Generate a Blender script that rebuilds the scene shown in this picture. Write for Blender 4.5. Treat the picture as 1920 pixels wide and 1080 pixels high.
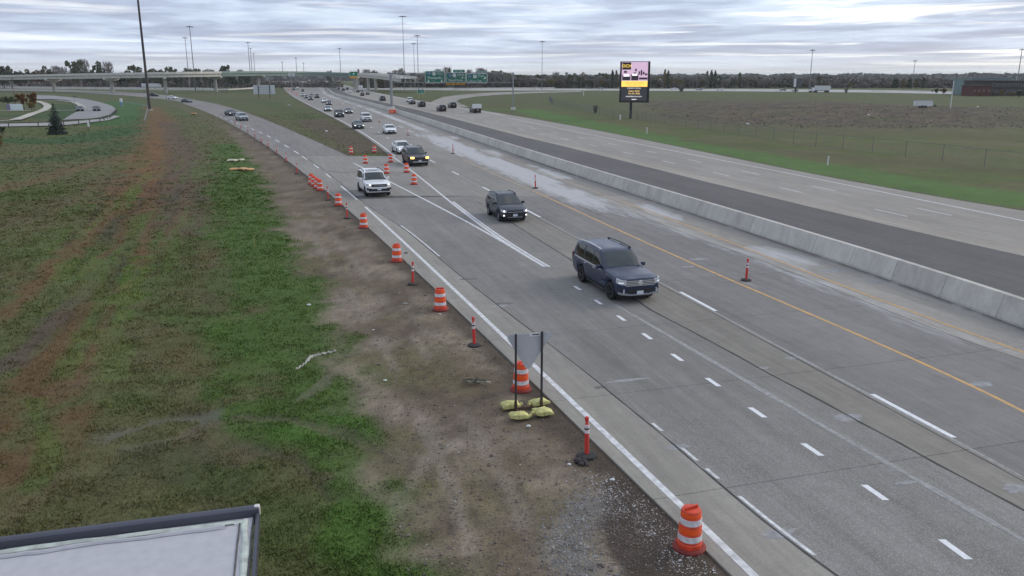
import bpy, bmesh, math, random
import numpy as np
from mathutils import Vector, Matrix
random.seed(7)
rng = np.random.default_rng(11)
for _o in list(bpy.data.objects): bpy.data.objects.remove(_o, do_unlink=True)
scene = bpy.context.scene
col = scene.collection
R = math.radians

# ------------------------------------------------------------------ camera, sky, sun, exposure
CAM_H, FPX, YH = 8.9, 1530.0, 145.0
PITCH = math.atan((540.0 - YH) / FPX)
cam_data = bpy.data.cameras.new('camera')
cam = bpy.data.objects.new('camera', cam_data); col.objects.link(cam)
cam.location = (0, 0, CAM_H); cam.rotation_euler = (math.pi/2 - PITCH, 0, 0)
cam_data.sensor_width = 36.0; cam_data.lens = 36.0 * FPX / 1920.0
cam_data.clip_start = 0.1; cam_data.clip_end = 30000
scene.camera = cam

SUN_EL, SUN_AZ = R(30), R(62)           # azimuth measured from +Y towards +X
world = bpy.data.worlds.new('World'); scene.world = world; world.use_nodes = True
wn, wl = world.node_tree.nodes, world.node_tree.links
wn.clear()
def wnode(t, **k):
    n = wn.new(t)
    for a, v in k.items(): setattr(n, a, v)
    return n
def wmath(op, a, b=None, c=None, clamp=False):
    n = wnode('ShaderNodeMath', operation=op, use_clamp=clamp)
    for i, v in enumerate((a, b, c)):
        if v is None: continue
        if isinstance(v, (int, float)): n.inputs[i].default_value = v
        else: wl.new(v, n.inputs[i])
    return n.outputs[0]
def wramp(fac, stops, interp='LINEAR'):
    n = wnode('ShaderNodeValToRGB'); cr = n.color_ramp; cr.interpolation = interp
    while len(cr.elements) < len(stops): cr.elements.new(0.5)
    for e, (p, c) in zip(cr.elements, stops): e.position = p; e.color = (*c, 1) if len(c) == 3 else c
    wl.new(fac, n.inputs[0]); return n.outputs[0]
def wmix(f, a, b):
    n = wnode('ShaderNodeMix', data_type='RGBA')
    if isinstance(f, (int, float)): n.inputs[0].default_value = f
    else: wl.new(f, n.inputs[0])
    for i, v in ((6, a), (7, b)):
        if isinstance(v, tuple): n.inputs[i].default_value = (*v, 1)
        else: wl.new(v, n.inputs[i])
    return n.outputs[2]
def wnoise(vec, scale, detail, rough=0.55, dist=0.0):
    n = wnode('ShaderNodeTexNoise'); n.inputs['Scale'].default_value = scale
    n.inputs['Detail'].default_value = detail; n.inputs['Roughness'].default_value = rough
    n.inputs['Distortion'].default_value = dist
    wl.new(vec, n.inputs['Vector']); return n.outputs['Fac']
tc = wnode('ShaderNodeTexCoord')
sep = wnode('ShaderNodeSeparateXYZ'); wl.new(tc.outputs['Generated'], sep.inputs[0])
zc = wmath('MAXIMUM', sep.outputs[2], 0.004)
zz = wmath('ADD', zc, 0.012)
hyp = wmath('SQRT', wmath('ADD', wmath('MULTIPLY', sep.outputs[0], sep.outputs[0]), wmath('MULTIPLY', sep.outputs[1], sep.outputs[1])))
hyp = wmath('MAXIMUM', hyp, 0.001)
lz = wmath('LOGARITHM', wmath('ADD', zc, 0.018), 2.718)
def cloud_ring(k, kz, oz):
    """cloud deck seen edge-on: bands long in bearing, thinning towards the horizon"""
    c = wnode('ShaderNodeCombineXYZ')
    wl.new(wmath('MULTIPLY', wmath('DIVIDE', sep.outputs[0], hyp), k), c.inputs[0]); wl.new(wmath('MULTIPLY', wmath('DIVIDE', sep.outputs[1], hyp), k), c.inputs[1])
    wl.new(wmath('MULTIPLY_ADD', lz, kz, oz), c.inputs[2]); return c.outputs[0]
big = wnoise(cloud_ring(3.4, 3.0, 1.3), 1.0, 6.0, 0.55, 0.4)
mid = wnoise(cloud_ring(10.0, 8.5, 4.2), 1.0, 6.0, 0.58, 0.5)
brk = wnoise(cloud_ring(4.2, 5.6, 9.1), 1.0, 6.0, 0.60, 0.5)
dens = wmath('ADD', wmath('MULTIPLY', big, 0.60), wmath('MULTIPLY', mid, 0.40))
sund = wnode('ShaderNodeVectorMath', operation='DOT_PRODUCT')
wl.new(tc.outputs['Generated'], sund.inputs[0])
sund.inputs[1].default_value = (math.sin(SUN_AZ)*math.cos(SUN_EL), math.cos(SUN_AZ)*math.cos(SUN_EL), math.sin(SUN_EL))
glow = wmath('MULTIPLY_ADD', sund.outputs['Value'], 1.5, -0.70, clamp=True)
cloud_c = wramp(dens, [(0.38, (0.62, 0.70, 0.83)), (0.465, (0.48, 0.56, 0.71)), (0.53, (0.37, 0.425, 0.565)), (0.65, (0.28, 0.315, 0.43))])
bmask = wramp(wmath('MULTIPLY_ADD', glow, 0.10, brk), [(0.53, (0, 0, 0)), (0.64, (1, 1, 1))])
bsep = wnode('ShaderNodeSeparateColor'); wl.new(bmask, bsep.inputs[0])
bfac = wmath('MULTIPLY', bsep.outputs[0], wmath('MULTIPLY_ADD', glow, 0.75, 0.30), clamp=True)
cloud_c = wmix(bfac, cloud_c, (1.25, 1.23, 1.17))
hz = wmath('SUBTRACT', 1.0, wmath('DIVIDE', zc, 0.040), clamp=True)
cloud_c = wmix(wmath('MULTIPLY', wmath('POWER', hz, 1.6), 0.70), cloud_c, (0.72, 0.745, 0.735))
sky = wnode('ShaderNodeTexSky', sky_type='NISHITA'); sky.sun_disc = False
sky.sun_elevation = SUN_EL; sky.sun_rotation = SUN_AZ
bg_sky = wnode('ShaderNodeBackground'); bg_sky.inputs[1].default_value = 0.08; wl.new(sky.outputs[0], bg_sky.inputs[0])
bg_cl = wnode('ShaderNodeBackground'); bg_cl.inputs[1].default_value = 0.95; wl.new(cloud_c, bg_cl.inputs[0])
msh = wnode('ShaderNodeMixShader'); msh.inputs[0].default_value = 0.90
wl.new(bg_sky.outputs[0], msh.inputs[1]); wl.new(bg_cl.outputs[0], msh.inputs[2])
wo = wnode('ShaderNodeOutputWorld'); wl.new(msh.outputs[0], wo.inputs[0])

sun_data = bpy.data.lights.new('sun', 'SUN'); sun_data.energy = 0.75; sun_data.angle = R(24); sun_data.color = (1.0, 0.93, 0.83)
sun = bpy.data.objects.new('sun', sun_data); col.objects.link(sun)
sun.rotation_euler = Vector((-math.sin(SUN_AZ)*math.cos(SUN_EL), -math.cos(SUN_AZ)*math.cos(SUN_EL), -math.sin(SUN_EL))).to_track_quat('-Z', 'Y').to_euler()
sun.location = (60, 30, 60)
scene.view_settings.view_transform = 'Standard'; scene.view_settings.look = 'None'
scene.view_settings.gamma = 1.0; scene.view_settings.exposure = 0.54
scene.view_settings.use_curve_mapping = False
# ------------------------------------------------------------------ surveying helpers
def G(px, py, z=0.0):
    """where the sight line of a surveyed image point meets the height z"""
    x = (px - 960.0) / FPX; y = (540.0 - py) / FPX
    d = (x, math.cos(PITCH) + y*math.sin(PITCH), -math.sin(PITCH) + y*math.cos(PITCH))
    t = (z - CAM_H) / d[2]
    return (d[0]*t, d[1]*t)
def at_depth(px, py, Y):
    x = (px - 960.0) / FPX; y = (540.0 - py) / FPX
    d = (x, math.cos(PITCH) + y*math.sin(PITCH), -math.sin(PITCH) + y*math.cos(PITCH))
    t = Y / d[1]
    return Vector((d[0]*t, Y, CAM_H + d[2]*t))

# ------------------------------------------------------------------ noise on arrays
def _hash(ix, iy, seed):
    n = (ix.astype(np.int64)*374761393 + iy.astype(np.int64)*668265263 + seed*1442695041) & 0x7fffffff
    n = ((n ^ (n >> 13)) * 1274126177) & 0x7fffffff
    return ((n ^ (n >> 16)) & 0xffff) / 65535.0
def vnoise(x, y, scale, seed=0, octaves=4):
    x = np.asarray(x, float)*scale; y = np.asarray(y, float)*scale
    out = np.zeros_like(x); amp = 1.0; tot = 0.0
    for o in range(octaves):
        ix = np.floor(x); iy = np.floor(y); fx = x-ix; fy = y-iy
        fx = fx*fx*(3-2*fx); fy = fy*fy*(3-2*fy)
        a = _hash(ix, iy, seed+o); b = _hash(ix+1, iy, seed+o); c = _hash(ix, iy+1, seed+o); d = _hash(ix+1, iy+1, seed+o)
        out += amp*((a*(1-fx)+b*fx)*(1-fy) + (c*(1-fx)+d*fx)*fy)
        tot += amp; amp *= 0.5; x = x*2.03+17.1; y = y*2.03+5.3
    return out/tot
def sstep(a, b, x):
    t = np.clip((np.asarray(x, float)-a)/(b-a), 0, 1); return t*t*(3-2*t)

# ------------------------------------------------------------------ materials
def new_mat(name):
    m = bpy.data.materials.new(name); m.use_nodes = True
    nt = m.node_tree; return m, nt, nt.nodes, nt.links, nt.nodes['Principled BSDF']
_mc = {}
def mat(name, color, rough=0.6, metal=0.0, var=0.12, scale=3.0, bump=0.0, bscale=40.0, coat=0.0, emit=None, estr=0.0, spec=0.5, dirt=None):
    """procedural material: base colour broken up by noise in object space, optional fine relief"""
    if name in _mc: return _mc[name]
    m, nt, n, l, b = new_mat(name); _mc[name] = m
    b.inputs['Roughness'].default_value = rough; b.inputs['Metallic'].default_value = metal
    b.inputs['Specular IOR Level'].default_value = spec
    if coat: b.inputs['Coat Weight'].default_value = coat; b.inputs['Coat Roughness'].default_value = 0.05
    tcn = n.new('ShaderNodeTexCoord')
    nz = n.new('ShaderNodeTexNoise'); nz.inputs['Scale'].default_value = scale; nz.inputs['Detail'].default_value = 5
    l.new(tcn.outputs['Object'], nz.inputs['Vector'])
    cr = n.new('ShaderNodeValToRGB'); cr.color_ramp.elements[0].position = 0.3; cr.color_ramp.elements[1].position = 0.7
    lo = tuple(max(0, c*(1-var)) for c in color); hi = tuple(min(1, c*(1+var)) for c in color)
    if dirt: lo = dirt
    cr.color_ramp.elements[0].color = (*lo, 1); cr.color_ramp.elements[1].color = (*hi, 1)
    l.new(nz.outputs['Fac'], cr.inputs[0]); l.new(cr.outputs[0], b.inputs['Base Color'])
    if bump:
        bn = n.new('ShaderNodeTexNoise'); bn.inputs['Scale'].default_value = bscale; bn.inputs['Detail'].default_value = 4
        l.new(tcn.outputs['Object'], bn.inputs['Vector'])
        bp = n.new('ShaderNodeBump'); bp.inputs['Strength'].default_value = bump; bp.inputs['Distance'].default_value = 0.02
        l.new(bn.outputs['Fac'], bp.inputs['Height']); l.new(bp.outputs[0], b.inputs['Normal'])
    if emit:
        b.inputs['Emission Color'].default_value = (*emit, 1); b.inputs['Emission Strength'].default_value = estr
    return m
def attr_mat(name, rough, noises, bump=0.0, bscale=60.0, bdist=0.02, speck=None, road=False):
    """base colour from the mesh's own 'Col' (kind of ground or paving), broken up by noise layers (scale, amount)"""
    m, nt, n, l, b = new_mat(name); b.inputs['Roughness'].default_value = rough
    b.inputs['Specular IOR Level'].default_value = 0.25
    at = n.new('ShaderNodeAttribute'); at.attribute_name = 'Col'
    geo = n.new('ShaderNodeNewGeometry'); c = at.outputs['Color']
    for sc, amt, det in noises:
        nz = n.new('ShaderNodeTexNoise'); nz.inputs['Scale'].default_value = sc; nz.inputs['Detail'].default_value = det
        nz.inputs['Roughness'].default_value = 0.65
        l.new(geo.outputs['Position'], nz.inputs['Vector'])
        mr = n.new('ShaderNodeMapRange'); mr.inputs['From Min'].default_value = 0.3; mr.inputs['From Max'].default_value = 0.7
        mr.inputs['To Min'].default_value = 1-amt; mr.inputs['To Max'].default_value = 1+amt
        l.new(nz.outputs['Fac'], mr.inputs['Value'])
        mx = n.new('ShaderNodeVectorMath'); mx.operation = 'SCALE'
        l.new(c, mx.inputs[0]); l.new(mr.outputs[0], mx.inputs['Scale']); c = mx.outputs[0]
    if speck:
        sc, thr, cc = speck
        vo = n.new('ShaderNodeTexVoronoi'); vo.inputs['Scale'].default_value = sc; l.new(geo.outputs['Position'], vo.inputs['Vector'])
        cr = n.new('ShaderNodeValToRGB'); cr.color_ramp.elements[0].position = thr*0.6; cr.color_ramp.elements[1].position = thr
        cr.color_ramp.elements[0].color = (1, 1, 1, 1); cr.color_ramp.elements[1].color = (0, 0, 0, 1)
        l.new(vo.outputs['Distance'], cr.inputs[0])
        ag = n.new('ShaderNodeAttribute'); ag.attribute_name = 'Agg'
        mm = n.new('ShaderNodeMath'); mm.operation = 'MULTIPLY'; l.new(cr.outputs[0], mm.inputs[0]); l.new(ag.outputs['Fac'], mm.inputs[1])
        mx = n.new('ShaderNodeMix'); mx.data_type = 'RGBA'; l.new(mm.outputs[0], mx.inputs[0]); l.new(c, mx.inputs[6]); mx.inputs[7].default_value = (*cc, 1)
        c = mx.outputs[2]
    if road:                                   # lengthwise wear, and chalk dust caught in streaks
        def streak(scale, mp, det, rough):
            mpn = n.new('ShaderNodeMapping'); mpn.vector_type = 'TEXTURE'; mpn.inputs['Rotation'].default_value = (0, 0, R(16.5)); mpn.inputs['Scale'].default_value = mp; l.new(geo.outputs['Position'], mpn.inputs['Vector'])
            nz = n.new('ShaderNodeTexNoise'); nz.inputs['Scale'].default_value = scale; nz.inputs['Detail'].default_value = det; nz.inputs['Roughness'].default_value = rough; l.new(mpn.outputs[0], nz.inputs['Vector']); return nz.outputs['Fac']
        for sc, mp, amt in ((2.6, (1, 26, 1), .10), (9.0, (1, 18, 1), .08), (.45, (1, 7, 1), .08)):
            mr = n.new('ShaderNodeMapRange'); mr.inputs['From Min'].default_value = .3; mr.inputs['From Max'].default_value = .7; mr.inputs['To Min'].default_value = 1-amt; mr.inputs['To Max'].default_value = 1+amt
            l.new(streak(sc, mp, 5, .6), mr.inputs['Value']); mx = n.new('ShaderNodeVectorMath'); mx.operation = 'SCALE'; l.new(c, mx.inputs[0]); l.new(mr.outputs[0], mx.inputs['Scale']); c = mx.outputs[0]
        ad = n.new('ShaderNodeAttribute'); ad.attribute_name = 'Dust'
        s1 = n.new('ShaderNodeMath'); s1.operation = 'MULTIPLY_ADD'; l.new(streak(2.2, (1, 7, 1), 8, .68), s1.inputs[0]); s1.inputs[1].default_value = 1.5; l.new(ad.outputs['Fac'], s1.inputs[2])
        s2 = n.new('ShaderNodeMapRange'); s2.inputs['From Min'].default_value = 1.02; s2.inputs['From Max'].default_value = 1.48; s2.inputs['To Max'].default_value = .85; l.new(s1.outputs[0], s2.inputs['Value'])
        s3 = n.new('ShaderNodeMath'); s3.operation = 'MULTIPLY'; s3.use_clamp = True; l.new(s2.outputs[0], s3.inputs[0])
        s4 = n.new('ShaderNodeMath'); s4.operation = 'MULTIPLY'; s4.use_clamp = True; l.new(ad.outputs['Fac'], s4.inputs[0]); s4.inputs[1].default_value = 6.0; l.new(s4.outputs[0], s3.inputs[1])
        mx = n.new('ShaderNodeMix'); mx.data_type = 'RGBA'; l.new(s3.outputs[0], mx.inputs[0]); l.new(c, mx.inputs[6]); mx.inputs[7].default_value = (.50, .50, .50, 1); c = mx.outputs[2]
    l.new(c, b.inputs['Base Color'])
    if bump:
        bn = n.new('ShaderNodeTexNoise'); bn.inputs['Scale'].default_value = bscale; bn.inputs['Detail'].default_value = 5
        l.new(geo.outputs['Position'], bn.inputs['Vector'])
        bp = n.new('ShaderNodeBump'); bp.inputs['Strength'].default_value = bump; bp.inputs['Distance'].default_value = bdist
        l.new(bn.outputs['Fac'], bp.inputs['Height']); l.new(bp.outputs[0], b.inputs['Normal'])
    return m

# ------------------------------------------------------------------ object helpers
def tag(o, label=None, cat=None, group=None, kind=None):
    if label: o['label'] = label
    if cat: o['category'] = cat
    if group: o['group'] = group
    if kind: o['kind'] = kind
    return o
def thing(name, label, cat, loc=(0, 0, 0), rz=0.0, group=None):
    o = bpy.data.objects.new(name, None); o.empty_display_size = 0.3; col.objects.link(o)
    o.location = loc; o.rotation_euler = (0, 0, rz)
    return tag(o, label, cat, group)
def link_mesh(name, me, parent=None):
    o = bpy.data.objects.new(name, me); col.objects.link(o)
    if parent is not None: o.parent = parent
    return o
def mesh_np(name, V, F, m=None, parent=None, smooth=False, attrs=None):
    me = bpy.data.meshes.new(name)
    V = np.asarray(V, np.float32)
    if isinstance(F, np.ndarray):
        k = F.shape[1]; nf = F.shape[0]
        me.vertices.add(len(V)); me.vertices.foreach_set('co', V.ravel())
        me.loops.add(nf*k); me.loops.foreach_set('vertex_index', F.astype(np.int32).ravel())
        me.polygons.add(nf); me.polygons.foreach_set('loop_start', np.arange(0, nf*k, k, dtype=np.int32))
        me.update(calc_edges=True)
    else:
        me.from_pydata([tuple(v) for v in V], [], F); me.update()
    me.polygons.foreach_set('use_smooth', [bool(smooth)]*len(me.polygons))
    for an, arr in (attrs or {}).items():
        arr = np.asarray(arr, np.float32)
        if arr.ndim == 2:
            a = me.color_attributes.new(an, 'FLOAT_COLOR', 'POINT')
            if arr.shape[1] == 3: arr = np.hstack([arr, np.ones((len(arr), 1), np.float32)])
            a.data.foreach_set('color', arr.ravel())
        else:
            a = me.attributes.new(an, 'FLOAT', 'POINT'); a.data.foreach_set('value', arr)
    if m: me.materials.append(m)
    return link_mesh(name, me, parent)
class MB:
    """collects simple solids and links them as ONE mesh"""
    def __init__(s): s.bm = bmesh.new()
    def box(s, c, size, rz=0.0, bevel=0.0, rot=None):
        M = Matrix.Translation(c) @ (rot.to_4x4() if rot else Matrix.Rotation(rz, 4, 'Z')) @ Matrix.Diagonal((*size, 1))
        r = bmesh.ops.create_cube(s.bm, size=1.0, matrix=M)
        if bevel:
            es = list({e for v in r['verts'] for e in v.link_edges})
            bmesh.ops.bevel(s.bm, geom=es, offset=bevel, segments=2, affect='EDGES', profile=0.6)
        return s
    def bar(s, a, b, w, h=None, up=(0, 0, 1)):
        a, b = Vector(a), Vector(b); d = b-a; L = d.length
        q = d.to_track_quat('Y', 'Z') if abs(d.normalized().z) < 0.95 else d.to_track_quat('Y', 'X')
        return s.box((a+b)/2, (w, L, h or w), rot=q.to_matrix())
    def tube(s, a, b, r1, r2=None, n=10, cap=True):
        a, b = Vector(a), Vector(b); d = b-a; r2 = r1 if r2 is None else r2
        M = Matrix.Translation((a+b)/2) @ d.to_track_quat('Z', 'Y').to_matrix().to_4x4()
        bmesh.ops.create_cone(s.bm, cap_ends=cap, segments=n, radius1=r1, radius2=max(r2, 1e-4), depth=d.length, matrix=M)
        return s
    def lathe(s, prof, c=(0, 0, 0), n=20, axis='Z', cap=True):
        rings = []
        for r, z in prof:
            ring = []
            for i in range(n):
                t = 2*math.pi*i/n
                p = (r*math.cos(t), r*math.sin(t), z)
                if axis == 'Y': p = (p[0], p[2], p[1])
                if axis == 'X': p = (p[2], p[0], p[1])
                ring.append(s.bm.verts.new((p[0]+c[0], p[1]+c[1], p[2]+c[2])))
            rings.append(ring)
        for k in range(len(rings)-1):
            for i in range(n):
                s.bm.faces.new((rings[k][i], rings[k][(i+1) % n], rings[k+1][(i+1) % n], rings[k+1][i]))
        if cap:
            s.bm.faces.new(rings[-1]); s.bm.faces.new(list(reversed(rings[0])))
        return s
    def prism(s, pts, z0, z1):
        lo = [s.bm.verts.new((x, y, z0)) for x, y in pts]; hi = [s.bm.verts.new((x, y, z1)) for x, y in pts]
        n = len(pts)
        s.bm.faces.new(hi); s.bm.faces.new(list(reversed(lo)))
        for i in range(n): s.bm.faces.new((lo[i], lo[(i+1) % n], hi[(i+1) % n], hi[i]))
        return s
    def sweep(s, path, section, closed_section=True):
        """section: list of (side, up); path: list of 3D points"""
        rings = []; n = len(path)
        for i, p in enumerate(path):
            p = Vector(p); d = (Vector(path[min(i+1, n-1)]) - Vector(path[max(i-1, 0)])); d.z = 0; d.normalize()
            sd = Vector((d.y, -d.x, 0))
            rings.append([s.bm.verts.new(p + sd*a + Vector((0, 0, b))) for a, b in section])
        m = len(section)
        for k in range(n-1):
            for i in range(m if closed_section else m-1):
                s.bm.faces.new((rings[k][i], rings[k][(i+1) % m], rings[k+1][(i+1) % m], rings[k+1][i]))
        if closed_section:
            s.bm.faces.new(list(reversed(rings[0]))); s.bm.faces.new(rings[-1])
        return s
    def mesh(s, name, m=None, smooth=0.0):
        bmesh.ops.recalc_face_normals(s.bm, faces=s.bm.faces)
        me = bpy.data.meshes.new(name); s.bm.to_mesh(me); s.bm.free()
        if m: me.materials.append(m)
        if smooth:
            me.polygons.foreach_set('use_smooth', [True]*len(me.polygons)); me.set_sharp_from_angle(angle=R(smooth))
        return me
    def build(s, name, m=None, parent=None, smooth=0.0): return link_mesh(name, s.mesh(name, m, smooth), parent)
_kids = {}
def copy_tree(o, parent=None):
    c = o.copy(); col.objects.link(c)
    if parent is not None: c.parent = parent
    for ch in list(o.children): copy_tree(ch, c)
    return c
def text_mesh(body, size, m, name='lettering', parent=None, loc=(0, 0, 0), rot=(math.pi/2, 0, 0), align='CENTER', sx=1.0, depth=0.004):
    cu = bpy.data.curves.new('legend', 'FONT'); cu.body = body; cu.size = size; cu.align_x = align; cu.align_y = 'CENTER'; cu.extrude = depth
    cu.resolution_u = 3
    to = bpy.data.objects.new('legend', cu); col.objects.link(to)
    bpy.context.view_layer.update()
    me = bpy.data.meshes.new_from_object(to.evaluated_get(bpy.context.evaluated_depsgraph_get()))
    bpy.data.objects.remove(to, do_unlink=True); bpy.data.curves.remove(cu)
    me.name = name; me.materials.clear(); me.materials.append(m)
    o = link_mesh(name, me, parent); o.location = loc; o.rotation_euler = rot; o.scale = (sx, 1, 1)
    return o
# ------------------------------------------------------------------ road lines: surveyed points -> smooth world curves x(y)
SURVEY = {
 'A': [(280,180),(333,190),(377,207),(420,227),(467,253),(500,273),(547,308),(582,332),(615,360),(643,385),(693,430),(732,463),(758,488),(786,516),(814,540),(840,566),(888,610.6),(923,642),(959,678),(995,712),(1016.5,737),(1060,778),(1091,807),(1135,847),(1172,881),(1229,941),(1268,977),(1323,1032),(1367,1076)],
 'B': [(447,232),(473,242),(507,257),(533,273),(567,292),(605,320),(622,333),(643,352),(667,373),(680,385),(715,415),(748,447),(785,480),(814,508),(851,541),(897,584),(944,628),(1125,808),(1167,844),(1219,894),(1273,943),(1315,980),(1365,1029),(1406,1076)],
 'C': [(720,403),(747,428),(785,453),(834,489),(868,517),(884,530),(921,565),(962,598.5),(997,619),(1026,643),(1065,677),(1103,706),(1149,737),(1180,761),(1226.5,800),(1271,839),(1364.6,922),(1450.5,993),(1495,1029),(1574,1080)],
 'D': [(1083,540),(1122,567),(1165,597),(1213,630),(1270,671),(1341,718),(1420,774),(1520,842),(1640,922),(1790,1030)],
 'E': [(1155.5,572),(1232.6,618),(1338.5,678),(1454,748),(1521,784),(1637,854),(1762,923.5),(1920,1012.6)],
 'F': [(1199,569.6),(1280.7,613),(1377,663.5),(1502,733),(1618,796),(1752.6,865.7),(1920,957)],
 'G': [(703,246),(722,255),(810,302.5),(852,325),(860,331),(902.5,351),(920,360),(990,396),(1015,407.5),(1089,452.5),(1275,546),(1367,601),(1492.6,671),(1637,743),(1762,808),(1920,897)],
 'H': [(935,331),(972.5,346),(1004,359),(1035,374),(1072.5,391),(1097.5,405),(1200,450),(1297,491),(1387,532),(1492,578),(1589,621),(1706,670),(1822,722),(1920,773)],
 'I': [(1200,390),(1309,429),(1418,473),(1519,514),(1639.5,559),(1776,606),(1920,662)],
 'J': [(619,172.6),(634,180),(663.7,189.6),(700,200),(753,215),(797.5,230.6),(857,251),(950.5,286),(1000,304.5),(1060,317.5),(1180,360),(1260,387.5),(1345,417.5),(1449,452),(1538,479),(1628,512),(1744.5,551),(1920,617)],
 'L': [(960,252.5),(1110,287.5),(1240,320),(1370,350),(1500,385),(1660,420),(1810,455),(1920,480)],
 'N': [(1089,267.5),(1154,282),(1234,299.5),(1331,321.5),(1365,329.5),(1466,352.5),(1505,361),(1647,394),(1703,406)],
 'O': [(1132,267),(1197,280),(1285,298),(1392,320.5),(1526.5,349),(1565,358),(1732,393),(1785,404)],
 'Pl': [(960,222.5),(1060,242.5),(1170,265),(1280,287.5),(1400,307.5),(1500,330),(1640,357.5),(1790,387.5),(1920,414)],
 'Q': [(668,164),(693,171),(727,177),(762,185),(860,198),(908,210),(960,217.5),(1085,235),(1210,262.5),(1335,290),(1460,312.5),(1585,337.5),(1710,360),(1820,380),(1920,395)],
 'W': [(1200,403),(1332,454),(1410,485),(1503,520),(1589,551),(1636,570.6),(1737,613),(1783,629),(1920,675.6)],
 'RE': [(527,159),(532,164),(542,175),(555,188.5),(587,199.5),(631.5,223),(665,245),(702,271),(727,287)],
 'RL': [(660,244),(702,270),(727,287),(737,295),(770,320),(783,330),(803,345),(827,363),(868,395),(960,465),(1020,498)],
 'SE': [(340,182),(377,188),(427,202),(477,215),(560,250),(602,272),(650,290)],
 'SL': [(637.5,292.5),(683,315),(735,342),(777,365),(820,388),(860,408),(960,460),(1000,490)],
}
class Curve:
    def __init__(s, pts=None, fn=None, lo=None, hi=None):
        if pts is not None:
            w = np.array([G(*p) for p in pts]); w = w[np.argsort(w[:, 1])]
            s.y0, s.y1 = w[0, 1], w[-1, 1]
            deg = 5 if len(w) >= 14 else 4 if len(w) >= 9 else 3 if len(w) >= 6 else 2
            s.c = np.polyfit(np.log(w[:, 1]), w[:, 0]/w[:, 1], deg)
            s.f = lambda y: np.polyval(s.c, np.log(y))*y
        else: s.f, s.y0, s.y1 = fn, lo, hi
        s.y0 = lo or s.y0; s.y1 = hi or s.y1
    def __call__(s, y):
        y = np.asarray(y, float); yc = np.clip(y, s.y0, s.y1); x = s.f(yc)
        s0 = (s.f(s.y0*1.12)-s.f(s.y0))/(s.y0*0.12); s1 = (s.f(s.y1)-s.f(s.y1*0.85))/(s.y1*0.15)
        return x + np.where(y < s.y0, (y-s.y0)*s0, 0) + np.where(y > s.y1, (y-s.y1)*s1, 0)
CV = {k: Curve(v) for k, v in SURVEY.items()}
def off(c, d): return Curve(fn=lambda y, c=c, d=d: c(y)+d, lo=4.0, hi=1000.0)
JB = CV['J']                                     # traffic side foot of the median barrier
BW = 0.80                                        # barrier width at its foot (measured across x)
JE = off(JB, BW)
def fmix(c, other_off, y_sw):                    # curve that follows a parallel line beyond its own survey
    base, d = other_off
    return Curve(fn=lambda y: np.where(np.asarray(y, float) < y_sw, c(np.minimum(y, y_sw)), base(y)+(c(y_sw)-base(y_sw))), lo=4.0, hi=1000.0)
FF = fmix(CV['F'], (CV['G'], 0), 31.0)
WW = fmix(CV['W'], (JB, 0), 52.0)
II = fmix(CV['I'], (JB, 0), 54.0)
GG = fmix(CV['G'], (JB, 0), 130.0)
HH = fmix(CV['H'], (JB, 0), 72.0)
LL = fmix(CV['L'], (JB, 0), 125.0)
PP = CV['Pl']; QQ = CV['Q']; AA = CV['A']

def grid_mesh(left, right, ys, nu):
    """strip between two curves; rows at ys"""
    ys = np.asarray(ys, float); xl, xr = left(ys), right(ys)
    u = np.linspace(0, 1, nu+1)
    X = xl[:, None] + (xr-xl)[:, None]*u; Y = np.repeat(ys[:, None], nu+1, 1)
    return X, Y
def grid_faces(nr, nc):
    i = np.arange(nr-1)[:, None]*nc + np.arange(nc-1)[None, :]
    i = i.ravel(); return np.stack([i, i+1, i+nc+1, i+nc], 1)
def lerp(a, b, t): return np.asarray(a)*(1-t)[:, None] + np.asarray(b)*t[:, None]

def road_colour(x, y, strip):
    """paving colour: plain concrete tones, traffic polish, chalky concrete dust and patching"""
    base = {'shoulder': (.300, .294, .278), 'ramp': (.232, .230, .230), 'middle': (.248, .242, .228), 'lane': (.226, .225, .229),
            'inner': (.330, .322, .310), 'plain': (.275, .271, .265), 'asphalt': (.130, .130, .137), 'edge': (.355, .340, .315), 'east': (.310, .302, .292)}[strip]
    n1 = vnoise(x*1.0, y*0.35, 0.35, 3, 4); n2 = vnoise(x, y, 1.1, 9, 4); n3 = vnoise(x, y, 0.06, 21, 3)
    c = np.asarray(base)[None, :]*np.array([.96, .915, .84])*(0.92 + 0.16*n1 + 0.16*(n2-0.5) + 0.14*(n3-0.5))[:, None]
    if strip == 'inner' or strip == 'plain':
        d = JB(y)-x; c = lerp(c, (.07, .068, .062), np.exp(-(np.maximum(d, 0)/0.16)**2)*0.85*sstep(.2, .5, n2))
    if strip in ('ramp', 'middle'):
        d = np.abs(x-(CV['C'](y)+1.3)); d2 = np.abs(x-(CV['C'](y)+3.1)); c *= (1-0.10*np.exp(-(np.minimum(d, d2)/.45)**2))[:, None]
    return c
def road_dust(x, y):
    env = np.exp(-((x-WW(y))/.95)**2)*(.45+.55*sstep(.35, .6, vnoise(x, y*.4, .25, 31, 3)))
    env = np.maximum(env, .8*np.exp(-((x-(HH(y)+.7))/.5)**2)*sstep(.50, .7, vnoise(x, y*.3, .3, 37, 3)))
    env = np.maximum(env, .75*np.exp(-((x-(WW(y)+JB(y))/2)/1.2)**2)*sstep(.50, .7, vnoise(x, y*.4, .3, 44, 3)))
    env = np.maximum(env, .85*np.exp(-((x-(WW(y)-1.2))/1.7)**2)*sstep(48, 62, y)*(1-sstep(120, 150, y)))
    return np.clip(env*(sstep(18, 32, y)*.75+.25)*(x < JB(y)), 0, 1)
agg_mat = attr_mat('concrete_paving', 0.9, [(14.0, .10, 6), (2.2, .07, 4), (70.0, .20, 3)], bump=0.25, bscale=90, bdist=0.01, speck=(26.0, .42, (.40, .385, .36)), road=True)
dark_joint = mat('joint_filler', (.105, .100, .094), 0.95, var=.35, scale=4)
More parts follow.
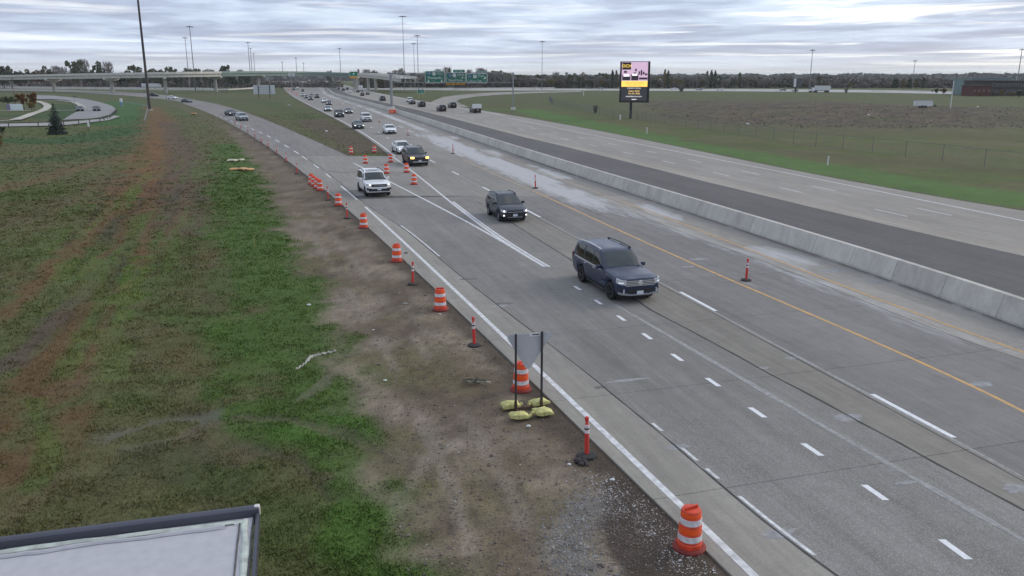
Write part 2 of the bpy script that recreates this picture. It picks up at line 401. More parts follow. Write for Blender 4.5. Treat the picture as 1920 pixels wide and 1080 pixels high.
def strip_sheet(name, left, right, ys, nu, z, kind_strip, parent=None, agg=None):
    X, Y = grid_mesh(left, right, ys, nu); x, y = X.ravel(), Y.ravel()
    V = np.stack([x, y, np.full_like(x, z)], 1)
    a = np.zeros_like(x) if agg is None else agg(x, y)
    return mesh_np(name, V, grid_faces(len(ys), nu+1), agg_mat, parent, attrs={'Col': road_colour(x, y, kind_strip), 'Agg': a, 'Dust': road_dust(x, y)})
Y_SLAB = 63.0
ys_far = np.exp(np.linspace(math.log(Y_SLAB), math.log(96.0), 40))
# bed of the westbound road (dark joint filler under the slabs)
ysn = np.linspace(4.0, Y_SLAB, 60)
X, Y = grid_mesh(off(AA, .03), off(JB, BW-.03), ysn, 4)
wb = mesh_np('westbound_road', np.stack([X.ravel(), Y.ravel(), np.full(X.size, -0.018)], 1), grid_faces(len(ysn), 5), dark_joint)
tag(wb, kind='structure')
strip_sheet('paving', AA, off(JB, BW*.5), ys_far, 60, 0.0, 'plain', wb)
ys_m = np.exp(np.linspace(math.log(96.0), math.log(2600.0), 130))
strip_sheet('paving', CV['RE'], off(JB, BW*.5), ys_m, 26, 0.0, 'plain', wb)
# entrance ramp up to the gore, then bending away to the far left
ramp_l = [(-120, 168.8), (0, 170), (60, 171), (100, 172), (150, 174.2), (200, 176.8), (240, 179.5), (280, 183.3), (310, 186.2), (340, 191)]
ramp_r = [(-120, 165.2), (0, 166.7), (60, 167.4), (100, 168), (150, 169.4), (200, 171), (240, 172.6), (272, 174.4), (298, 177.0), (325, 180)]
ys_r = np.exp(np.linspace(math.log(96.0), math.log(290.0), 60))
Lp = [(float(AA(v)), v) for v in ys_r]; Rp = [(float(CV['SE'](v)), v) for v in ys_r]
Lp += [G(*p) for p in reversed(ramp_l) if G(*p)[1] > 292]; 
Rp += [G(*p) for p in reversed(ramp_r) if G(*p)[1] > Rp[-1][1]+2]
def resample(P, n):
    P = np.asarray(P, float); d = np.r_[0, np.cumsum(np.hypot(*np.diff(P, axis=0).T))]; t = np.linspace(0, d[-1], n)
    return np.stack([np.interp(t, d, P[:, 0]), np.interp(t, d, P[:, 1])], 1)
def pair_sheet(name, Lpts, Rpts, z, strip, parent=None, nu=6, n=90, colour=None):
    a, b = resample(Lpts, n), resample(Rpts, n); u = np.linspace(0, 1, nu+1)
    XY = a[:, None, :]*(1-u)[None, :, None] + b[:, None, :]*u[None, :, None]
    x, y = XY[..., 0].ravel(), XY[..., 1].ravel()
    c = road_colour(x, y, strip) if colour is None else np.tile(colour, (len(x), 1))*(0.85+.3*vnoise(x, y, .15, 5))[:, None]
    return mesh_np(name, np.stack([x, y, np.full_like(x, z)], 1), grid_faces(n, nu+1), agg_mat, parent, attrs={'Col': c, 'Agg': np.zeros_like(x)})
rampo = pair_sheet('entrance_ramp', Lp, Rp, 0.0, 'ramp', nu=10, n=160); tag(rampo, kind='structure')

# slabs of the westbound road: each one a piece with its own edges
lines = [('shoulder', AA, CV['C']), ('ramp', CV['C'], FF), ('middle', FF, GG), ('lane', GG, WW), ('inner', WW, off(JB, BW*.5))]
stations = np.arange(5.4, Y_SLAB+5.6, 5.58)
def cross(c, ys, skew=0.30):
    y = ys
    for _ in range(12): y = ys + skew*(float(c(y))-float(CV['C'](ys)))
    return min(y, Y_SLAB) if y > 2 else 2.0
nslab = 0
for strip, lc, rc in lines:
    for s0, s1 in zip(stations[:-1], stations[1:]):
        gap = 0.008
        ya, yb, yc, yd = cross(lc, s0)+gap, cross(rc, s0)+gap, cross(lc, s1)-gap, cross(rc, s1)-gap
        if min(yc-ya, yd-yb) < 0.4: continue
        if strip == 'inner' and yd < 16: continue
        nu, nv = 9, 11; u = np.linspace(0, 1, nu+1); v = np.linspace(0, 1, nv+1)
        yl = ya+(yc-ya)*v; yr = yb+(yd-yb)*v
        xl = lc(yl)+0.007; xr = rc(yr)-0.007
        X = xl[:, None]+(xr-xl)[:, None]*u; Y = yl[:, None]+(yr-yl)[:, None]*u
        x, y = X.ravel(), Y.ravel(); nslab += 1
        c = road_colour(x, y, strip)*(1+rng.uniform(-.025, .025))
        ed = np.minimum(np.minimum(np.repeat(v[:, None], nu+1, 1), 1-np.repeat(v[:, None], nu+1, 1)), 1).ravel()
        ag = np.zeros_like(x)
        if strip == 'ramp': ag = (1-sstep(18, 27, y+3*vnoise(x, y, .5, 2)))*.5 + .10
        V = np.stack([x, y, np.zeros_like(x)], 1); Fq = grid_faces(nv+1, nu+1)
        rim = np.concatenate([np.arange(nu+1), (nu+1)*np.arange(1, nv+1)+nu, (nu+1)*nv+np.arange(nu-1, -1, -1), (nu+1)*np.arange(nv-1, 0, -1)])
        lo = V[rim].copy(); lo[:, 2] = -0.16; k = len(rim); b0 = len(V); idx = np.arange(k)
        side = np.stack([rim, b0+idx, b0+(idx+1) % k, rim[(idx+1) % k]], 1)
        mesh_np('slab', np.vstack([V, lo]), np.vstack([Fq, side]), agg_mat, wb,
                attrs={'Col': np.vstack([c, c[rim]]), 'Agg': np.r_[ag, ag[rim]], 'Dust': (lambda q: np.r_[q, q[rim]])(road_dust(x, y))})
# eastbound road
ys_e = np.exp(np.linspace(math.log(8.0), math.log(2600.0), 190))
eb = strip_sheet('eastbound_road', off(LL, 1.7), QQ, ys_e, 30, 0.0, 'east'); tag(eb, kind='structure')
strip_sheet('asphalt_shoulder', off(JB, BW*.5), LL, ys_e, 10, 0.0, 'asphalt', eb)
strip_sheet('paving', LL, off(LL, 1.7), ys_e, 4, 0.0, 'edge', eb)
exl = [(800, 196), (810, 190), (830, 182), (860, 178), (893, 175.3), (927, 173.2), (1000, 171.6), (1090, 170)]
exr = [(880, 201), (855, 190.5), (862, 186), (890, 181.2), (935, 177.6), (993, 174.8), (1040, 173.4), (1090, 172.2)]
tag(pair_sheet('exit_ramp', [G(*p) for p in exl], [G(*p) for p in exr], -0.006, 'east', nu=4, n=70), kind='structure')
hw_n = [(640, 167.5), (735, 168.2), (900, 169.8), (1080, 169.4), (1400, 171.2), (1650, 173.6), (1790, 176.6), (2000, 181)]
hw_f = [(640, 165.2), (735, 165.4), (900, 166.2), (1080, 166.2), (1400, 166.6), (1650, 168.8), (1790, 171.6), (2000, 175)]
tag(pair_sheet('far_highway', [G(*p) for p in hw_f], [G(*p) for p in hw_n], -0.012, 'east', nu=4, n=120, colour=(.40, .39, .37)), kind='structure')
tag(pair_sheet('far_road', [G(*p) for p in [(240, 155.2), (300, 155.2), (480, 155.4), (520, 155.4)]], [G(*p) for p in [(240, 157), (300, 157), (480, 157), (520, 157)]], -0.012, 'east', nu=2, n=30, colour=(.33, .32, .31)), kind='structure')
tag(pair_sheet('lower_road', [G(*p) for p in [(-120, 163), (0, 163.4), (200, 165), (400, 166.8), (500, 164.4)]], [G(*p) for p in [(-120, 164.6), (0, 165.2), (200, 167.5), (400, 169), (500, 166)]], -0.010, 'east', nu=2, n=40, colour=(.30, .29, .28)), kind='structure')

# ------------------------------------------------------------------ painted markings, a few mm above the paving
white = mat('road_paint_white', (.74, .74, .73), 0.55, var=.08, scale=5.0, dirt=(.46, .455, .44))
white_new = mat('road_tape_white', (.82, .83, .84), 0.5, var=.04, scale=9.0, dirt=(.66, .66, .65))
yellow = mat('road_paint_yellow', (.60, .33, .085), 0.55, var=.1, scale=3.0, dirt=(.40, .26, .12))
yellow_old = mat('road_paint_yellow_old', (.46, .30, .14), 0.6, var=.1, scale=2.0, dirt=(.29, .25, .20))
ghost = mat('ground_off_paint', (.335, .330, .315), 0.9, var=.12, scale=7.0, dirt=(.235, .23, .22))
crackm = mat('crack_sealant', (.05, .048, .045), 0.85, var=.35, scale=2.0)
faint = mat('faint_red_paint', (.33, .24, .20), 0.9, var=.08, scale=1.2, dirt=(.26, .245, .23))
def stripe(parent, c, y0, y1, w, m, z=0.0042, rag=0.0, name='lane_line', step=0.6, seed=0):
    n = max(2, int((y1-y0)/step)+1); ys = np.linspace(y0, y1, n) if y1 < 140 else np.exp(np.linspace(math.log(y0), math.log(y1), max(n//4, 30)))
    x = c(ys); dx = np.gradient(x, ys); s = np.sqrt(1+dx*dx)*w/2
    if rag: x = x + (vnoise(ys, ys*0, .9, seed, 3)-.5)*rag
    sl = s*(1+(vnoise(ys, ys*0+3, 1.7, seed+5, 2)-.5)*(1.2 if rag else 0))
    V = np.vstack([np.stack([x-sl, ys, np.full_like(ys, z)], 1), np.stack([x+sl, ys, np.full_like(ys, z)], 1)])
    k = len(ys); i = np.arange(k-1); F = np.stack([i, i+k, i+k+1, i+1], 1)
    o = mesh_np(name, V, F, m, parent); return o
stripe(wb, CV['B'], 6, 57.5, .17, white, name='edge_line')
stripe(rampo, CV['B'], 61, 66, .12, white); 
for k, (a, b) in enumerate([(66, 69), (75, 78), (83, 86.5), (92, 96)]): stripe(wb if b < 95 else wb, CV['B'], a, b, .16, white)
for k in range(12):
    a = 99+k*9.2; stripe(rampo, CV['B'], a, a+4.2, .2, white)
# short dotted line of the merging lane
yd = [14.1, 16.35, 18.5, 20.8, 23.1, 25.35, 27.6, 29.85, 32.15, 34.45]
for v in [9.6, 11.85]+yd: stripe(wb, CV['D'], v-.33, v+.36, .15, white_new, name='dotted_line', step=.2)
stripe(wb, CV['E'], 5, 31.8, .17, ghost, z=.0036, name='removed_line', rag=.02)
stripe(wb, GG, 5, 76, .11, ghost, z=.0036, name='removed_line', rag=.02)
stripe(wb, off(GG, -.16), 5, 60, .035, crackm, z=.003, name='crack', rag=.04, seed=4)
GD = off(GG, .10)
for v in [7.6, 19.2, 30.85, 42.2, 53.05, 65.3, 77.1, 88.5, 100, 112, 124, 137, 151, 166, 182, 200, 220]:
    stripe(wb, off(GG, .12), v, v+2.95, .15, white_new, z=.0062)
stripe(wb, HH, 5, 66, .15, yellow, name='yellow_line'); stripe(wb, HH, 66.5, 92, .15, yellow_old, name='yellow_line', rag=.03)
stripe(wb, II, 16, 60, .12, yellow, name='yellow_line'); stripe(wb, II, 60.4, 130, .12, yellow_old, name='yellow_line')
stripe(wb, off(WW, .05), 22, 64, .03, crackm, z=.0036, name='crack', rag=.06, seed=8)
stripe(wb, FF, 5, 60, .075, crackm, z=.0036, name='crack', rag=.09, seed=2)
stripe(wb, CV['C'], 8, 62, .045, crackm, z=.0036, name='crack', rag=.05, seed=6)
for a, b in [(5, 12.35), (12.75, 13.05), (13.9, 16.2), (17.0, 17.5), (17.9, 18.6), (19.6, 20.1), (41, 50)]: stripe(wb, off(CV['C'], .12), a, b, .085, white, z=.0062, name='removed_line')
for a, b, w in [(60.5, 96, .07)]: stripe(wb, off(CV['B'], .25), a, b, w, crackm, z=.003, name='crack', rag=.12, seed=12)
# gore: two solid lines closing to a point
RLc, SLc = CV['RL'], CV['SL']
stripe(wb, RLc, 38.6, 95.5, .17, white, name='gore_line'); stripe(wb, off(RLc, .22), 38.6, 60, .15, white, z=.0058, name='gore_line')
stripe(wb, SLc, 39.8, 88, .17, white, z=.005, name='gore_line')
stripe(wb, off(CV['RE'], .55), 96, 420, .2, white, name='edge_line')
# eastbound markings
for v in [53.4, 64.9, 76.3, 87.4, 98.6, 110, 121.5, 133, 145, 157, 170, 184, 200]: stripe(eb, CV['N'], v, v+3.1, .13, white)
for v in [53.8, 65.9, 77.4, 88.8, 100.2, 112, 124, 136, 148, 160, 173, 187]: stripe(eb, CV['O'], v, v+3.1, .13, white)
stripe(eb, PP, 20, 190, .17, white, name='edge_line'); stripe(eb, off(QQ, -2.2), 200, 520, .3, white, name='edge_line')
stripe(eb, off(LL, 1.45), 15, 240, .14, faint, name='yellow_line')
# chalky spall patches where joints cross
patch_l = mat('spall_patch_pale', (.315, .31, .305), .95, var=.15, scale=6, dirt=(.235, .232, .228)); patch_d = mat('spall_patch_dark', (.15, .145, .135), .95, var=.2, scale=6)
def spall(px, py, lx, ly, m, seed, z=.0030):
    x, y = G(px, py); r_ = random.Random(seed); P = []
    for k in range(18):
        a = k*math.pi/9; q = r_.uniform(.6, 1.15); u, v = math.cos(a)*lx*q*.8, math.sin(a)*ly*q; P.append((x+u*.955-v*.29, y+u*.29+v*.955))
    V = [(x, y, z)]+[(a, b, z) for a, b in P]; mesh_np('spall_patch', V, [(0, 1+k, 1+(k+1) % 18) for k in range(18)], m, wb)
for k, (px, py, lx, ly, m) in enumerate([(1175, 713, .9, .12, patch_l), (1126, 726, .30, .13, patch_d), (878, 523, .55, .22, patch_d), (862, 521, .25, .15, patch_l), (945, 569, .5, .2, patch_d), (938, 574, .45, .2, patch_l), (1590, 783, .55, .3, patch_l), (1268, 838, .5, .16, patch_l), (1462, 1000, .55, .2, patch_l), (1485, 671, .4, .15, patch_l), (1905, 915, .5, .2, patch_l), (1310, 486, .7, .25, patch_l), (1290, 500, .5, .2, patch_l), (1718, 665, .05, .9, patch_d), (1545, 600, .05, .9, patch_d), (1700, 905, .35, .1, patch_l), (1115, 560, .5, .1, patch_l), (1430, 690, .3, .1, patch_l), (1840, 720, .6, .2, patch_l), (1640, 530, .8, .35, patch_l), (1560, 508, 1.0, .4, patch_l)]): spall(px, py, lx, ly, m, k)
tar = [G(615, 321), G(640, 323.5), G(676, 322)]
mesh_np('tar_seam', [(x, y+s*.14, .0052) for x, y in tar for s in (-1, 1)], [(0, 2, 3, 1), (2, 4, 5, 3)], crackm, wb)
# ------------------------------------------------------------------ ground: one sheet to the horizon, its colour by what grows or lies there
def road_gap(x, y):
    """metres outside the nearest paving edge (negative on the paving)"""
    yc = np.clip(y, 4, 900)
    l = AA(yc)-x; r = x-QQ(yc)
    main = np.maximum(l, r)
    gore = np.where(yc > 96, np.minimum(x-CV['SE'](yc), CV['RE'](yc)-x), -1)
    return np.maximum(main, np.where((x > AA(yc)) & (x < QQ(yc)), gore, -1e9))
def height(x, y):
    x = np.asarray(x, float); y = np.asarray(y, float)
    g = road_gap(x, y); r = np.hypot(x, y)
    amp = sstep(0.3, 3.0, g)
    n = (vnoise(x, y, .12, 71, 3)-.5)*.34 + (vnoise(x, y, .7, 73, 3)-.5)*.13*np.clip(40/np.maximum(r, 1), 0, 1)
    rut = -0.10*np.exp(-(pline_dist(x, y, RUTS)/.22)**2)*np.clip(60/np.maximum(r, 1), 0, 1)
    mound = 1.1*np.exp(-(((x-120)/75)**2+((y-212)/34)**2)**2)
    return -0.045 + amp*(n-0.04+rut+mound)
def pline_dist(x, y, pl):
    d = np.full(np.shape(x), 1e9)
    for P in pl:
        for a, b in zip(P[:-1], P[1:]):
            vx, vy = b[0]-a[0], b[1]-a[1]; L2 = vx*vx+vy*vy+1e-9
            t = np.clip(((x-a[0])*vx+(y-a[1])*vy)/L2, 0, 1)
            d = np.minimum(d, np.hypot(x-a[0]-t*vx, y-a[1]-t*vy))
    return d
W_ = lambda pts: [G(*p) for p in pts]
RUTS = [W_([(60, 640), (150, 560), (250, 470)]), W_([(460, 775), (560, 780), (640, 800), (720, 850)]), W_([(470, 825), (570, 860), (620, 930)]), W_([(200, 810), (300, 775), (380, 770)]),
        W_([(240, 825), (330, 810), (380, 780)]), W_([(20, 700), (120, 600), (220, 500)])]
DIRT_B = W_([(405, 226), (440, 262), (470, 300), (500, 370), (545, 450), (590, 540), (628, 620), (655, 700), (672, 760), (705, 840), (740, 920), (775, 1000), (800, 1079)])
_db = np.array(DIRT_B)[::-1]
def dirt_edge(y): return np.interp(y, _db[:, 1], _db[:, 0])
TRACKS = [W_([(560, 400), (640, 520), (715, 640), (790, 780), (850, 920), (900, 1079)]), W_([(590, 395), (690, 520), (785, 640), (880, 780), (960, 920), (1030, 1079)]), W_([(640, 560), (760, 600), (850, 640)]), W_([(700, 1000), (800, 860), (900, 800), (1000, 820)])]
STROKES = [  # (surveyed line, width m, colour, strength, raggedness)
    ([(0, 262), (130, 264), (262, 238)], 9, (.040, .088, .030), .9, .3),
    ([(225, 190), (238, 212), (190, 232)], 12, (.045, .105, .032), .95, .2),
    ([(100, 196), (140, 203), (100, 220), (20, 216)], 8, (.038, .085, .030), .9, .3),
    ([(40, 300), (160, 290), (255, 262)], 7, (.050, .090, .030), .7, .5),
    ([(0, 352), (90, 330), (180, 306), (250, 290)], 2.2, (.120, .082, .045), .75, .8),
    ([(0, 420), (120, 375), (220, 340)], 2.4, (.100, .085, .045), .6, .9),
    ([(285, 200), (300, 232), (296, 270), (285, 322), (262, 365)], 5.0, (.155, .088, .042), .88, .9),
    ([(305, 240), (300, 300), (290, 345)], 2.2, (.180, .095, .040), .75, .9),
    ([(315, 230), (345, 290), (352, 360), (350, 430)], 3.6, (.112, .085, .062), .8, .8),
    ([(262, 345), (215, 395), (130, 470), (50, 545), (0, 590)], 1.2, (.150, .085, .042), .7, .9),
    ([(285, 350), (240, 420), (190, 520), (110, 640), (40, 740), (0, 800)], 1.1, (.135, .075, .038), .75, .9),
    ([(300, 350), (270, 440), (230, 540), (180, 640), (120, 720), (60, 760)], .9, (.120, .072, .040), .72, .9),
    ([(250, 440), (150, 550), (60, 640), (0, 690)], .75, (.085, .066, .055), .8, .6),
    ([(0, 850), (40, 870), (80, 840), (120, 780)], 1.2, (.135, .075, .040), .7, .9),
    ([(0, 960), (60, 930), (110, 880)], .8, (.12, .10, .06), .6, .9),
    ([(265, 400), (235, 470), (190, 560)], .8, (.085, .120, .030), .7, .8),
    ([(220, 600), (245, 540), (265, 480)], 1.0, (.085, .150, .028), .8, .7),
    ([(210, 700), (205, 640), (235, 560)], .8, (.105, .135, .045), .7, .8),
    ([(120, 700), (150, 640), (200, 560)], .7, (.080, .120, .030), .6, .8),
    ([(430, 270), (450, 340), (470, 430), (500, 520), (540, 620), (570, 700), (600, 760)], 4.2, (.072, .134, .030), .88, .7),
    ([(600, 800), (660, 880), (690, 960), (720, 1060)], 2.0, (.058, .122, .022), .8, .6),
    ([(470, 720), (420, 660), (360, 600)], 2.2, (.062, .115, .024), .55, .7),
    ([(310, 620), (345, 650), (380, 690)], 1.2, (.125, .088, .048), .45, .9),
    ([(390, 450), (400, 520), (395, 580)], 1.2, (.100, .075, .050), .45, .9),
    ([(195, 812), (290, 778), (385, 768)], .5, (.135, .130, .122), .62, 1.0),
    ([(240, 828), (330, 812), (385, 784)], .4, (.130, .122, .112), .6, 1.0),
    ([(360, 800), (400, 830), (450, 850)], .9, (.110, .085, .060), .6, .8),
    ([(455, 774), (545, 775), (640, 802), (720, 842)], .35, (.100, .086, .066), .6, 1.0),
    ([(465, 826), (560, 850), (620, 930)], .45, (.092, .080, .060), .55, 1.0),
    ([(560, 742), (600, 718), (625, 690)], .4, (.145, .132, .105), .6, 1.0),
    ([(230, 880), (280, 840), (330, 880), (420, 900)], 1.6, (.060, .070, .036), .5, .8),
    ([(0, 740), (100, 800), (180, 860)], 1.0, (.090, .085, .040), .5, .8),
    ([(60, 750), (90, 830), (70, 900)], .6, (.075, .115, .028), .6, .8),
    ([(860, 205), (980, 205), (1085, 228), (1210, 256), (1335, 282), (1460, 302), (1585, 325), (1710, 346), (1820, 362), (1940, 378)], 8.5, (.078, .152, .040), .92, .30),
    ([(1150, 205), (1250, 222), (1400, 243), (1600, 250), (1930, 258)], 13, (.088, .092, .042), .75, .5),
    ([(1480, 262), (1700, 264), (1930, 268)], 3.0, (.135, .125, .058), .7, .5),
    ([(1300, 262), (1500, 285), (1700, 305), (1930, 322)], 4.5, (.080, .082, .042), .7, .5),
    ([(480, 185), (540, 205), (600, 235)], 7, (.072, .100, .036), .8, .5),
    ([(380, 178), (450, 180), (500, 182)], 12, (.125, .095, .065), .55, .9),
    ([(585, 225), (640, 255), (705, 282)], 6.5, (.100, .078, .058), .9, .5),
    ([(330, 196), (380, 215), (420, 240)], 3.0, (.120, .105, .062), .7, .8),
]
POLY_BROWN = W_([(1190, 187), (1500, 187.5), (1930, 205), (1960, 238), (1700, 240), (1420, 236), (1250, 222)])
def in_poly(x, y, P):
    c = np.zeros(np.shape(x), bool); n = len(P)
    for i in range(n):
        (x1, y1), (x2, y2) = P[i], P[(i+1) % n]
        c ^= ((y1 > y) != (y2 > y)) & (x < (x2-x1)*(y-y1)/(y2-y1+1e-12)+x1)
    return c
def ground_colour(x, y):
    n1 = vnoise(x, y, .09, 101, 4); n2 = vnoise(x, y, .45, 103, 4); n3 = vnoise(x, y, 2.2, 105, 3); nw = vnoise(x, y, .9, 107, 4)
    c = lerp((.080, .104, .034), (.104, .102, .050), sstep(.38, .62, n1*.6+n2*.4))
    far = sstep(120, 320, np.hypot(x, y)); c = lerp(c, (.072, .088, .036), far*.7)
    green = np.ones_like(x)
    for pts, w, colr, s, rag in STROKES:
        P = W_(pts); d = pline_dist(x, y, [P]) + (nw-.5)*w*rag*1.5 + (n2-.5)*w*rag*0.9
        m = (1-sstep(w*.32, w*.72, d))*s
        if not m.any(): continue
        c = lerp(c, np.asarray(colr)*(0.86+.28*rng.random()), m)
        g = 1.0 if colr[1] > colr[0]*1.0 else 0.55 if colr[0] > 1.5*colr[2] else .12
        green = green*(1-m)+g*m
    # mowing and wheel streaks running down the left verge
    (ax, ay), (bx, by) = G(310, 330), G(60, 740); L_ = math.hypot(bx-ax, by-ay); ux, uy = (bx-ax)/L_, (by-ay)/L_
    al = (x-ax)*ux+(y-ay)*uy; pe = (x-ax)*uy-(y-ay)*ux + (n2-.5)*.8
    sm = np.exp(-((pe-.4)/4.2)**2)*sstep(-30, 0, al)*(1-sstep(38, 50, al))
    s1 = vnoise(pe*1.15, al*.045, 1.0, 301, 3); s2 = vnoise(pe*1.9+7, al*.07, 1.0, 305, 3)
    c = lerp(c, (.135, .074, .036), sstep(.52, .62, s1)*sm*.75*sstep(.30, .5, nw)); c = lerp(c, (.082, .128, .030), sstep(.56, .66, s2)*sm*.8); c = lerp(c, (.060, .052, .040), (1-sstep(.34, .42, s2))*sm*.6)
    green = green*(1-.4*sstep(.52, .62, s1)*sm)
    # tilled brown field on the right
    ins = np.mean([in_poly(x+(nw-.5)*9+ox, y+(n1-.5)*26+oy, POLY_BROWN) for ox, oy in ((0, 0), (5, 8), (-5, -8), (4, -14), (-4, 14), (9, 3), (-9, -3), (0, 20))], 0)
    cf = lerp((.066, .054, .046), (.120, .095, .072), sstep(.35, .65, n2*.5+n3*.5)); cf = lerp(cf, (.085, .088, .045), sstep(.62, .75, n1))
    c = lerp(c, cf, ins*.92); green *= 1-ins*.85
    # bare earth along the westbound shoulder
    yc = np.clip(y, 4, 300); xa = AA(yc); xb = dirt_edge(yc); w = np.maximum(xa-xb, .5)
    t = (x-xb)/w
    m = sstep(-.14, .24, t+(nw-.5)*.50+(n2-.5)*.40)*(y < 185)*(x < xa+.6)*(1-sstep(140, 180, y))
    tan_, brown, dry, dark = (.212, .178, .146), (.136, .108, .083), (.128, .114, .062), (.074, .060, .050)
    d1 = lerp(brown, tan_, sstep(.38, .62, n2*.55+nw*.45)); d1 = lerp(d1, dry, sstep(.42, .66, vnoise(x, y, .32, 120, 4))*(1-sstep(.35, .95, t))*.85)
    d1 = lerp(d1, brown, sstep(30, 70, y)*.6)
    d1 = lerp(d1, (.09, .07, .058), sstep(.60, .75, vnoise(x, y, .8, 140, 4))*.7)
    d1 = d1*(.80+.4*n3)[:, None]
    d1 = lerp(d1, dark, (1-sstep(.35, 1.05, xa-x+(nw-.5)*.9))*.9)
    trk = pline_dist(x, y, TRACKS)+(nw-.5)*.25; d1 = lerp(d1, (.235, .205, .182), (1-sstep(.10, .26, trk))*.55*sstep(.35, .6, n2)); d1 = lerp(d1, (.10, .080, .066), (1-sstep(.05, .12, np.abs(trk-.32)))*.5*sstep(.4, .65, nw))
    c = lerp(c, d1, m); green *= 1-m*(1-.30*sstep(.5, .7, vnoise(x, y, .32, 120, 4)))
    # loose gravel and the dark damp spread beside the nearest drum
    dg = pline_dist(x, y, [W_([(1120, 940), (1075, 985), (1060, 1040), (1110, 1090)])])+(nw-.5)*.7
    c = lerp(c, (.205, .188, .168), (1-sstep(.28, .62, dg))*m*.7)
    dk = pline_dist(x, y, [W_([(1180, 915), (1195, 990), (1235, 1070), (1260, 1200)])])+(nw-.5)*.45
    c = lerp(c, (.068, .054, .046), (1-sstep(.62, .80, dk))*m*.96)
    # thin earth margins along every other paving edge
    g = road_gap(x, y); e = (1-sstep(.25, 1.1, g+(nw-.5)*1.1))*(g > -1)*(x > xa)
    c = lerp(c, (.095, .075, .060), e*.85); green *= 1-e*.8
    return np.clip(c*(.90+.2*n3)[:, None]*np.array([1.06, 1.03, .92]), .012, .6), green
ang = np.radians(np.r_[np.linspace(-180, -44, 18)[:-1], np.linspace(-44, 44, 260), np.linspace(44, 180, 18)[1:-1]])
rad = np.r_[1.0, np.exp(np.linspace(math.log(4.0), math.log(9000.0), 560))]
RR, AN = np.meshgrid(rad, ang, indexing='ij'); gx, gy = (RR*np.sin(AN)).ravel(), (RR*np.cos(AN)).ravel()
na = len(ang); gF = grid_faces(len(rad), na)
wrap = np.arange(len(rad)-1)*na; wrapF = np.stack([wrap+na-1, wrap, wrap+na, wrap+2*na-1], 1)
gcol, ggreen = ground_colour(gx, gy); gz = height(gx, gy)
gz = np.where(RR.ravel() > 1200, -0.05, gz)
V = np.stack([gx, gy, gz], 1)
ground_mat = attr_mat('ground_soil_and_turf', 0.95, [(3.0, .16, 6), (14.0, .22, 5), (.25, .10, 4)], bump=.6, bscale=22, bdist=.05)
ground = mesh_np('ground', V, np.vstack([gF, wrapF]), ground_mat, smooth=True, attrs={'Col': gcol, 'Green': ggreen}); tag(ground, kind='structure')
# close the small hole at the foot of the camera's building
mesh_c = mesh_np('ground_centre', np.vstack([[[0, 0, -.05]], np.stack([np.sin(ang), np.cos(ang), np.full(na, -.05)], 1)]), [(0, 1+i, 1+(i+1) % na) for i in range(na)], ground_mat,
                 ground, attrs={'Col': np.tile((.08, .10, .04), (na+1, 1))})
def gz_at(x, y): return float(height(np.array([x]), np.array([y]))[0])
def spot(px, py):
    x, y = G(px, py, -.06); return Vector((x, y, gz_at(x, y)))
def road_spot(px, py): x, y = G(px, py); return Vector((x, y, 0.0))

# streets, paths of the park on the far left
pave_l = (.34, .325, .30); pave_d = (.27, .265, .26)
def poly_sheet(name, pts, z, colour):
    P = W_(pts); bm = bmesh.new(); f = bm.faces.new([bm.verts.new((x, y, z)) for x, y in P]); bmesh.ops.triangulate(bm, faces=[f])
    me = bpy.data.meshes.new(name); bm.to_mesh(me); bm.free(); k = len(me.vertices)
    a = me.color_attributes.new('Col', 'FLOAT_COLOR', 'POINT'); a.data.foreach_set('color', np.tile((*colour, 1), k).astype(np.float32))
    me.materials.append(agg_mat); o = link_mesh(name, me); tag(o, kind='structure'); return o
poly_sheet('park_street', [(58, 178.6), (100, 179.6), (135, 183), (160, 186.2), (190, 192.4), (210, 199), (217, 205), (215, 210), (206, 217), (190, 221), (160, 223.6), (118, 225.5), (128, 219), (141, 211.5), (153, 207), (157, 201.5), (151, 196), (142, 191.8), (128, 188.8), (117, 187.4), (98, 186.6), (62, 186.4)], .105, pave_d)
def path_strip(name, pts, w, z, colour):
    P = resample(W_(pts), 40); d = np.gradient(P, axis=0); d /= np.hypot(d[:, 0], d[:, 1])[:, None]; nn = np.stack([d[:, 1], -d[:, 0]], 1)*w/2
    return tag(pair_sheet(name, P-nn, P+nn, z, 'plain', nu=1, n=40, colour=colour), kind='structure')
tag(pair_sheet('frontage_road', W_([(-140, 231.5), (0, 231), (87, 231), (130, 229), (165, 226.4), (195, 223), (214, 217)]), W_([(-140, 239), (0, 238.2), (87, 236.8), (130, 234.6), (168, 230.6), (204, 226), (226, 219)]), .10, 'plain', nu=3, n=50, colour=pave_l), kind='structure')
path_strip('park_path', [(28, 225.3), (45, 220), (62, 213.5), (78, 208.5), (88, 203.5), (90, 199), (84, 194.5), (70, 190)], 2.2, .112, (.46, .43, .36))
path_strip('park_path', [(-60, 208.3), (0, 208.2), (40, 208), (60, 207.6)], 1.6, .108, (.46, .43, .36)); path_strip('park_path', [(86, 207.8), (110, 207.6), (146, 207.0)], 1.6, .108, (.46, .43, .36))
path_strip('park_path', [(-100, 227.6), (0, 227), (27, 225.6)], 1.8, .108, (.42, .40, .35)); path_strip('park_path', [(80, 189.2), (110, 188.9), (138, 191.8), (150, 197), (156, 203)], 1.8, .114, (.44, .42, .36))
tag(pair_sheet('field_track', W_([(1870, 219.5), (1900, 219), (1960, 219)]), W_([(1880, 221.5), (1910, 225.5), (1960, 228)]), .10, 'plain', nu=2, n=10, colour=(.36, .35, .33)), kind='structure')
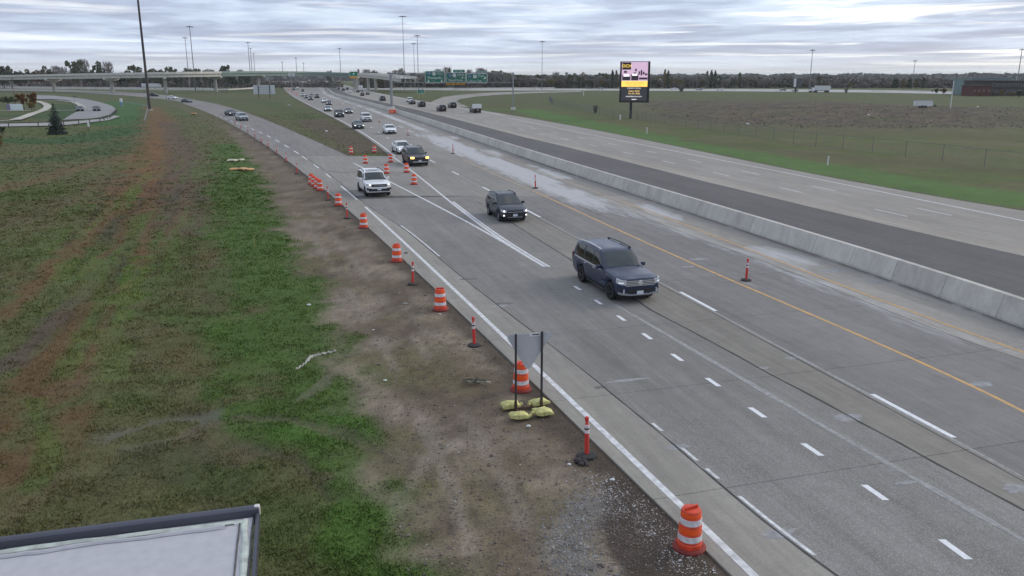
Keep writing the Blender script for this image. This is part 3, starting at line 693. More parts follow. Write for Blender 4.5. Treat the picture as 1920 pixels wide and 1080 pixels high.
# ------------------------------------------------------------------ median barrier: cast segments standing end to end
def streaked(name, c, dark, seed):
    m, nt, n, l, b = new_mat(name); b.inputs['Roughness'].default_value = .9; g = n.new('ShaderNodeNewGeometry'); out = None
    for sc, mp, lo, hi in ((1.6, (1, 1, .22), .42, .62), (5.0, (1, 1, .5), .5, .72), (.6, (1, 1, 1), .45, .7)):
        mpn = n.new('ShaderNodeMapping'); mpn.inputs['Scale'].default_value = mp; mpn.inputs['Location'].default_value = (seed*3.1, 0, 0); l.new(g.outputs['Position'], mpn.inputs['Vector'])
        nz = n.new('ShaderNodeTexNoise'); nz.inputs['Scale'].default_value = sc; nz.inputs['Detail'].default_value = 6; nz.inputs['Roughness'].default_value = .65; l.new(mpn.outputs[0], nz.inputs['Vector'])
        mr = n.new('ShaderNodeMapRange'); mr.inputs['From Min'].default_value = lo; mr.inputs['From Max'].default_value = hi; mr.inputs['To Max'].default_value = .55; l.new(nz.outputs['Fac'], mr.inputs['Value'])
        mx = n.new('ShaderNodeMix'); mx.data_type = 'RGBA'; l.new(mr.outputs[0], mx.inputs[0])
        if out is None: mx.inputs[6].default_value = (*c, 1)
        else: l.new(out, mx.inputs[6])
        mx.inputs[7].default_value = (*dark, 1); out = mx.outputs[2]
    l.new(out, b.inputs['Base Color']); return m
CONC = [streaked('barrier_concrete', (.58, .55, .49), (.39, .37, .325), 0), streaked('barrier_concrete', (.55, .52, .465), (.36, .34, .30), 1), streaked('barrier_concrete', (.60, .57, .51), (.43, .405, .36), 2)]
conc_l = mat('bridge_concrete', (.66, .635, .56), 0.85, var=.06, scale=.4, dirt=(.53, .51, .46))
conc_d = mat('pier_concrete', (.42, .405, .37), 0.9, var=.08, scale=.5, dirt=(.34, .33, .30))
steel_g = mat('green_girder_paint', (.20, .27, .235), 0.6, var=.06, scale=.3)
steel = mat('galvanised_steel', (.30, .31, .32), 0.55, metal=.6, var=.08, scale=2)
steel_d = mat('weathered_dark_steel', (.060, .052, .048), 0.7, var=.15, scale=2)
pole_m = mat('mast_steel', (.17, .175, .18), 0.6, metal=.3, var=.08, scale=1)
alum = mat('bare_sheet_aluminium', (.58, .59, .60), 0.5, metal=.15, var=.05, scale=1.5)
barrier = thing('median_barrier', 'long light grey concrete barrier wall dividing the two carriageways', 'barrier', (0, 0, 0))
SEC = [(-.39, 0), (-.39, .09), (-.13, .94), (.13, .94), (.39, .09), (.39, 0)]
cJ = off(JB, BW*.5)
def run_y(y0, y1, L):
    ys = np.linspace(y0, y1, 4000); xs = cJ(ys); d = np.r_[0, np.cumsum(np.hypot(np.diff(xs), np.diff(ys)))]
    return np.interp(np.arange(0, d[-1], L), d, ys)
bys = list(run_y(12, 150, 3.05)) + list(run_y(150, 330, 6.1))[1:] + list(run_y(330, 700, 24.4))[1:]
for a, b in zip(bys[:-1], bys[1:]):
    g = .012 if b < 150 else .004
    ys = np.linspace(a+g, b-g, 3); path = [(float(cJ(v)), float(v), 0.001) for v in ys]
    MB().sweep(path, SEC).build('barrier_segment', CONC[int(rng.integers(0, 3))], barrier)
# dark sealed seam along the barrier's foot
# ------------------------------------------------------------------ flyover on piers
fly = thing('overpass_bridge', 'long curving concrete and green steel flyover on tall piers across the interstate', 'bridge', (0, 0, 0))
def dpt(px, py, Y): return at_depth(px, py, Y)
deck_pts = [(-160, 144.6, 610), (-60, 142.6, 590), (0, 141.3, 570), (98, 139.2, 540), (207, 137.0, 505), (307, 135.2, 500), (402, 134.0, 530), (482, 133.4, 585), (560, 134.2, 640), (665, 136.6, 660), (695, 137.2, 610), (738, 140.6, 540), (765, 144, 500)]
deck3 = [dpt(*p) for p in deck_pts]
def smooth_path(P, n=8):
    out = []
    for i in range(len(P)-1):
        p0, p1, p2, p3 = P[max(i-1, 0)], P[i], P[i+1], P[min(i+2, len(P)-1)]
        for k in range(n):
            t = k/n; out.append(0.5*((2*p1)+(p2-p0)*t+(2*p0-5*p1+4*p2-p3)*t*t+(3*p1-p0-3*p2+p3)*t**3))
    return out+[P[-1]]
spans = [(0, 6, False), (6, 9, True), (9, 12, False)]
full = smooth_path(deck3, 6)
for a, b, green in spans:
    pth = full[a*6:b*6+1]
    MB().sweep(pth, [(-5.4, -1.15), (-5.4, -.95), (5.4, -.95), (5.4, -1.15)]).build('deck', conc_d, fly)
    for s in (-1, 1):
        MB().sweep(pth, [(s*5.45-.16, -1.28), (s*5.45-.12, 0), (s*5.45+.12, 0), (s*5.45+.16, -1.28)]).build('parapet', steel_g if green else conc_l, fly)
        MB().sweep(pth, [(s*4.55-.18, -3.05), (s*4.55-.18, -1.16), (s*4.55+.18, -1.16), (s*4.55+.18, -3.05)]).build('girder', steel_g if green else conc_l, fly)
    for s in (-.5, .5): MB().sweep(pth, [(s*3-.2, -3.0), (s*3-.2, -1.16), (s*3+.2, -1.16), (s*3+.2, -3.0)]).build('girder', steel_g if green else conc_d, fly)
for i in (1, 3, 4, 5, 6, 7, 9):
    p = deck3[i]; d = (deck3[i+1]-deck3[i-1]); d.z = 0; d.normalize(); sd = Vector((d.y, -d.x, 0)); zt = p.z-3.07
    pr = MB(); pr.tube((p.x, p.y, -.4), (p.x, p.y, zt-1.3), 1.05, 1.05, 16); pier = pr.build('pier', conc_d, fly, smooth=40)
    cb = MB(); a = math.atan2(sd.y, sd.x)
    bm = cb.bm; prof = [(-5.2, zt), (5.2, zt), (5.2, zt-.75), (1.4, zt-1.75), (-1.4, zt-1.75), (-5.2, zt-.75)]
    f0 = [bm.verts.new(Vector((p.x, p.y, 0))+sd*u+d*.75+Vector((0, 0, z))) for u, z in prof]; f1 = [bm.verts.new(Vector((p.x, p.y, 0))+sd*u-d*.75+Vector((0, 0, z))) for u, z in prof]
    bm.faces.new(f0); bm.faces.new(list(reversed(f1)))
    for k in range(6): bm.faces.new((f0[k], f1[k], f1[(k+1) % 6], f0[(k+1) % 6]))
    cb.build('pier_cap', conc_l, pier)
for px, Y in ((690, 600), (704, 575), (671, 620)):
    p = at_depth(px, 146, Y); MB().tube((p.x, p.y, -.4), (p.x, p.y, p.z-.2), 1.0, 1.0, 14).build('pier', conc_d, fly, smooth=40)
# low concrete parapet walls beside the ramps under the flyover
def low_wall(name, label, pts, h, thick=.4, z=0.0):
    P = [G(*p) for p in pts]; t = thing(name, label, 'barrier', (P[0][0], P[0][1], 0))
    path = [Vector((x-P[0][0], y-P[0][1], z)) for x, y in P]
    L = len(path)-1
    for a, b in zip(path[:-1], path[1:]): MB().sweep([a, a.lerp(b, .998)], [(-thick/2, -.3), (-thick/2, h), (thick/2, h), (thick/2, -.3)]).build('wall_panel', conc_l, t)
low_wall('parapet_wall', 'long pale concrete wall beside the road beneath the left end of the flyover', [(-110, 165.0), (0, 165.4), (60, 166.2), (130, 166.9), (200, 167.6), (270, 168.2), (345, 168.8), (398, 169.4)], 1.7)
low_wall('parapet_wall', 'pale concrete wall curving away right of the last left-hand flyover pier', [(428, 168.8), (455, 167.4), (478, 165.6)], .9)
low_wall('parapet_wall', 'pale concrete wall along the far highway behind the green signs', [(740, 167.2), (800, 167.6), (880, 167.8), (960, 167.2), (1040, 166.8)], 1.2)
# ------------------------------------------------------------------ tall lighting masts
def mast(px, py_top, py_base, w, label, Y=None, dark=False, cat='light mast', group='tall lighting masts along the interstate', lamps=True):
    if Y is None: x, y = G(px, py_base)
    else: q = at_depth(px, py_base, Y); x, y = q.x, q.y
    top = at_depth(px, py_top, y); h = top.z
    t = thing('light_mast', label, cat, (x, y, -.1), group=group)
    m = steel_d if dark else pole_m
    MB().tube((0, 0, 0), (0, 0, h), w/2, w/2*.55, 10).build('pole', m, t, smooth=50)
    MB().tube((0, 0, -.05), (0, 0, .45), w*.95, w*.95, 12).build('footing', conc_d, t, smooth=40)
    if lamps:
        r = max(.9, .045*h); MB().lathe([(r, h-.35), (r+.12, h-.28), (r+.12, h-.15), (r, h-.1)], n=14, cap=False).tube((0, 0, h-.6), (0, 0, h+.25), w*.6, w*.5, 8).bar((-r, 0, h-.2), (r, 0, h-.2), .12).bar((0, -r, h-.2), (0, r, h-.2), .12).build('lamp_ring', m, t)
        for k in range(6):
            a = k*math.pi/3; MB().box((math.cos(a)*(r+.2), math.sin(a)*(r+.2), h-.42), (.55, .45, .38), rz=a, bevel=.05).build('luminaire', m, t)
    return t
mast(281, -68, 207, .78, 'dark brown mast left of the ramp, its top cut off by the picture edge', dark=True)
mast(759, 30, 168, .52, 'tallest grey light mast, left of the green overhead signs')
mast(785, 66, 170, .55, 'grey light mast rising just left of the first green overhead sign')
mast(778, 81, 166, .5, 'shorter grey light mast close beside the one left of the green signs')
mast(1016, 77, 168.5, .45, 'grey light mast standing between the green signs and the electronic billboard')
mast(1517, 93, 171.5, .55, 'grey light mast behind the dark panel sign near the white lorry')
mast(367, 49, 172.0, .62, 'taller grey light mast in front of the flyover on the left')
mast(356, 70, 167.0, .62, 'shorter grey light mast beside the taller one behind the flyover')
mast(471, 79, 161.5, .8, 'grey light mast rising behind the flyover, tallest of three close together')
mast(474.5, 90, 158.5, .9, 'thin grey light mast in the middle of the three behind the flyover')
mast(479.5, 100, 157.0, .9, 'thin grey light mast, lowest of the three behind the flyover')
mast(640, 90, 160.5, .75, 'lone light mast behind the right half of the flyover')
mast(531.5, 116, 153.5, 1.0, 'faint far mast above the flyover where the traffic queue vanishes', Y=1100)
mast(557.5, 108, 153.5, 1.0, 'faint thin far mast a little right of the queue over the flyover', Y=1100)
mast(571, 118, 153.5, .9, 'faintest short far mast over the middle of the flyover', Y=1200)
mast(1709, 113, 172, .55, 'faint thin mast between the white lorry and the glass building', Y=620)
mast(1904, 92, 176, .6, 'tall thin mast above the brown building at the right edge', Y=470)
def plain_pole(name, label, cat, px, py_top, py_base, w, m, group=None):
    x, y = G(px, py_base); h = at_depth(px, py_top, y).z
    t = thing(name, label, cat, (x, y, gz_at(x, y)-.05), group=group)
    MB().tube((0, 0, 0), (0, 0, h), w/2, w*.36, 10).build('pole', m, t, smooth=50); return t, h
white_paint = mat('white_paint', (.74, .74, .73), .5, var=.05, scale=2)
black_m = mat('black_plastic', (.018, .018, .02), .5, var=.2, scale=6)
pt, hh = plain_pole('flagpole', 'bare white pole standing in the brown field right of the white trailer', 'pole', 1781, 158, 210, .24, white_paint)
MB().tube((0, 0, hh-.05), (0, 0, hh+.1), .1, .1, 8).build('pole_cap', steel, pt)
pt, hh = plain_pole('utility_pole', 'pale post standing in front of the brown building at the right edge', 'pole', 1902, 142, 174, .9, steel)
MB().box((0, 0, hh), (1.0, .4, .5), bevel=.05).build('lamp_head', steel, pt)
pt, hh = plain_pole('utility_pole', 'dark wooden pole in front of the queue under the flyover', 'pole', 528, 136, 166, .75, steel_d)
MB().bar((-1.4, 0, hh-.7), (1.4, 0, hh-.7), .2).build('crossarm', steel_d, pt)
pt, hh = plain_pole('utility_pole', 'short light post beside the ramp near the dark mast', 'pole', 313, 172, 187, .35, steel)
MB().box((0, 0, hh), (.5, .2, .5), bevel=.04).build('pole_cap', steel, pt)
pt, hh = plain_pole('wooden_stake', 'thin yellow wooden marker stake upright in the green grass', 'stake', 477.5, 434, 460, .045, mat('stake_wood', (.30, .25, .09), .8, var=.2, scale=8))
# street lamps and short posts of the park
for px, a, b, lb in [(30, 146, 205, 'slim dark street lamp behind the pale park sign'), (142, 180, 208, 'short grey post beside the park street with a small box')]:
    pt, hh = plain_pole('street_lamp', lb, 'street lamp', px, a, b, .16, steel_d if px == 30 else steel)
    MB().box((.3, 0, hh), (.9, .3, .14), bevel=.04).build('lamp_head', steel_d, pt)

# ------------------------------------------------------------------ overhead sign gantry and its signs
gp = Vector((*G(735, 205), 0)); gq = Vector((*G(962, 211), 0))
gq.y = gp.y-6; gq.x = at_depth(962, 211, gq.y).x
gan = thing('sign_gantry', 'grey steel truss gantry spanning the eastbound lanes', 'sign gantry', gp)
dx = gq-gp; zt, zb = at_depth(735, 137, gp.y).z, at_depth(735, 154.5, gp.y).z
for o_, wd in ((Vector((0, 0, 0)), .62), (dx, .40)):
    for s in (-.75, .75):
        MB().tube(o_+Vector((0, s, 0)), o_+Vector((0, s, zt+.15)), wd/2, wd/2, 10).build('post', steel, gan, smooth=50)
    br = MB()
    for k in range(5): br.bar(o_+Vector((0, -.75, 1+k*1.9)), o_+Vector((0, .75, 1.9+k*1.9)), .12)
    br.build('post_brace', steel, gan)
    MB().box(o_+Vector((0, 0, .35)), (1.3, 2.4, .75), bevel=.08).build('footing', conc_l, gan)
for s in (-.75, .75):
    for z in (zt, zb): MB().tube(Vector((0, s, z)), dx+Vector((0, s, z)), .085, .085, 8).build('chord', steel, gan, smooth=50)
nb = 14; dg = MB()
for k in range(nb):
    for s in (-.75, .75):
        a, b = dx*(k/nb), dx*((k+1)/nb); dg.bar(a+Vector((0, s, zb if k % 2 else zt)), b+Vector((0, s, zt if k % 2 else zb)), .07)
        dg.bar(b+Vector((0, s, zb)), b+Vector((0, s, zt)), .06)
    dg.bar(dx*(k/nb)+Vector((0, -.75, zt)), dx*(k/nb)+Vector((0, .75, zt)), .05)
tag(dg.build('web_members', steel, gan), kind='stuff')
green = mat('sign_green', (.010, .185, .100), .45, var=.06, scale=.6); gwhite = mat('sign_legend_white', (.82, .83, .82), .5, var=.02); gyel = mat('sign_yellow', (.62, .30, .03), .5, var=.05, scale=.5)
gblue = mat('shield_blue', (.05, .12, .30), .5, var=.05); gred = mat('shield_red', (.45, .05, .06), .5, var=.05)
def rounded(w, h, r, n=5):
    P = []
    for cx, cy, a0 in ((w/2-r, h/2-r, 0), (-w/2+r, h/2-r, 90), (-w/2+r, -h/2+r, 180), (w/2-r, -h/2+r, 270)):
        for k in range(n): a = R(a0+90*k/(n-1)); P.append((cx+r*math.cos(a), cy+r*math.sin(a)))
    return P
def plate(pts, y0, y1, m, name, parent, dxz=(0, 0)):
    mb = MB(); mb.prism(pts, 0, 1); bmesh.ops.transform(mb.bm, verts=mb.bm.verts, matrix=Matrix(((1, 0, 0, dxz[0]), (0, 0, y1-y0, y0), (0, 1, 0, dxz[1]), (0, 0, 0, 1))))
    return mb.build(name, m, parent)
def sign_panel(name, label, px0, px1, py0, py1, Y, m=green, group=None, border=True, yaw=0.0, cat='road sign'):
    a, b = at_depth(px0, (py0+py1)/2, Y), at_depth(px1, (py0+py1)/2, Y); z0, z1 = at_depth(px0, py1, Y).z, at_depth(px0, py0, Y).z
    w, h = b.x-a.x, z1-z0; t = thing(name, label, cat, ((a.x+b.x)/2, Y, z0), yaw, group)
    plate(rounded(w, h, .25), -.04, .04, gwhite if border else m, 'border' if border else 'panel', t, (0, h/2))
    if border: plate(rounded(w-.22, h-.22, .18), -.055, -.041, m, 'panel', t, (0, h/2))
    return t, w, h
def shield_us(t, x, z, s, num):
    plate([(s*.5*math.cos(k*math.pi/8), s*.5*math.sin(k*math.pi/8)) for k in range(16)], -.075, -.057, gwhite, 'route_shield', t, (x, z)); text_mesh(num, s*.55, black_m, 'route_number', t, (x, -.08, z))
def shield_is(t, x, z, s, num):
    plate([(-.5*s, .3*s), (0, .42*s), (.5*s, .3*s), (.52*s, -.05*s), (.3*s, -.4*s), (0, -.55*s), (-.3*s, -.4*s), (-.52*s, -.05*s)][::-1], -.075, -.057, gblue, 'route_shield', t, (x, z))
    text_mesh(num, s*.55, gwhite, 'route_number', t, (x, -.08, z-.03))
def arrow(t, x, z, s, ang):
    P = [(-.12, .5), (-.12, 0), (-.42, 0), (0, -.5), (.42, 0), (.12, 0), (.12, .5)]; c, sn = math.cos(ang), math.sin(ang)
    plate([(s*(u*c-v*sn), s*(u*sn+v*c)) for u, v in P], -.075, -.057, gwhite, 'arrow', t, (x, z))
gY = gp.y-1.6; grp = 'green guide signs on the gantry'
t, w, h = sign_panel('guide_sign', 'leftmost green overhead sign reading East Minneapolis with two down arrows', 797, 834, 133, 156, gY, group=grp)
shield_is(t, -w*.28, h*.77, .95, '94'); shield_us(t, -w*.04, h*.77, 1.0, '52'); text_mesh('East', .75, gwhite, 'legend', t, (w*.24, -.08, h*.79)); text_mesh('Minneapolis', .82, gwhite, 'legend', t, (-w*.02, -.08, h*.44), sx=1.0)
arrow(t, -w*.33, h*.17, .8, 0); arrow(t, w*.34, h*.17, .8, 0)
t, w, h = sign_panel('guide_sign', 'middle green overhead sign reading North Grand Forks above a yellow EXIT ONLY strip', 836, 873, 136, 154.5, gY, group=grp)
shield_is(t, -w*.30, h*.72, .95, '29'); shield_us(t, -w*.07, h*.72, 1.0, '81'); text_mesh('North', .75, gwhite, 'legend', t, (w*.25, -.08, h*.76)); text_mesh('Grand Forks', .80, gwhite, 'legend', t, (0, -.08, h*.22)); arrow(t, w*.34, h*.48, .6, math.pi)
plate(rounded(w*.97, .62, .1), -.05, .04, gyel, 'exit_only_panel', t, (0, -.33)); text_mesh('EXIT', .5, black_m, 'legend', t, (-w*.25, -.07, -.33)); text_mesh('ONLY', .5, black_m, 'legend', t, (w*.28, -.07, -.33)); plate([(-.14, .22), (-.14, 0), (-.3, 0), (0, -.26), (.3, 0), (.14, 0), (.14, .22)], -.07, -.052, black_m, 'arrow', t, (0, -.33))
plate(rounded(w*.62, .78, .12), -.05, .04, gwhite, 'exit_tab', t, (w*.17, h+.42)); plate(rounded(w*.58, .66, .1), -.065, -.051, green, 'exit_tab', t, (w*.17, h+.42)); text_mesh('EXIT 349B', .48, gwhite, 'legend', t, (w*.17, -.09, h+.42))
t, w, h = sign_panel('guide_sign', 'rightmost green overhead sign reading South Sioux Falls with a slanting arrow', 874.5, 914, 138, 156, gY, group=grp)
shield_is(t, -w*.33, h*.70, .95, '29'); shield_us(t, -w*.10, h*.70, 1.0, '81'); text_mesh('South', .75, gwhite, 'legend', t, (w*.2, -.08, h*.76)); text_mesh('Sioux Falls', .82, gwhite, 'legend', t, (-w*.05, -.08, h*.22)); arrow(t, w*.38, h*.55, .85, math.pi-.7)
plate(rounded(w*.5, .72, .12), -.05, .04, gwhite, 'exit_tab', t, (w*.2, h+.38)); plate(rounded(w*.46, .6, .1), -.065, -.051, green, 'exit_tab', t, (w*.2, h+.38)); text_mesh('EXIT 349A', .46, gwhite, 'legend', t, (w*.2, -.09, h+.38))
# sign over the far end of the road, by the flyover
t, w, h = sign_panel('guide_sign', 'small far green exit sign with a pale lower strip in front of the right flyover', 655, 671, 134, 143, 470)
arrow(t, 0, h*.5, 1.3, math.pi-.6); plate(rounded(w*.95, 1.0, .1), -.05, .04, gyel, 'exit_only_panel', t, (0, -.6)); MB().tube((0, .3, -9), (0, .3, h), .16, .16, 8).build('post', steel, t)
# low exit sign in the gore grass
sp = spot(789, 186); t, w, h = sign_panel('gore_sign', 'small green exit sign low in the grass beneath the overhead signs', 782.5, 795.5, 167.5, 176, sp.y, cat='road sign')
text_mesh('EXIT', .5, gwhite, 'legend', t, (0, -.08, h*.68)); arrow(t, w*.2, h*.3, .6, math.pi-.7)
for s in (-.3, .3): MB().box((s*w, .08, -.85), (.14, .14, 1.8)).build('post', mat('reflector_yellow', (.5, .42, .06), .6, var=.1), t)
# back of a big ground sign
sp = spot(495, 183); t, w, h = sign_panel('ground_sign', 'large blank silver back of a roadside sign on two posts in the gore grass', 475, 515.5, 159.5, 176.5, sp.y, m=alum, border=False)
for s in (-.26, .0, .26):
    if s: MB().box((s*w, -.25, h/2-1.4), (.24, .3, h+2.9)).build('post', steel_d, t)
for z in (.22, .5, .78): MB().box((0, -.1, h*z), (w*.62, .08, .14)).build('stringer', steel, t)
for k in range(4): MB().box(((k-1.5)*w/4, -.06, h/2), (w/4-.03, .03, h-.1)).build('sign_sheet', alum, t)
# pale small signs beyond the flyover
t, w, h = sign_panel('ground_sign', 'pale square sign back hanging below the flyover above the traffic queue', 540.5, 552.5, 137, 143.5, 420, m=alum, border=False)
MB().tube((-.0, -.3, -8), (0, -.3, h), .12, .12, 8).build('post', steel, t)
# park sign, blue white panel, shields
sp = spot(28, 207.6); t, w, h = sign_panel('park_sign', 'pale white and teal sign board beside the curving park path', 17, 41, 195, 206.5, sp.y, m=mat('sign_pale_teal', (.72, .80, .80), .5, var=.12, scale=.7), border=True, cat='sign', yaw=.25)
MB().box((-w*.5, .2, h*.45), (.9, .7, h*1.05), bevel=.04).build('end_pillar', mat('sign_violet', (.22, .19, .30), .6, var=.1), t); MB().box((0, .1, -.2), (w*1.05, .8, .5), bevel=.05).build('plinth', conc_d, t)
sp = spot(228, 198); t = thing('pylon_sign', 'slim white and blue pylon sign on the lawn left of the dark mast', 'sign', sp)
MB().box((0, 0, 1.75), (.8, .35, 1.2), bevel=.08).build('upper_panel', white_paint, t); MB().box((0, 0, .62), (.78, .33, 1.0), bevel=.05).build('lower_panel', mat('sign_sky_blue', (.16, .28, .45), .5, var=.08), t); MB().box((0, 0, .06), (.95, .5, .18)).build('plinth', conc_d, t)

# ------------------------------------------------------------------ electronic billboard
bb = spot(1181, 222); Yb = bb.y; bb = Vector((at_depth(1182, 222, Yb).x, Yb, bb.z))
T = thing('billboard', 'black electronic billboard on one post showing an advertisement with OCH in yellow', 'billboard', bb, -.13)
bx0, bx1 = at_depth(1161, 190, Yb).x-bb.x, at_depth(1216, 190, Yb).x-bb.x; z0, z1 = at_depth(1185, 192, Yb).z-bb.z, at_depth(1185, 115, Yb).z-bb.z
bw, bh, bc = bx1-bx0, z1-z0, (bx0+bx1)/2; cabm = mat('billboard_black', (.022, .022, .026), .45, var=.2, scale=1)
MB().box((0, 0, z0/2-.1), (.56, .56, z0+.3), bevel=.03).build('post', cabm, T); MB().box((bc, .1, (z0+z1)/2), (bw, 1.0, bh), bevel=.08).build('cabinet', cabm, T)
MB().box((bc+bw*.5-.18, -.43, (z0+z1)/2), (.4, .16, bh*.98), bevel=.03).build('frame_edge', cabm, T)
def led(name, c, s): return mat(name, tuple(v*.4 for v in c), .6, var=.05, scale=2, emit=c, estr=s)
fy = -.405
def pane(u0, u1, v0, v1, y, m, name, par=T): return MB().box((bc-bw/2+(u0+u1)/2*bw, y, z0+(v0+v1)/2*bh), ((u1-u0)*bw, .03, (v1-v0)*bh)).build(name, m, par)
scr = pane(.06, .93, .385, .985, fy-.02, led('screen_pink_white', (.66, .46, .62), .62), 'screen')
pane(.075, .365, .80, .975, fy-.045, led('screen_black', (.02, .02, .02), .2), 'logo_panel'); text_mesh('OCH', bh*.105, led('screen_yellow', (1.0, .70, .12), .9), 'logo', T, (bc-bw*.28, fy-.075, z0+.885*bh))
pane(.06, .93, .385, .525, fy-.045, led('screen_amber', (1.0, .62, .12), .85), 'caption_band')
dkl = led('screen_dark', (.05, .035, .06), .3)
for u, v, ww, hh_ in [(.08, .54, .27, .14), (.38, .54, .24, .15), (.64, .56, .28, .05), (.13, .72, .10, .05), (.50, .76, .06, .06), (.62, .68, .05, .08), (.69, .66, .05, .13), (.76, .68, .06, .07), (.84, .66, .07, .05), (.45, .70, .1, .03)]:
    pane(u, u+ww, v, v+hh_, fy-.05, dkl, 'picture_shape')
for u, v, ww, hh_ in [(.12, .635, .2, .045), (.41, .655, .17, .045)]: pane(u, u+ww, v, v+hh_, fy-.06, led('screen_white', (1, .95, .98), .95), 'picture_shape')
pane(.06, .93, .04, .375, fy-.03, led('screen_charcoal', (.035, .035, .045), .6), 'lower_panel')
def words(txt, size, m, v): text_mesh(txt, size*bh, m, 'lettering', T, (bc-bw*.01, fy-.08, z0+v*bh))
wl_, yl_ = led('screen_letter_white', (.95, .92, .95), .8), led('screen_letter_yellow', (1, .68, .22), .8)
words('STARTING THIS FALL', .036, wl_, .35); words('CALL RITE', .060, yl_, .275); words('701-451-0900', .052, yl_, .215); words('unitedinteriors.com', .050, wl_, .15); pane(.42, .58, .068, .082, fy-.045, wl_, 'maker_strip')
words('SPACES THAT ARE CREATED', .036, mat('screen_ink', (.12, .06, .01), .6, var=.05), .475); words('FOR YOU AND YOURS', .034, mat('screen_ink', (.12, .06, .01), .6), .425)
# dark panel sign far right
sp = spot(1494, 173.5); t = thing('panel_sign', 'tall dark panel sign with a white edge left of the far white lorry', 'sign', sp, .5)
hS = at_depth(1494, 146.5, sp.y).z; MB().box((0, 0, hS/2+1.5), (5.0, 2.2, hS-3), bevel=.1).build('panel', mat('panel_dark_blue', (.04, .045, .06), .5, var=.15), t); MB().box((-2.6, -.35, hS/2+1.6), (.25, 1.6, hS-3.6)).build('edge_strip', white_paint, t); MB().box((-1.2, 0, 1.2), (.8, .6, 3)).build('post', steel_d, t)

# ------------------------------------------------------------------ buildings on the right horizon
glass_t = mat('curtain_glass_teal', (.035, .075, .085), .2, var=.12, scale=.15, spec=.8); glass_d = mat('dark_glazing', (.035, .04, .045), .15, var=.2, scale=.3, spec=.8)
brick = mat('red_brick_wall', (.115, .048, .042), .9, var=.15, scale=.6); brown = mat('brown_metal_wall', (.055, .043, .042), .75, var=.12, scale=.3); trim = mat('grey_trim', (.26, .28, .28), .6, var=.05)
def building(name, label, px0, px1, py_top, py_base, depth, wallm, rows, cols, glassm, roofm, Y=None, par=True, win=(.78, .6)):
    y = Y or G((px0+px1)/2, py_base)[1]; a = at_depth(px0, py_base, y).x; b = at_depth(px1, py_base, y).x; h = at_depth(px0, py_top, y).z
    t = thing(name, label, 'building', ((a+b)/2, y, -.15)); w = b-a
    MB().box((0, depth/2, h/2), (w, depth, h)).build('wall', wallm, t); MB().box((0, depth/2, h+.15), (w+.5, depth+.5, .5)).build('roof', roofm, t)
    cw, rh = w/cols, (h-1)/rows
    for r_ in range(rows):
        for c_ in range(cols):
            f = MB().box((-w/2+cw*(c_+.5), -.06, .7+rh*(r_+.5)), (cw*win[0], .16, rh*win[1])).build('window', trim, t)
            MB().box((-w/2+cw*(c_+.5), -.13, .7+rh*(r_+.5)), (cw*win[0]-.3, .06, rh*win[1]-.3)).build('pane', glassm, f)
    return t, w, h
building('office_building', 'teal glass office block rising over the right end of the tree line', 1818, 1892, 146, 177, 18, mat('spandrel_teal', (.15, .22, .22), .4, var=.1, scale=.3), 4, 15, glass_t, trim, Y=440, win=(.9, .62))
t, w, h = building('annex_building', 'low dark red brick block in front of the teal glass offices', 1822, 1857, 161, 178, 10, brick, 1, 4, glass_d, brown, Y=415, win=(.3, .2))
t, w, h = building('hall_building', 'long dark brown building running off the right edge of the photo', 1857, 1990, 152, 178, 26, brown, 2, 14, glass_d, brown, Y=420, win=(.7, .42))
# low rooftops beneath and beyond the flyover on the left
shing = mat('brown_roof_shingle', (.11, .09, .08), .9, var=.15, scale=.6); sid = [mat('siding_cream', (.48, .44, .36), .8, var=.06), mat('siding_grey', (.30, .31, .33), .8, var=.06), mat('siding_tan', (.33, .25, .19), .8, var=.06), mat('siding_white', (.6, .6, .58), .8, var=.05)]
def house(px, py, wpx, label, sm, Y, g='houses behind the flyover'):
    q = at_depth(px, py, Y); w = wpx*Y/FPX; hW = 3.2; t = thing('house', label, 'house', (q.x, Y, -.1), rng.uniform(-.15, .15), g)
    MB().box((0, 4, hW/2), (w, 8, hW)).build('wall', sm, t)
    mb = MB(); bm = mb.bm; hr = 2.6
    A = [bm.verts.new(p) for p in [(-w/2-.4, -.5, hW), (w/2+.4, -.5, hW), (w/2+.4, 8.5, hW), (-w/2-.4, 8.5, hW), (-w/2-.4, 4, hW+hr), (w/2+.4, 4, hW+hr)]]
    for f in ((0, 1, 5, 4), (2, 3, 4, 5), (1, 2, 5), (3, 0, 4), (3, 2, 1, 0)): bm.faces.new([A[i] for i in f])
    mb.build('roof', shing, t)
    for k in (-.3, 0, .3):
        f = MB().box((k*w, -.05, 1.7), (1.3, .12, 1.4)).build('window', trim, t); MB().box((k*w, -.1, 1.7), (1.1, .06, 1.2)).build('pane', glass_d, f)
for k, (px, wp, lb) in enumerate([(18, 20, 'cream house at the far left edge behind the flyover'), (50, 16, 'grey house glimpsed beneath the flyover left of its first pier'), (112, 17, 'white house under the flyover just right of its first pier'), (145, 16, 'tan house under the flyover between its first two piers'), (178, 15, 'grey house under the flyover just left of its second pier'), (222, 18, 'white house under the flyover just right of its second pier'), (248, 15, 'tan house under the flyover behind the dark mast'), (355, 17, 'grey house under the flyover behind the pair of light masts'), (430, 20, 'grey gabled house under the first green span of the flyover')]):
    house(px, 160, wp, lb, sid[[0, 1, 3, 2, 1, 3, 2, 1, 1][k]], 760+25*(k % 3))
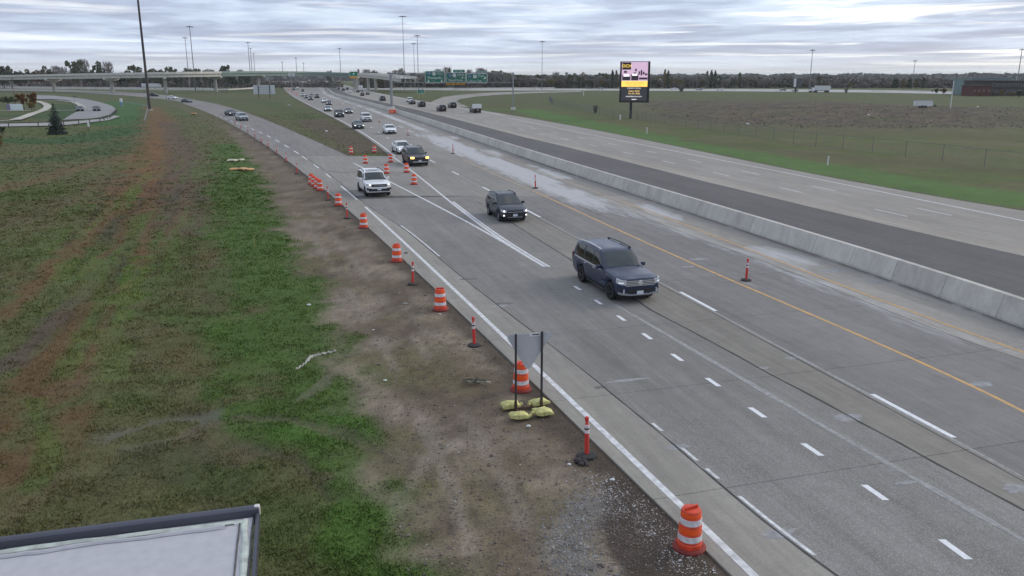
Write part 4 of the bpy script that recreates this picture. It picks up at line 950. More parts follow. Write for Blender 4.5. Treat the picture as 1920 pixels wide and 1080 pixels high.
# ------------------------------------------------------------------ trees
bark = mat('bark_grey', (.085, .072, .060), .95, var=.2, scale=3)
def foliage(name, c, var=.45): return mat(name, c, .9, var=var, scale=.9, spec=.15)
LEAF = {'dark': foliage('leaves_dark_green', (.055, .076, .040)), 'olive': foliage('leaves_olive', (.100, .108, .052)), 'yellow': foliage('leaves_yellowing', (.190, .150, .055)),
        'bare': foliage('twigs_grey_brown', (.205, .188, .168), .3), 'rust': foliage('leaves_rust', (.150, .070, .030)), 'pale': foliage('leaves_pale_green', (.100, .112, .062)), 'needle': foliage('needles_blue_green', (.050, .074, .064), .4)}
def leaf_quads(cent, size, tilt=1.0, n_each=1, r_=None):
    r_ = r_ or rng; n = len(cent)
    a = r_.uniform(0, 2*np.pi, n); b = r_.uniform(-1, 1, n)*tilt
    u = np.stack([np.cos(a), np.sin(a), np.zeros(n)], 1); v = np.stack([-np.sin(a)*np.sin(b), np.cos(a)*np.sin(b), np.cos(b)], 1)
    s = (np.broadcast_to(size, (n,))*r_.uniform(.6, 1.3, n))[:, None]
    P = np.stack([cent-u*s-v*s*.6, cent+u*s*.7-v*s, cent+u*s+v*s*.7, cent-u*s*.6+v*s], 1).reshape(-1, 3)
    return P, np.arange(4*n).reshape(n, 4)
def crown_broad(seed, n=760, h=1.0):
    """unit crown: height 1, radius ~.42; many leaf clumps gathered round limbs, gaps between them"""
    r_ = np.random.default_rng(seed); k = 11
    lc = np.stack([r_.normal(0, .17, k), r_.normal(0, .17, k), r_.uniform(.34, .86, k)], 1); lr = r_.uniform(.10, .20, k)*(1.2-lc[:, 2]*.55)
    i = r_.integers(0, k, n); d = r_.normal(0, 1, (n, 3)); d /= np.linalg.norm(d, axis=1)[:, None]; d[:, 2] *= .8
    c = lc[i]+d*(lr[i]*r_.uniform(.35, 1.08, n)**.6)[:, None]
    return leaf_quads(c, .032, 1.2, r_=r_)
def crown_bare(seed, n=620):
    r_ = np.random.default_rng(seed); t = r_.uniform(0, 1, n); a = r_.uniform(0, 2*np.pi, n); rr = r_.uniform(.02, .34, n)*(0.4+t*.8)*np.where(t > .8, (1.25-t)*2.2, 1)
    c = np.stack([rr*np.cos(a), rr*np.sin(a), .16+.82*t], 1)
    P, F = [], []; L = r_.uniform(.05, .16, n); w = r_.uniform(.008, .022, n)
    d = np.stack([np.cos(a)*.35+r_.normal(0, .15, n), np.sin(a)*.35+r_.normal(0, .15, n), np.ones(n)], 1); d /= np.linalg.norm(d, axis=1)[:, None]
    s = np.stack([-np.sin(a+1), np.cos(a+1), np.zeros(n)], 1)
    P = np.stack([c-s*w[:, None], c+s*w[:, None], c+d*L[:, None]+s*w[:, None]*.6, c+d*L[:, None]-s*w[:, None]*.6], 1).reshape(-1, 3)
    return P, np.arange(4*n).reshape(n, 4)
def crown_column(seed, n=420):
    r_ = np.random.default_rng(seed); t = r_.uniform(0, 1, n); a = r_.uniform(0, 2*np.pi, n); rr = np.sqrt(r_.uniform(.1, 1, n))*.13*np.sin(np.pi*np.clip(.12+t*.86, 0, 1))**.7
    return leaf_quads(np.stack([rr*np.cos(a), rr*np.sin(a), .10+.9*t], 1), .026, 1.2, r_=r_)
def raw_mesh(name, P, F, m):
    o = mesh_np(name, P, F, m); me = o.data; bpy.data.objects.remove(o, do_unlink=True); return me
def trunk_mesh(seed, m, top=.62, limbs=6):
    r_ = random.Random(seed); mb = MB(); mb.tube((0, 0, -.02), (0, 0, top*.55), .022, .016, 7).tube((0, 0, top*.55), (r_.uniform(-.03, .03), r_.uniform(-.03, .03), top*1.25), .016, .004, 6)
    for k in range(limbs):
        a = r_.uniform(0, 6.28); z = top*r_.uniform(.35, .9); L = r_.uniform(.14, .26); mb.tube((0, 0, z), (math.cos(a)*L, math.sin(a)*L, z+L*r_.uniform(.6, 1.2)), .009, .003, 5)
    return mb.mesh('trunk', m, 50)
TRUNKS = [trunk_mesh(k, bark) for k in range(3)]
CROWNS = {}
for kind in ('dark', 'olive', 'yellow', 'rust', 'pale'): CROWNS[kind] = [raw_mesh('crown', *crown_broad(50+k), LEAF[kind]) for k in range(4)]
CROWNS['bare'] = [raw_mesh('crown', *crown_bare(80+k), LEAF['bare']) for k in range(4)]
for kind in ('dark', 'olive', 'yellow', 'bare'): CROWNS['column_'+kind] = [raw_mesh('crown', *crown_column(90+k), LEAF[kind]) for k in range(2)]
NAMES = {'dark': 'leafy_tree', 'olive': 'leafy_tree', 'yellow': 'autumn_tree', 'rust': 'autumn_tree', 'pale': 'leafy_tree', 'bare': 'bare_tree'}
tr = random.Random(21)
def tree(x, y, z, h, wid, kind, label, group, name=None, trunk=True):
    nm = name or ('poplar_tree' if kind.startswith('column') else NAMES[kind]); t = thing(nm, label, 'tree' if 'shrub' not in nm and 'bush' not in nm else 'bush', (x, y, z), tr.uniform(0, 6.28), group)
    t.scale = (wid, wid, h)
    if trunk: link_mesh('trunk', tr.choice(TRUNKS), t)
    link_mesh('crown', tr.choice(CROWNS[kind]), t); return t
def tree_px(px, py_top, Y, wpx, kind, label, group, **k):
    x = at_depth(px, 160, Y).x; zt = at_depth(px, py_top, Y).z; z = gz_at(x, Y)-.1
    return tree(x, Y, z, zt-z, wpx*Y/FPX/.85, kind, label, group, **k)
# wood edge beyond the far highway: two ragged rows
ADJ = {'dark': 'dark green leafy tree', 'olive': 'olive green tree', 'yellow': 'yellowing autumn tree', 'bare': 'bare grey brown tree', 'pale': 'pale green tree'}
def zone(px):
    for lim, z in ((735, 'past the flyover end'), (915, 'behind the green overhead signs'), (1015, 'right of the overhead signs'), (1160, 'left of the billboard'), (1225, 'behind the billboard'), (1490, 'right of the billboard'), (1570, 'behind the white lorry'), (2000, 'left of the glass offices')):
        if px < lim: return z
top_pts = [(640, 141), (670, 131), (690, 133), (740, 132), (780, 134), (840, 131), (880, 135), (905, 132), (930, 131), (965, 137), (1010, 139), (1080, 137), (1160, 138), (1230, 140), (1300, 141), (1340, 141), (1400, 143), (1450, 144), (1500, 147), (1535, 142), (1570, 148), (1620, 149), (1680, 147), (1740, 150), (1790, 152)]
tx, ty = zip(*top_pts)
px = 668.0
while px < 1800:
    near = tr.random() < .5
    for row, (Y0, p_) in enumerate(((725, .95), (800, 1.0))):
        if tr.random() > p_: continue
        q = px+tr.uniform(-3, 3); Y = Y0+tr.uniform(-18, 18); base = np.interp(q, tx, ty)
        if row == 0: kind = tr.choices(['bare', 'olive', 'pale', 'yellow'], [.62, .16, .10, .12])[0]; tp = base+tr.uniform(3, 11)
        else: kind = tr.choices(['dark', 'olive', 'bare', 'yellow'], [.42, .28, .14, .16])[0]; tp = base+tr.choice([-3, -1, 0, 1, 2, 4])
        tree_px(q, tp, Y, tr.uniform(15, 23), kind, f"{ADJ[kind]} in the {'front' if row == 0 else 'back'} tree row {zone(q)}", f"{ADJ[kind]}s of the wood edge")
    px += 6.6
for q, tp, kind, lb in [(672, 128, 'rust', 'rusty autumn tree standing over the right end of the flyover'), (700, 130, 'pale', 'pale tree just right of the rusty one at the flyover end'), (842, 128, 'dark', 'dark tree top poking up behind the middle overhead sign'), (903, 126, 'pale', 'pale tree top poking above the rightmost overhead sign'),
                        (1148, 131, 'column_dark', 'upright poplar just left of the billboard, farther from it'), (1155, 132, 'column_olive', 'upright poplar just left of the billboard, nearer to it'), (1246, 130, 'column_yellow', 'yellowing poplar right of the billboard, tallest there'), (1252, 132, 'column_dark', 'dark poplar touching the yellowing one right of the billboard'),
                        (1325, 133, 'column_bare', 'grey bare poplar midway between billboard and white lorry'), (1333, 131, 'column_dark', 'dark upright poplar midway between billboard and lorry'), (1340, 132, 'column_dark', 'dark upright poplar, rightmost of the trio right of the billboard'), (1386, 136, 'column_olive', 'olive poplar left of the dark panel sign'), (1535, 140, 'olive', 'tallest rounded olive tree directly behind the white lorry'),
                        (1676, 146, 'column_dark', 'dark spire tree, first of the row left of the glass offices'), (1681, 147, 'column_dark', 'dark spire tree, second of the row left of the glass offices'), (1693, 147, 'column_yellow', 'yellowing spire tree amid the row left of the glass offices'), (1706, 147, 'column_dark', 'dark spire tree in the middle of the row left of the offices'), (1718, 147, 'column_olive', 'olive spire tree right of the middle of the row by the offices'), (1731, 146, 'column_dark', 'dark spire tree, last of the row before the glass offices')]:
    tree_px(q, tp, 690, 13 if not kind.startswith('col') else 24, kind, lb, None)
# trees behind the flyover on the left
for q, tp, w, kind, lb in [(-12, 114, 34, 'olive', 'tall olive tree cut by the left edge of the photo'), (8, 119, 30, 'dark', 'dark tree at the far left edge behind the flyover'), (40, 121, 26, 'dark', 'dark rounded tree, second from the left behind the flyover'), (22, 127, 24, 'olive', 'low olive tree in the gap at the far left'),
                          (62, 128, 22, 'olive', 'low olive tree left of the first flyover pier'), (92, 122, 26, 'olive', 'olive tree above the first flyover pier'), (78, 130, 22, 'rust', 'small rusty tree left of the first flyover pier'), (108, 126, 22, 'bare', 'thin bare tree just right of the first flyover pier'),
                          (122, 128, 22, 'bare', 'small bare tree left of the tallest tree'), (146, 109, 36, 'pale', 'tallest pale half bare tree on the left skyline'), (160, 114, 26, 'bare', 'grey bare tree leaning on the tallest left tree'), (188, 113, 30, 'dark', 'dark dense tree right of the tallest left tree'), (206, 119, 26, 'bare', 'bare tree above the second flyover pier'), (172, 129, 24, 'dark', 'low dark tree between the two tallest left trees'),
                          (240, 120, 30, 'pale', 'pale tree left of the dark mast'), (256, 119, 30, 'pale', 'pale tree close behind the dark mast'), (226, 129, 22, 'dark', 'low dark tree right of the second flyover pier'), (288, 122, 26, 'pale', 'pale tree just right of the dark mast'), (303, 128, 20, 'dark', 'low dark tree above the third flyover pier'), (325, 118, 24, 'pale', 'grey green tree left of the pair of masts'),
                          (352, 121, 20, 'dark', 'dark tree right behind the shorter of the paired masts'), (368, 122, 20, 'dark', 'dark tree right behind the taller of the paired masts'), (386, 125, 18, 'olive', 'olive tree right of the paired masts'), (398, 125, 16, 'dark', 'dark tree where the green girders begin'), (422, 119, 22, 'dark', 'dark rounded tree over the first green span, left half of a pair'), (434, 121, 20, 'dark', 'dark rounded tree over the first green span, right half of a pair'),
                          (452, 130, 16, 'dark', 'low dark tree left of the three close masts'), (464, 130, 14, 'dark', 'lowest dark tree beside the three close masts'), (617, 130, 12, 'dark', 'small dark tree peeping over the right half of the flyover')]:
    tree_px(q, tp, 690+tr.uniform(-20, 25), w, kind, lb, 'trees on the skyline behind the flyover')
for k in range(46):
    q = -30+k*11.2+tr.uniform(-3, 3); kind = tr.choice(['bare', 'bare', 'olive', 'dark'])
    tree_px(q, tr.uniform(131, 141), 735+tr.uniform(-15, 15), 16, kind, f"low {ADJ[kind]} behind the left flyover", f"low {ADJ[kind]}s behind the flyover")
# shrubs and small trees
for px, pb, pt_, w, kind, lb, nm in [(64, 207, 171, 22, 'rust', 'rusty little park tree, right one of the pair by the pale sign', None), (46, 206, 172, 24, 'rust', 'rusty park tree right above the pale sign', None), (60, 209, 189, 18, 'yellow', 'yellow green round bush between park path and pale sign', 'round_bush'), (16, 198, 176, 26, 'olive', 'olive bush behind the pale park sign', 'round_bush'),
                                (1, 277, 254, 16, 'yellow', 'orange yellow bush cut by the left edge on the lawn', 'round_bush'), (4, 252, 236, 18, 'dark', 'blue green shrub at the left edge by the frontage road', 'round_bush'), (1277, 174, 158, 18, 'bare', 'round grey bush on the field edge right of the billboard', 'round_bush'), (1586, 176, 166, 10, 'bare', 'small grey bush right of the white lorry', 'round_bush'),
                                (1116, 214, 199, 13, 'bare', 'dry brown brush by the fence left of the billboard', 'dry_bush'), (1838, 181, 172, 10, 'yellow', 'yellow bush below the dark red brick block', 'round_bush'), (1877, 181, 168, 13, 'yellow', 'taller yellow tree before the brown hall', None), (1897, 181, 171, 15, 'yellow', 'yellow bush before the brown hall, second from the right edge', 'round_bush'), (1910, 184, 170, 15, 'pale', 'pale bush at the right edge before the brown hall', 'round_bush'), (1862, 181, 173, 9, 'olive', 'small olive bush at the corner of the brown hall', 'round_bush'), (1768, 178, 163, 13, 'rust', 'reddish tree left of the glass offices', None), (1755, 178, 165, 12, 'olive', 'olive tree left of the glass offices', None)]:
    p = spot(px, pb); h = (pb-pt_)*p.y/FPX*1.03; tree(p.x, p.y, p.z-.05, h, w*p.y/FPX/.85, kind, lb, None, name=nm)
# spruce on the lawn: whorls of drooping branches hung with needle sprays
p = spot(107, 252); hS = 56*p.y/FPX; sp_t = thing('spruce_tree', 'blue green spruce standing alone on the lawn at the left', 'tree', p)
MB().tube((0, 0, -.1), (0, 0, hS*.97), .13, .02, 8).build('trunk', bark, sp_t, smooth=50)
r_ = np.random.default_rng(5); C_, S_ = [], []; bmb = MB()
for lv in np.linspace(.06, .98, 22):
    rad_ = hS*.34*(1-lv)**.85*r_.uniform(.82, 1.12)+.06; nb_ = int(6+8*(1-lv))
    for k in range(nb_):
        a = 2*np.pi*k/nb_+r_.uniform(-.3, .3); L = rad_*r_.uniform(.72, 1.12); e = np.array([math.cos(a)*L, math.sin(a)*L, lv*hS-.10*L+r_.uniform(-.05, .05)])
        s0 = np.array([0, 0, lv*hS+.05]); bmb.tube(tuple(s0), tuple(e), .02, .006, 4)
        for t in np.linspace(.25, 1.0, max(4, int(L*11))): C_.append(s0+(e-s0)*t+r_.normal(0, .05, 3)-np.array([0, 0, .04])); S_.append(.05+.07*(1-lv)*(1.15-t*.5))
bmb.build('branches', bark, sp_t); P_, F_ = leaf_quads(np.array(C_), np.array(S_), .8, r_=r_); mesh_np('needle_sprays', P_, F_, LEAF['needle'], sp_t); tag(sp_t.children[-1], kind='stuff')
# ------------------------------------------------------------------ fences
wire = mat('fence_wire', (.17, .18, .18), .5, metal=.4, var=.1, scale=2)
def chain_fence(label, pts, h, n_posts, mesh_step, name='chain_link_fence'):
    P = resample([G(*p) for p in pts], n_posts); t = thing(name, label, 'fence', (P[0][0], P[0][1], 0))
    pm = None; mb = MB()
    for k, (x, y) in enumerate(P):
        z = gz_at(x, y); dxy = (x-P[0][0], y-P[0][1])
        if pm is None: pm = MB().tube((0, 0, -.2), (0, 0, h+.1), .035, .035, 7).mesh('post', wire, 50)
        o = link_mesh('post', pm, t); o.location = (*dxy, z)
        if k < n_posts-1:
            x2, y2 = P[k+1]; z2 = gz_at(x2, y2); a, b = Vector((*dxy, z)), Vector((x2-P[0][0], y2-P[0][1], z2))
            mb.bar(a+Vector((0, 0, h)), b+Vector((0, 0, h)), .035).bar(a+Vector((0, 0, .12)), b+Vector((0, 0, .12)), .012)
            L = (b-a).length; nn = int(L/mesh_step); kz = h/L
            for i in range(nn):
                u = i/nn; e = min(1, u+kz); f_ = max(0, u-kz)
                mb.bar(a.lerp(b, u)+Vector((0, 0, .05)), a.lerp(b, e)+Vector((0, 0, h*(e-u)/kz)), .009); mb.bar(a.lerp(b, u)+Vector((0, 0, .05)), a.lerp(b, f_)+Vector((0, 0, h*(u-f_)/kz)), .009)
    tag(mb.build('wire_mesh', wire, t), kind='stuff'); return t
chain_fence('faint grey chain link fence along the far side of the right-hand verge', [(1030, 187), (1036, 196), (1060, 201), (1115, 213), (1180, 222), (1260, 234), (1400, 255), (1520, 272), (1650, 288), (1790, 305), (1935, 322)], 1.8, 50, .45)
rail_m = mat('fence_rail_dark', (.075, .072, .07), .7, var=.15, scale=2)
def rail_fence(label, pts, h, n, name='rail_fence', m=rail_m, w=.13):
    P = resample([G(*p) for p in pts], n); t = thing(name, label, 'fence', (P[0][0], P[0][1], 0)); pm = MB().box((0, 0, h/2-.1), (w, w, h+.2)).mesh('post', m)
    for k, (x, y) in enumerate(P):
        o = link_mesh('post', pm, t); o.location = (x-P[0][0], y-P[0][1], gz_at(x, y))
        if k < n-1:
            x2, y2 = P[k+1]; a, b = Vector((x-P[0][0], y-P[0][1], gz_at(x, y))), Vector((x2-P[0][0], y2-P[0][1], gz_at(x2, y2)))
            MB().bar(a+Vector((0, 0, h-.08)), b+Vector((0, 0, h-.08)), .07, .16).build('rail', m, t)
rail_fence('dark low post and rail fence along the frontage road in front of the lawn', [(-40, 240.5), (8, 239.5), (45, 238.5), (80, 237.5), (115, 236), (140, 234), (165, 231), (190, 228), (205, 223), (216, 214), (219, 209)], .95, 19)
rail_fence('pale slim guide rail rising beside the foot of the dark mast', [(272, 232), (274, 222), (276, 212), (279, 203), (262, 199), (235, 195)], .9, 9, 'guard_rail', steel, .1)
# marker posts and small lawn things
def post(px, py, h, label, m=white_paint, name='marker_post', cat='marker post', w=.09, group=None):
    p = spot(px, py); t = thing(name, label, cat, p, group=group); MB().box((0, 0, h/2), (w, w*.5, h), bevel=.01).build('post', m, t); MB().box((0, -.03, h-.12), (w*1.3, .03, .2), bevel=.01).build('reflector', white_paint, t)
g_ = 'white marker posts on the right-hand verge'
post(1213, 250.5, 1.0, 'white marker post on the verge below the billboard', group=g_, w=.14); post(1552, 308.5, .95, 'white marker post on the verge right of the picture centre, nearest one', group=g_, w=.12)
post(1094, 180, 2.2, 'white marker post far up the verge left of the billboard', group=g_, w=.35); post(1163, 224, 1.1, 'pale post beside the foot of the billboard', group=g_, w=.25)
post(166, 237, .8, 'small white post by the frontage road fence right of the spruce', w=.3)
# ------------------------------------------------------------------ vehicles
rub = mat('tyre_rubber', (.018, .018, .019), .85, var=.2, scale=8)
alloy = mat('wheel_alloy', (.33, .34, .35), .35, metal=.7, var=.08, scale=6); alloy_d = mat('wheel_dark_alloy', (.07, .07, .075), .35, metal=.6, var=.1, scale=6)
glassm = mat('tinted_car_glass', (.012, .015, .016), .06, var=.1, scale=2, spec=.7); glass_w = mat('windscreen_glass', (.030, .038, .037), .06, var=.25, scale=1.6, spec=.75)
chrome = mat('chrome_trim', (.78, .79, .80), .32, metal=.8, var=.03); blk = mat('black_trim', (.02, .02, .022), .5, var=.15, scale=5); grey_tr = mat('silver_skid_trim', (.30, .31, .32), .45, metal=.3, var=.06)
lamp_on = mat('headlamp_lit', (.9, .9, .9), .2, var=.02, emit=(1, .98, .93), estr=1.35); lamp_off = mat('headlamp_clear', (.50, .52, .54), .15, var=.1, scale=6, spec=.8); amber_on = mat('amber_lamp_lit', (.9, .5, .1), .2, var=.02, emit=(1.0, .60, .16), estr=2.0)
tail = mat('tail_lamp_red', (.16, .012, .012), .25, var=.1, scale=6); platem = mat('licence_plate', (.62, .66, .70), .5, var=.12, scale=12)
PAINT = {n: mat('car_paint_'+n, c, r_, metal=m_, var=.04, scale=.8, coat=.8 if c[0] > .1 else .4, spec=.5 if c[0] > .1 else .38) for n, c, r_, m_ in [
    ('blue_grey', (.017, .029, .066), .36, 0), ('navy', (.014, .019, .036), .4, .1), ('white', (.80, .81, .80), .4, 0), ('dark_grey', (.035, .038, .038), .38, .3), ('black', (.012, .012, .013), .35, .1),
    ('silver', (.36, .38, .39), .35, .4), ('grey', (.14, .15, .155), .38, .3), ('red', (.22, .02, .02), .35, .1), ('teal_grey', (.09, .115, .115), .4, .3), ('maroon', (.07, .02, .022), .4, .2)]}
def prof(P, x): xs, zs = zip(*P); return float(np.interp(x, xs, zs))
class Car:
    def __init__(s, **k):
        s.__dict__.update(k); s.axles = (s.fo, s.fo+s.wb); s.plan = k.get('plan') or [(0, .80), (.05, .88), (.16, .94), (.45, .985), (.8, 1), (s.L-.8, 1), (s.L-.3, .97), (s.L-.06, .91), (s.L, .86)]
    def rows(s, d):
        hw = s.W/2*prof(s.plan, d); belt = prof(s.belt, d); top = max(prof(s.top, d), belt+.012); zb = s.sill if .5 < d < s.L-.5 else s.sill+.06
        Rw = s.wr+.065
        for a in s.axles:
            q = abs(d-a)
            if q < Rw: zb = max(zb, s.wr+math.sqrt(Rw*Rw-q*q))
        zb = min(zb, belt-.06); g = top-belt; hb = belt-zb
        y4 = .955*hw; yt = y4-s.tumble*g
        rr = min(.10, g*.45)
        return [(.90*hw, zb), (.965*hw, zb+.22*hb), (1.0*hw, zb+.55*hb), (.992*hw, zb+.86*hb), (y4, belt), ((y4+yt)/2+.012*min(1, g/.3), belt+g*.5), (yt, top-rr), (yt-.09*min(1, g/.12+.3), top-rr*.12), (yt*.5, top+.012), (0, top+.02)]
    def S(s, d, v):
        r_ = s.rows(d); v = min(max(v, 0), 18); mir = v > 9; v = 18-v if mir else v
        i = min(int(v), 8); t = v-i; y = r_[i][0]*(1-t)+r_[i+1][0]*t; z = r_[i][1]*(1-t)+r_[i+1][1]*t
        return Vector((s.L/2-d, -y if mir else y, z))
    def body(s, fine=True):
        ds = {0, s.L}|{p[0] for p in s.top}|{p[0] for p in s.belt}|{p[0] for p in s.plan}
        for a in s.axles:
            Rw = s.wr+.065
            for k in range(13 if fine else 7): ds.add(a+Rw*.999*math.cos(math.pi*k/(12 if fine else 6)))
            ds |= {a-Rw-.01, a+Rw+.01}
        x = .0
        while x < s.L: ds.add(round(x, 3)); x += .22 if fine else .45
        ds = sorted(d for d in ds if 0 <= d <= s.L); ds = [d for i, d in enumerate(ds) if i == 0 or d-ds[i-1] > .006]
        V, F = [], []
        for d in ds:
            r_ = s.rows(d)
            for y, z in r_: V.append((s.L/2-d, y, z))
            for y, z in reversed(r_[:-1]): V.append((s.L/2-d, -y, z))
        m = 19
        for i in range(len(ds)-1):
            for j in range(m-1): F.append((i*m+j, i*m+j+1, (i+1)*m+j+1, (i+1)*m+j))
            F.append((i*m+m-1, i*m, (i+1)*m, (i+1)*m+m-1))
        F.append(tuple(range(m))); F.append(tuple(reversed(range((len(ds)-1)*m, len(ds)*m))))
        me = bpy.data.meshes.new('body'); me.from_pydata(V, [], F); bm = bmesh.new(); bm.from_mesh(me); bmesh.ops.recalc_face_normals(bm, faces=bm.faces); bm.to_mesh(me); bm.free()
        me.polygons.foreach_set('use_smooth', [True]*len(me.polygons)); me.set_sharp_from_angle(angle=R(34)); return me
    def patch(s, d0, d1, v0, v1, o, name, m, parent, nd=6, nv=6, skew=0.0, thick=.0):
        """skin piece lying on the body between stations d0..d1 and rows v0..v1"""
        P, F = [], []
        for i in range(nd+1):
            for j in range(nv+1):
                v = v0+(v1-v0)*j/nv; d = d0+(d1-d0)*i/nd + skew*(j/nv)
                p = s.S(d, v); e = 1e-3; a = s.S(d+e, v)-s.S(d-e, v); b = s.S(d, min(v+.02, 18))-s.S(d, max(v-.02, 0)); n = b.cross(a)
                if n.length > 1e-12: n.normalize()
                c = Vector((p.x, 0, 1.0 if p.z > .9 else p.z)); n = n if n.dot(p-Vector((0, 0, .8))) > 0 else -n
                P.append(p+n*o)
        for i in range(nd):
            for j in range(nv): a = i*(nv+1)+j; F.append((a, a+1, a+nv+2, a+nv+1))
        me = bpy.data.meshes.new(name); me.from_pydata([tuple(p) for p in P], [], F); me.materials.append(m); me.polygons.foreach_set('use_smooth', [True]*len(F)); return link_mesh(name, me, parent)
    def outline(s, rear=False):
        P = []
        for k in range(9): P.append((s.W/2*prof(s.plan, s.L if rear else 0)*k/8, 0.0))
        for d in np.linspace(.02, 1.2, 40): P.append((s.W/2*prof(s.plan, s.L-d if rear else d), d))
        return P
    def wrap(s, a, b, z0, z1, o, name, m, parent, side=0, rear=False, n=10, lean=0.0, zb0=None, zb1=None):
        """strip along the bumper line from outline length a to b, heights z0..z1 (zb: heights at its far end)"""
        P = s.outline(rear); L = np.r_[0, np.cumsum([math.hypot(P[i+1][0]-P[i][0], P[i+1][1]-P[i][1]) for i in range(len(P)-1)])]
        pts = []
        for t in np.linspace(a, b, n+1):
            sg = 1 if t >= 0 else -1; y = np.interp(abs(t), L, [p[0] for p in P]); d = np.interp(abs(t), L, [p[1] for p in P]); pts.append((sg*y, d, (t-a)/(b-a)))
        out = []
        for sd in ((1, -1) if side == 2 else (side or 1,)):
            V, F = [], []
            for i, (y, d, u) in enumerate(pts):
                i0, i1 = max(i-1, 0), min(i+1, n); ty, td = pts[i1][0]-pts[i0][0], pts[i1][1]-pts[i0][1]; q = math.hypot(ty, td) or 1; ny, nd = -td/q, -ty/q
                if ny*y < 0: ny = -ny
                nd = -abs(nd)
                za = z0+((zb0 if zb0 is not None else z0)-z0)*u; zc = z1+((zb1 if zb1 is not None else z1)-z1)*u
                for oo, zz_ in ((-.04, za), (o, za), (o, zc), (-.04, zc)):
                    dd = d+nd*oo+(lean*(zz_-z0) if zz_ > z0 else 0); x = s.L/2-dd if not rear else -s.L/2+dd; V.append((x, sd*(y+ny*oo), zz_))
            for i in range(n):
                for j in range(4): F.append((i*4+j, i*4+(j+1) % 4, (i+1)*4+(j+1) % 4, (i+1)*4+j))
            F += [(0, 1, 2, 3), (n*4+3, n*4+2, n*4+1, n*4)]
            me = bpy.data.meshes.new(name); me.from_pydata(V, [], F); bm = bmesh.new(); bm.from_mesh(me); bmesh.ops.recalc_face_normals(bm, faces=bm.faces); bm.to_mesh(me); bm.free(); me.materials.append(m); out.append(link_mesh(name, me, parent))
        return out
_wm = {}
def wheel_meshes(r, w, spokes, dark):
    k = (round(r, 3), round(w, 3), spokes, dark)
    if k in _wm: return _wm[k]
    tm = MB().lathe([(r*.62, -w/2), (r*.9, -w/2), (r*.97, -w*.38), (r, -w*.2), (r, w*.2), (r*.97, w*.38), (r*.9, w/2), (r*.62, w/2), (r*.6, w*.1), (r*.6, -w*.1)], n=26, axis='Y', cap=False); bm = tm.bm
    tyre = tm.mesh('wheel', rub, 40); rm = MB()
    rm.lathe([(r*.64, -w*.42), (r*.64, w*.42), (r*.60, w*.44), (r*.57, w*.30), (r*.57, -w*.40)], n=24, axis='Y', cap=False); rm.lathe([(r*.13, w*.2), (r*.13, w*.42), (.001, w*.44)], n=10, axis='Y')
    rm.lathe([(r*.58, -.02), (r*.58, .01)], n=20, axis='Y')
    for i in range(spokes): a = 2*math.pi*i/spokes; rm.bar((0, w*.36, 0), (math.cos(a)*r*.60, w*.38, math.sin(a)*r*.60), r*.15, .04)
    _wm[k] = (tyre, rm.mesh('rim', alloy_d if dark else alloy, 35)); return _wm[k]
def add_wheels(car, t, spokes=5, dark=False, rims=True, tw=.24, lite=None):
    ty, rm = wheel_meshes(car.wr, tw, spokes, dark)
    for a in car.axles:
        for sd in (1, -1):
            w = link_mesh('wheel', ty, t); w.location = (car.L/2-a, sd*(car.W/2-tw/2-.015), car.wr)
            if sd < 0: w.rotation_euler = (0, 0, math.pi)
            if rims: link_mesh('rim', rm, w)
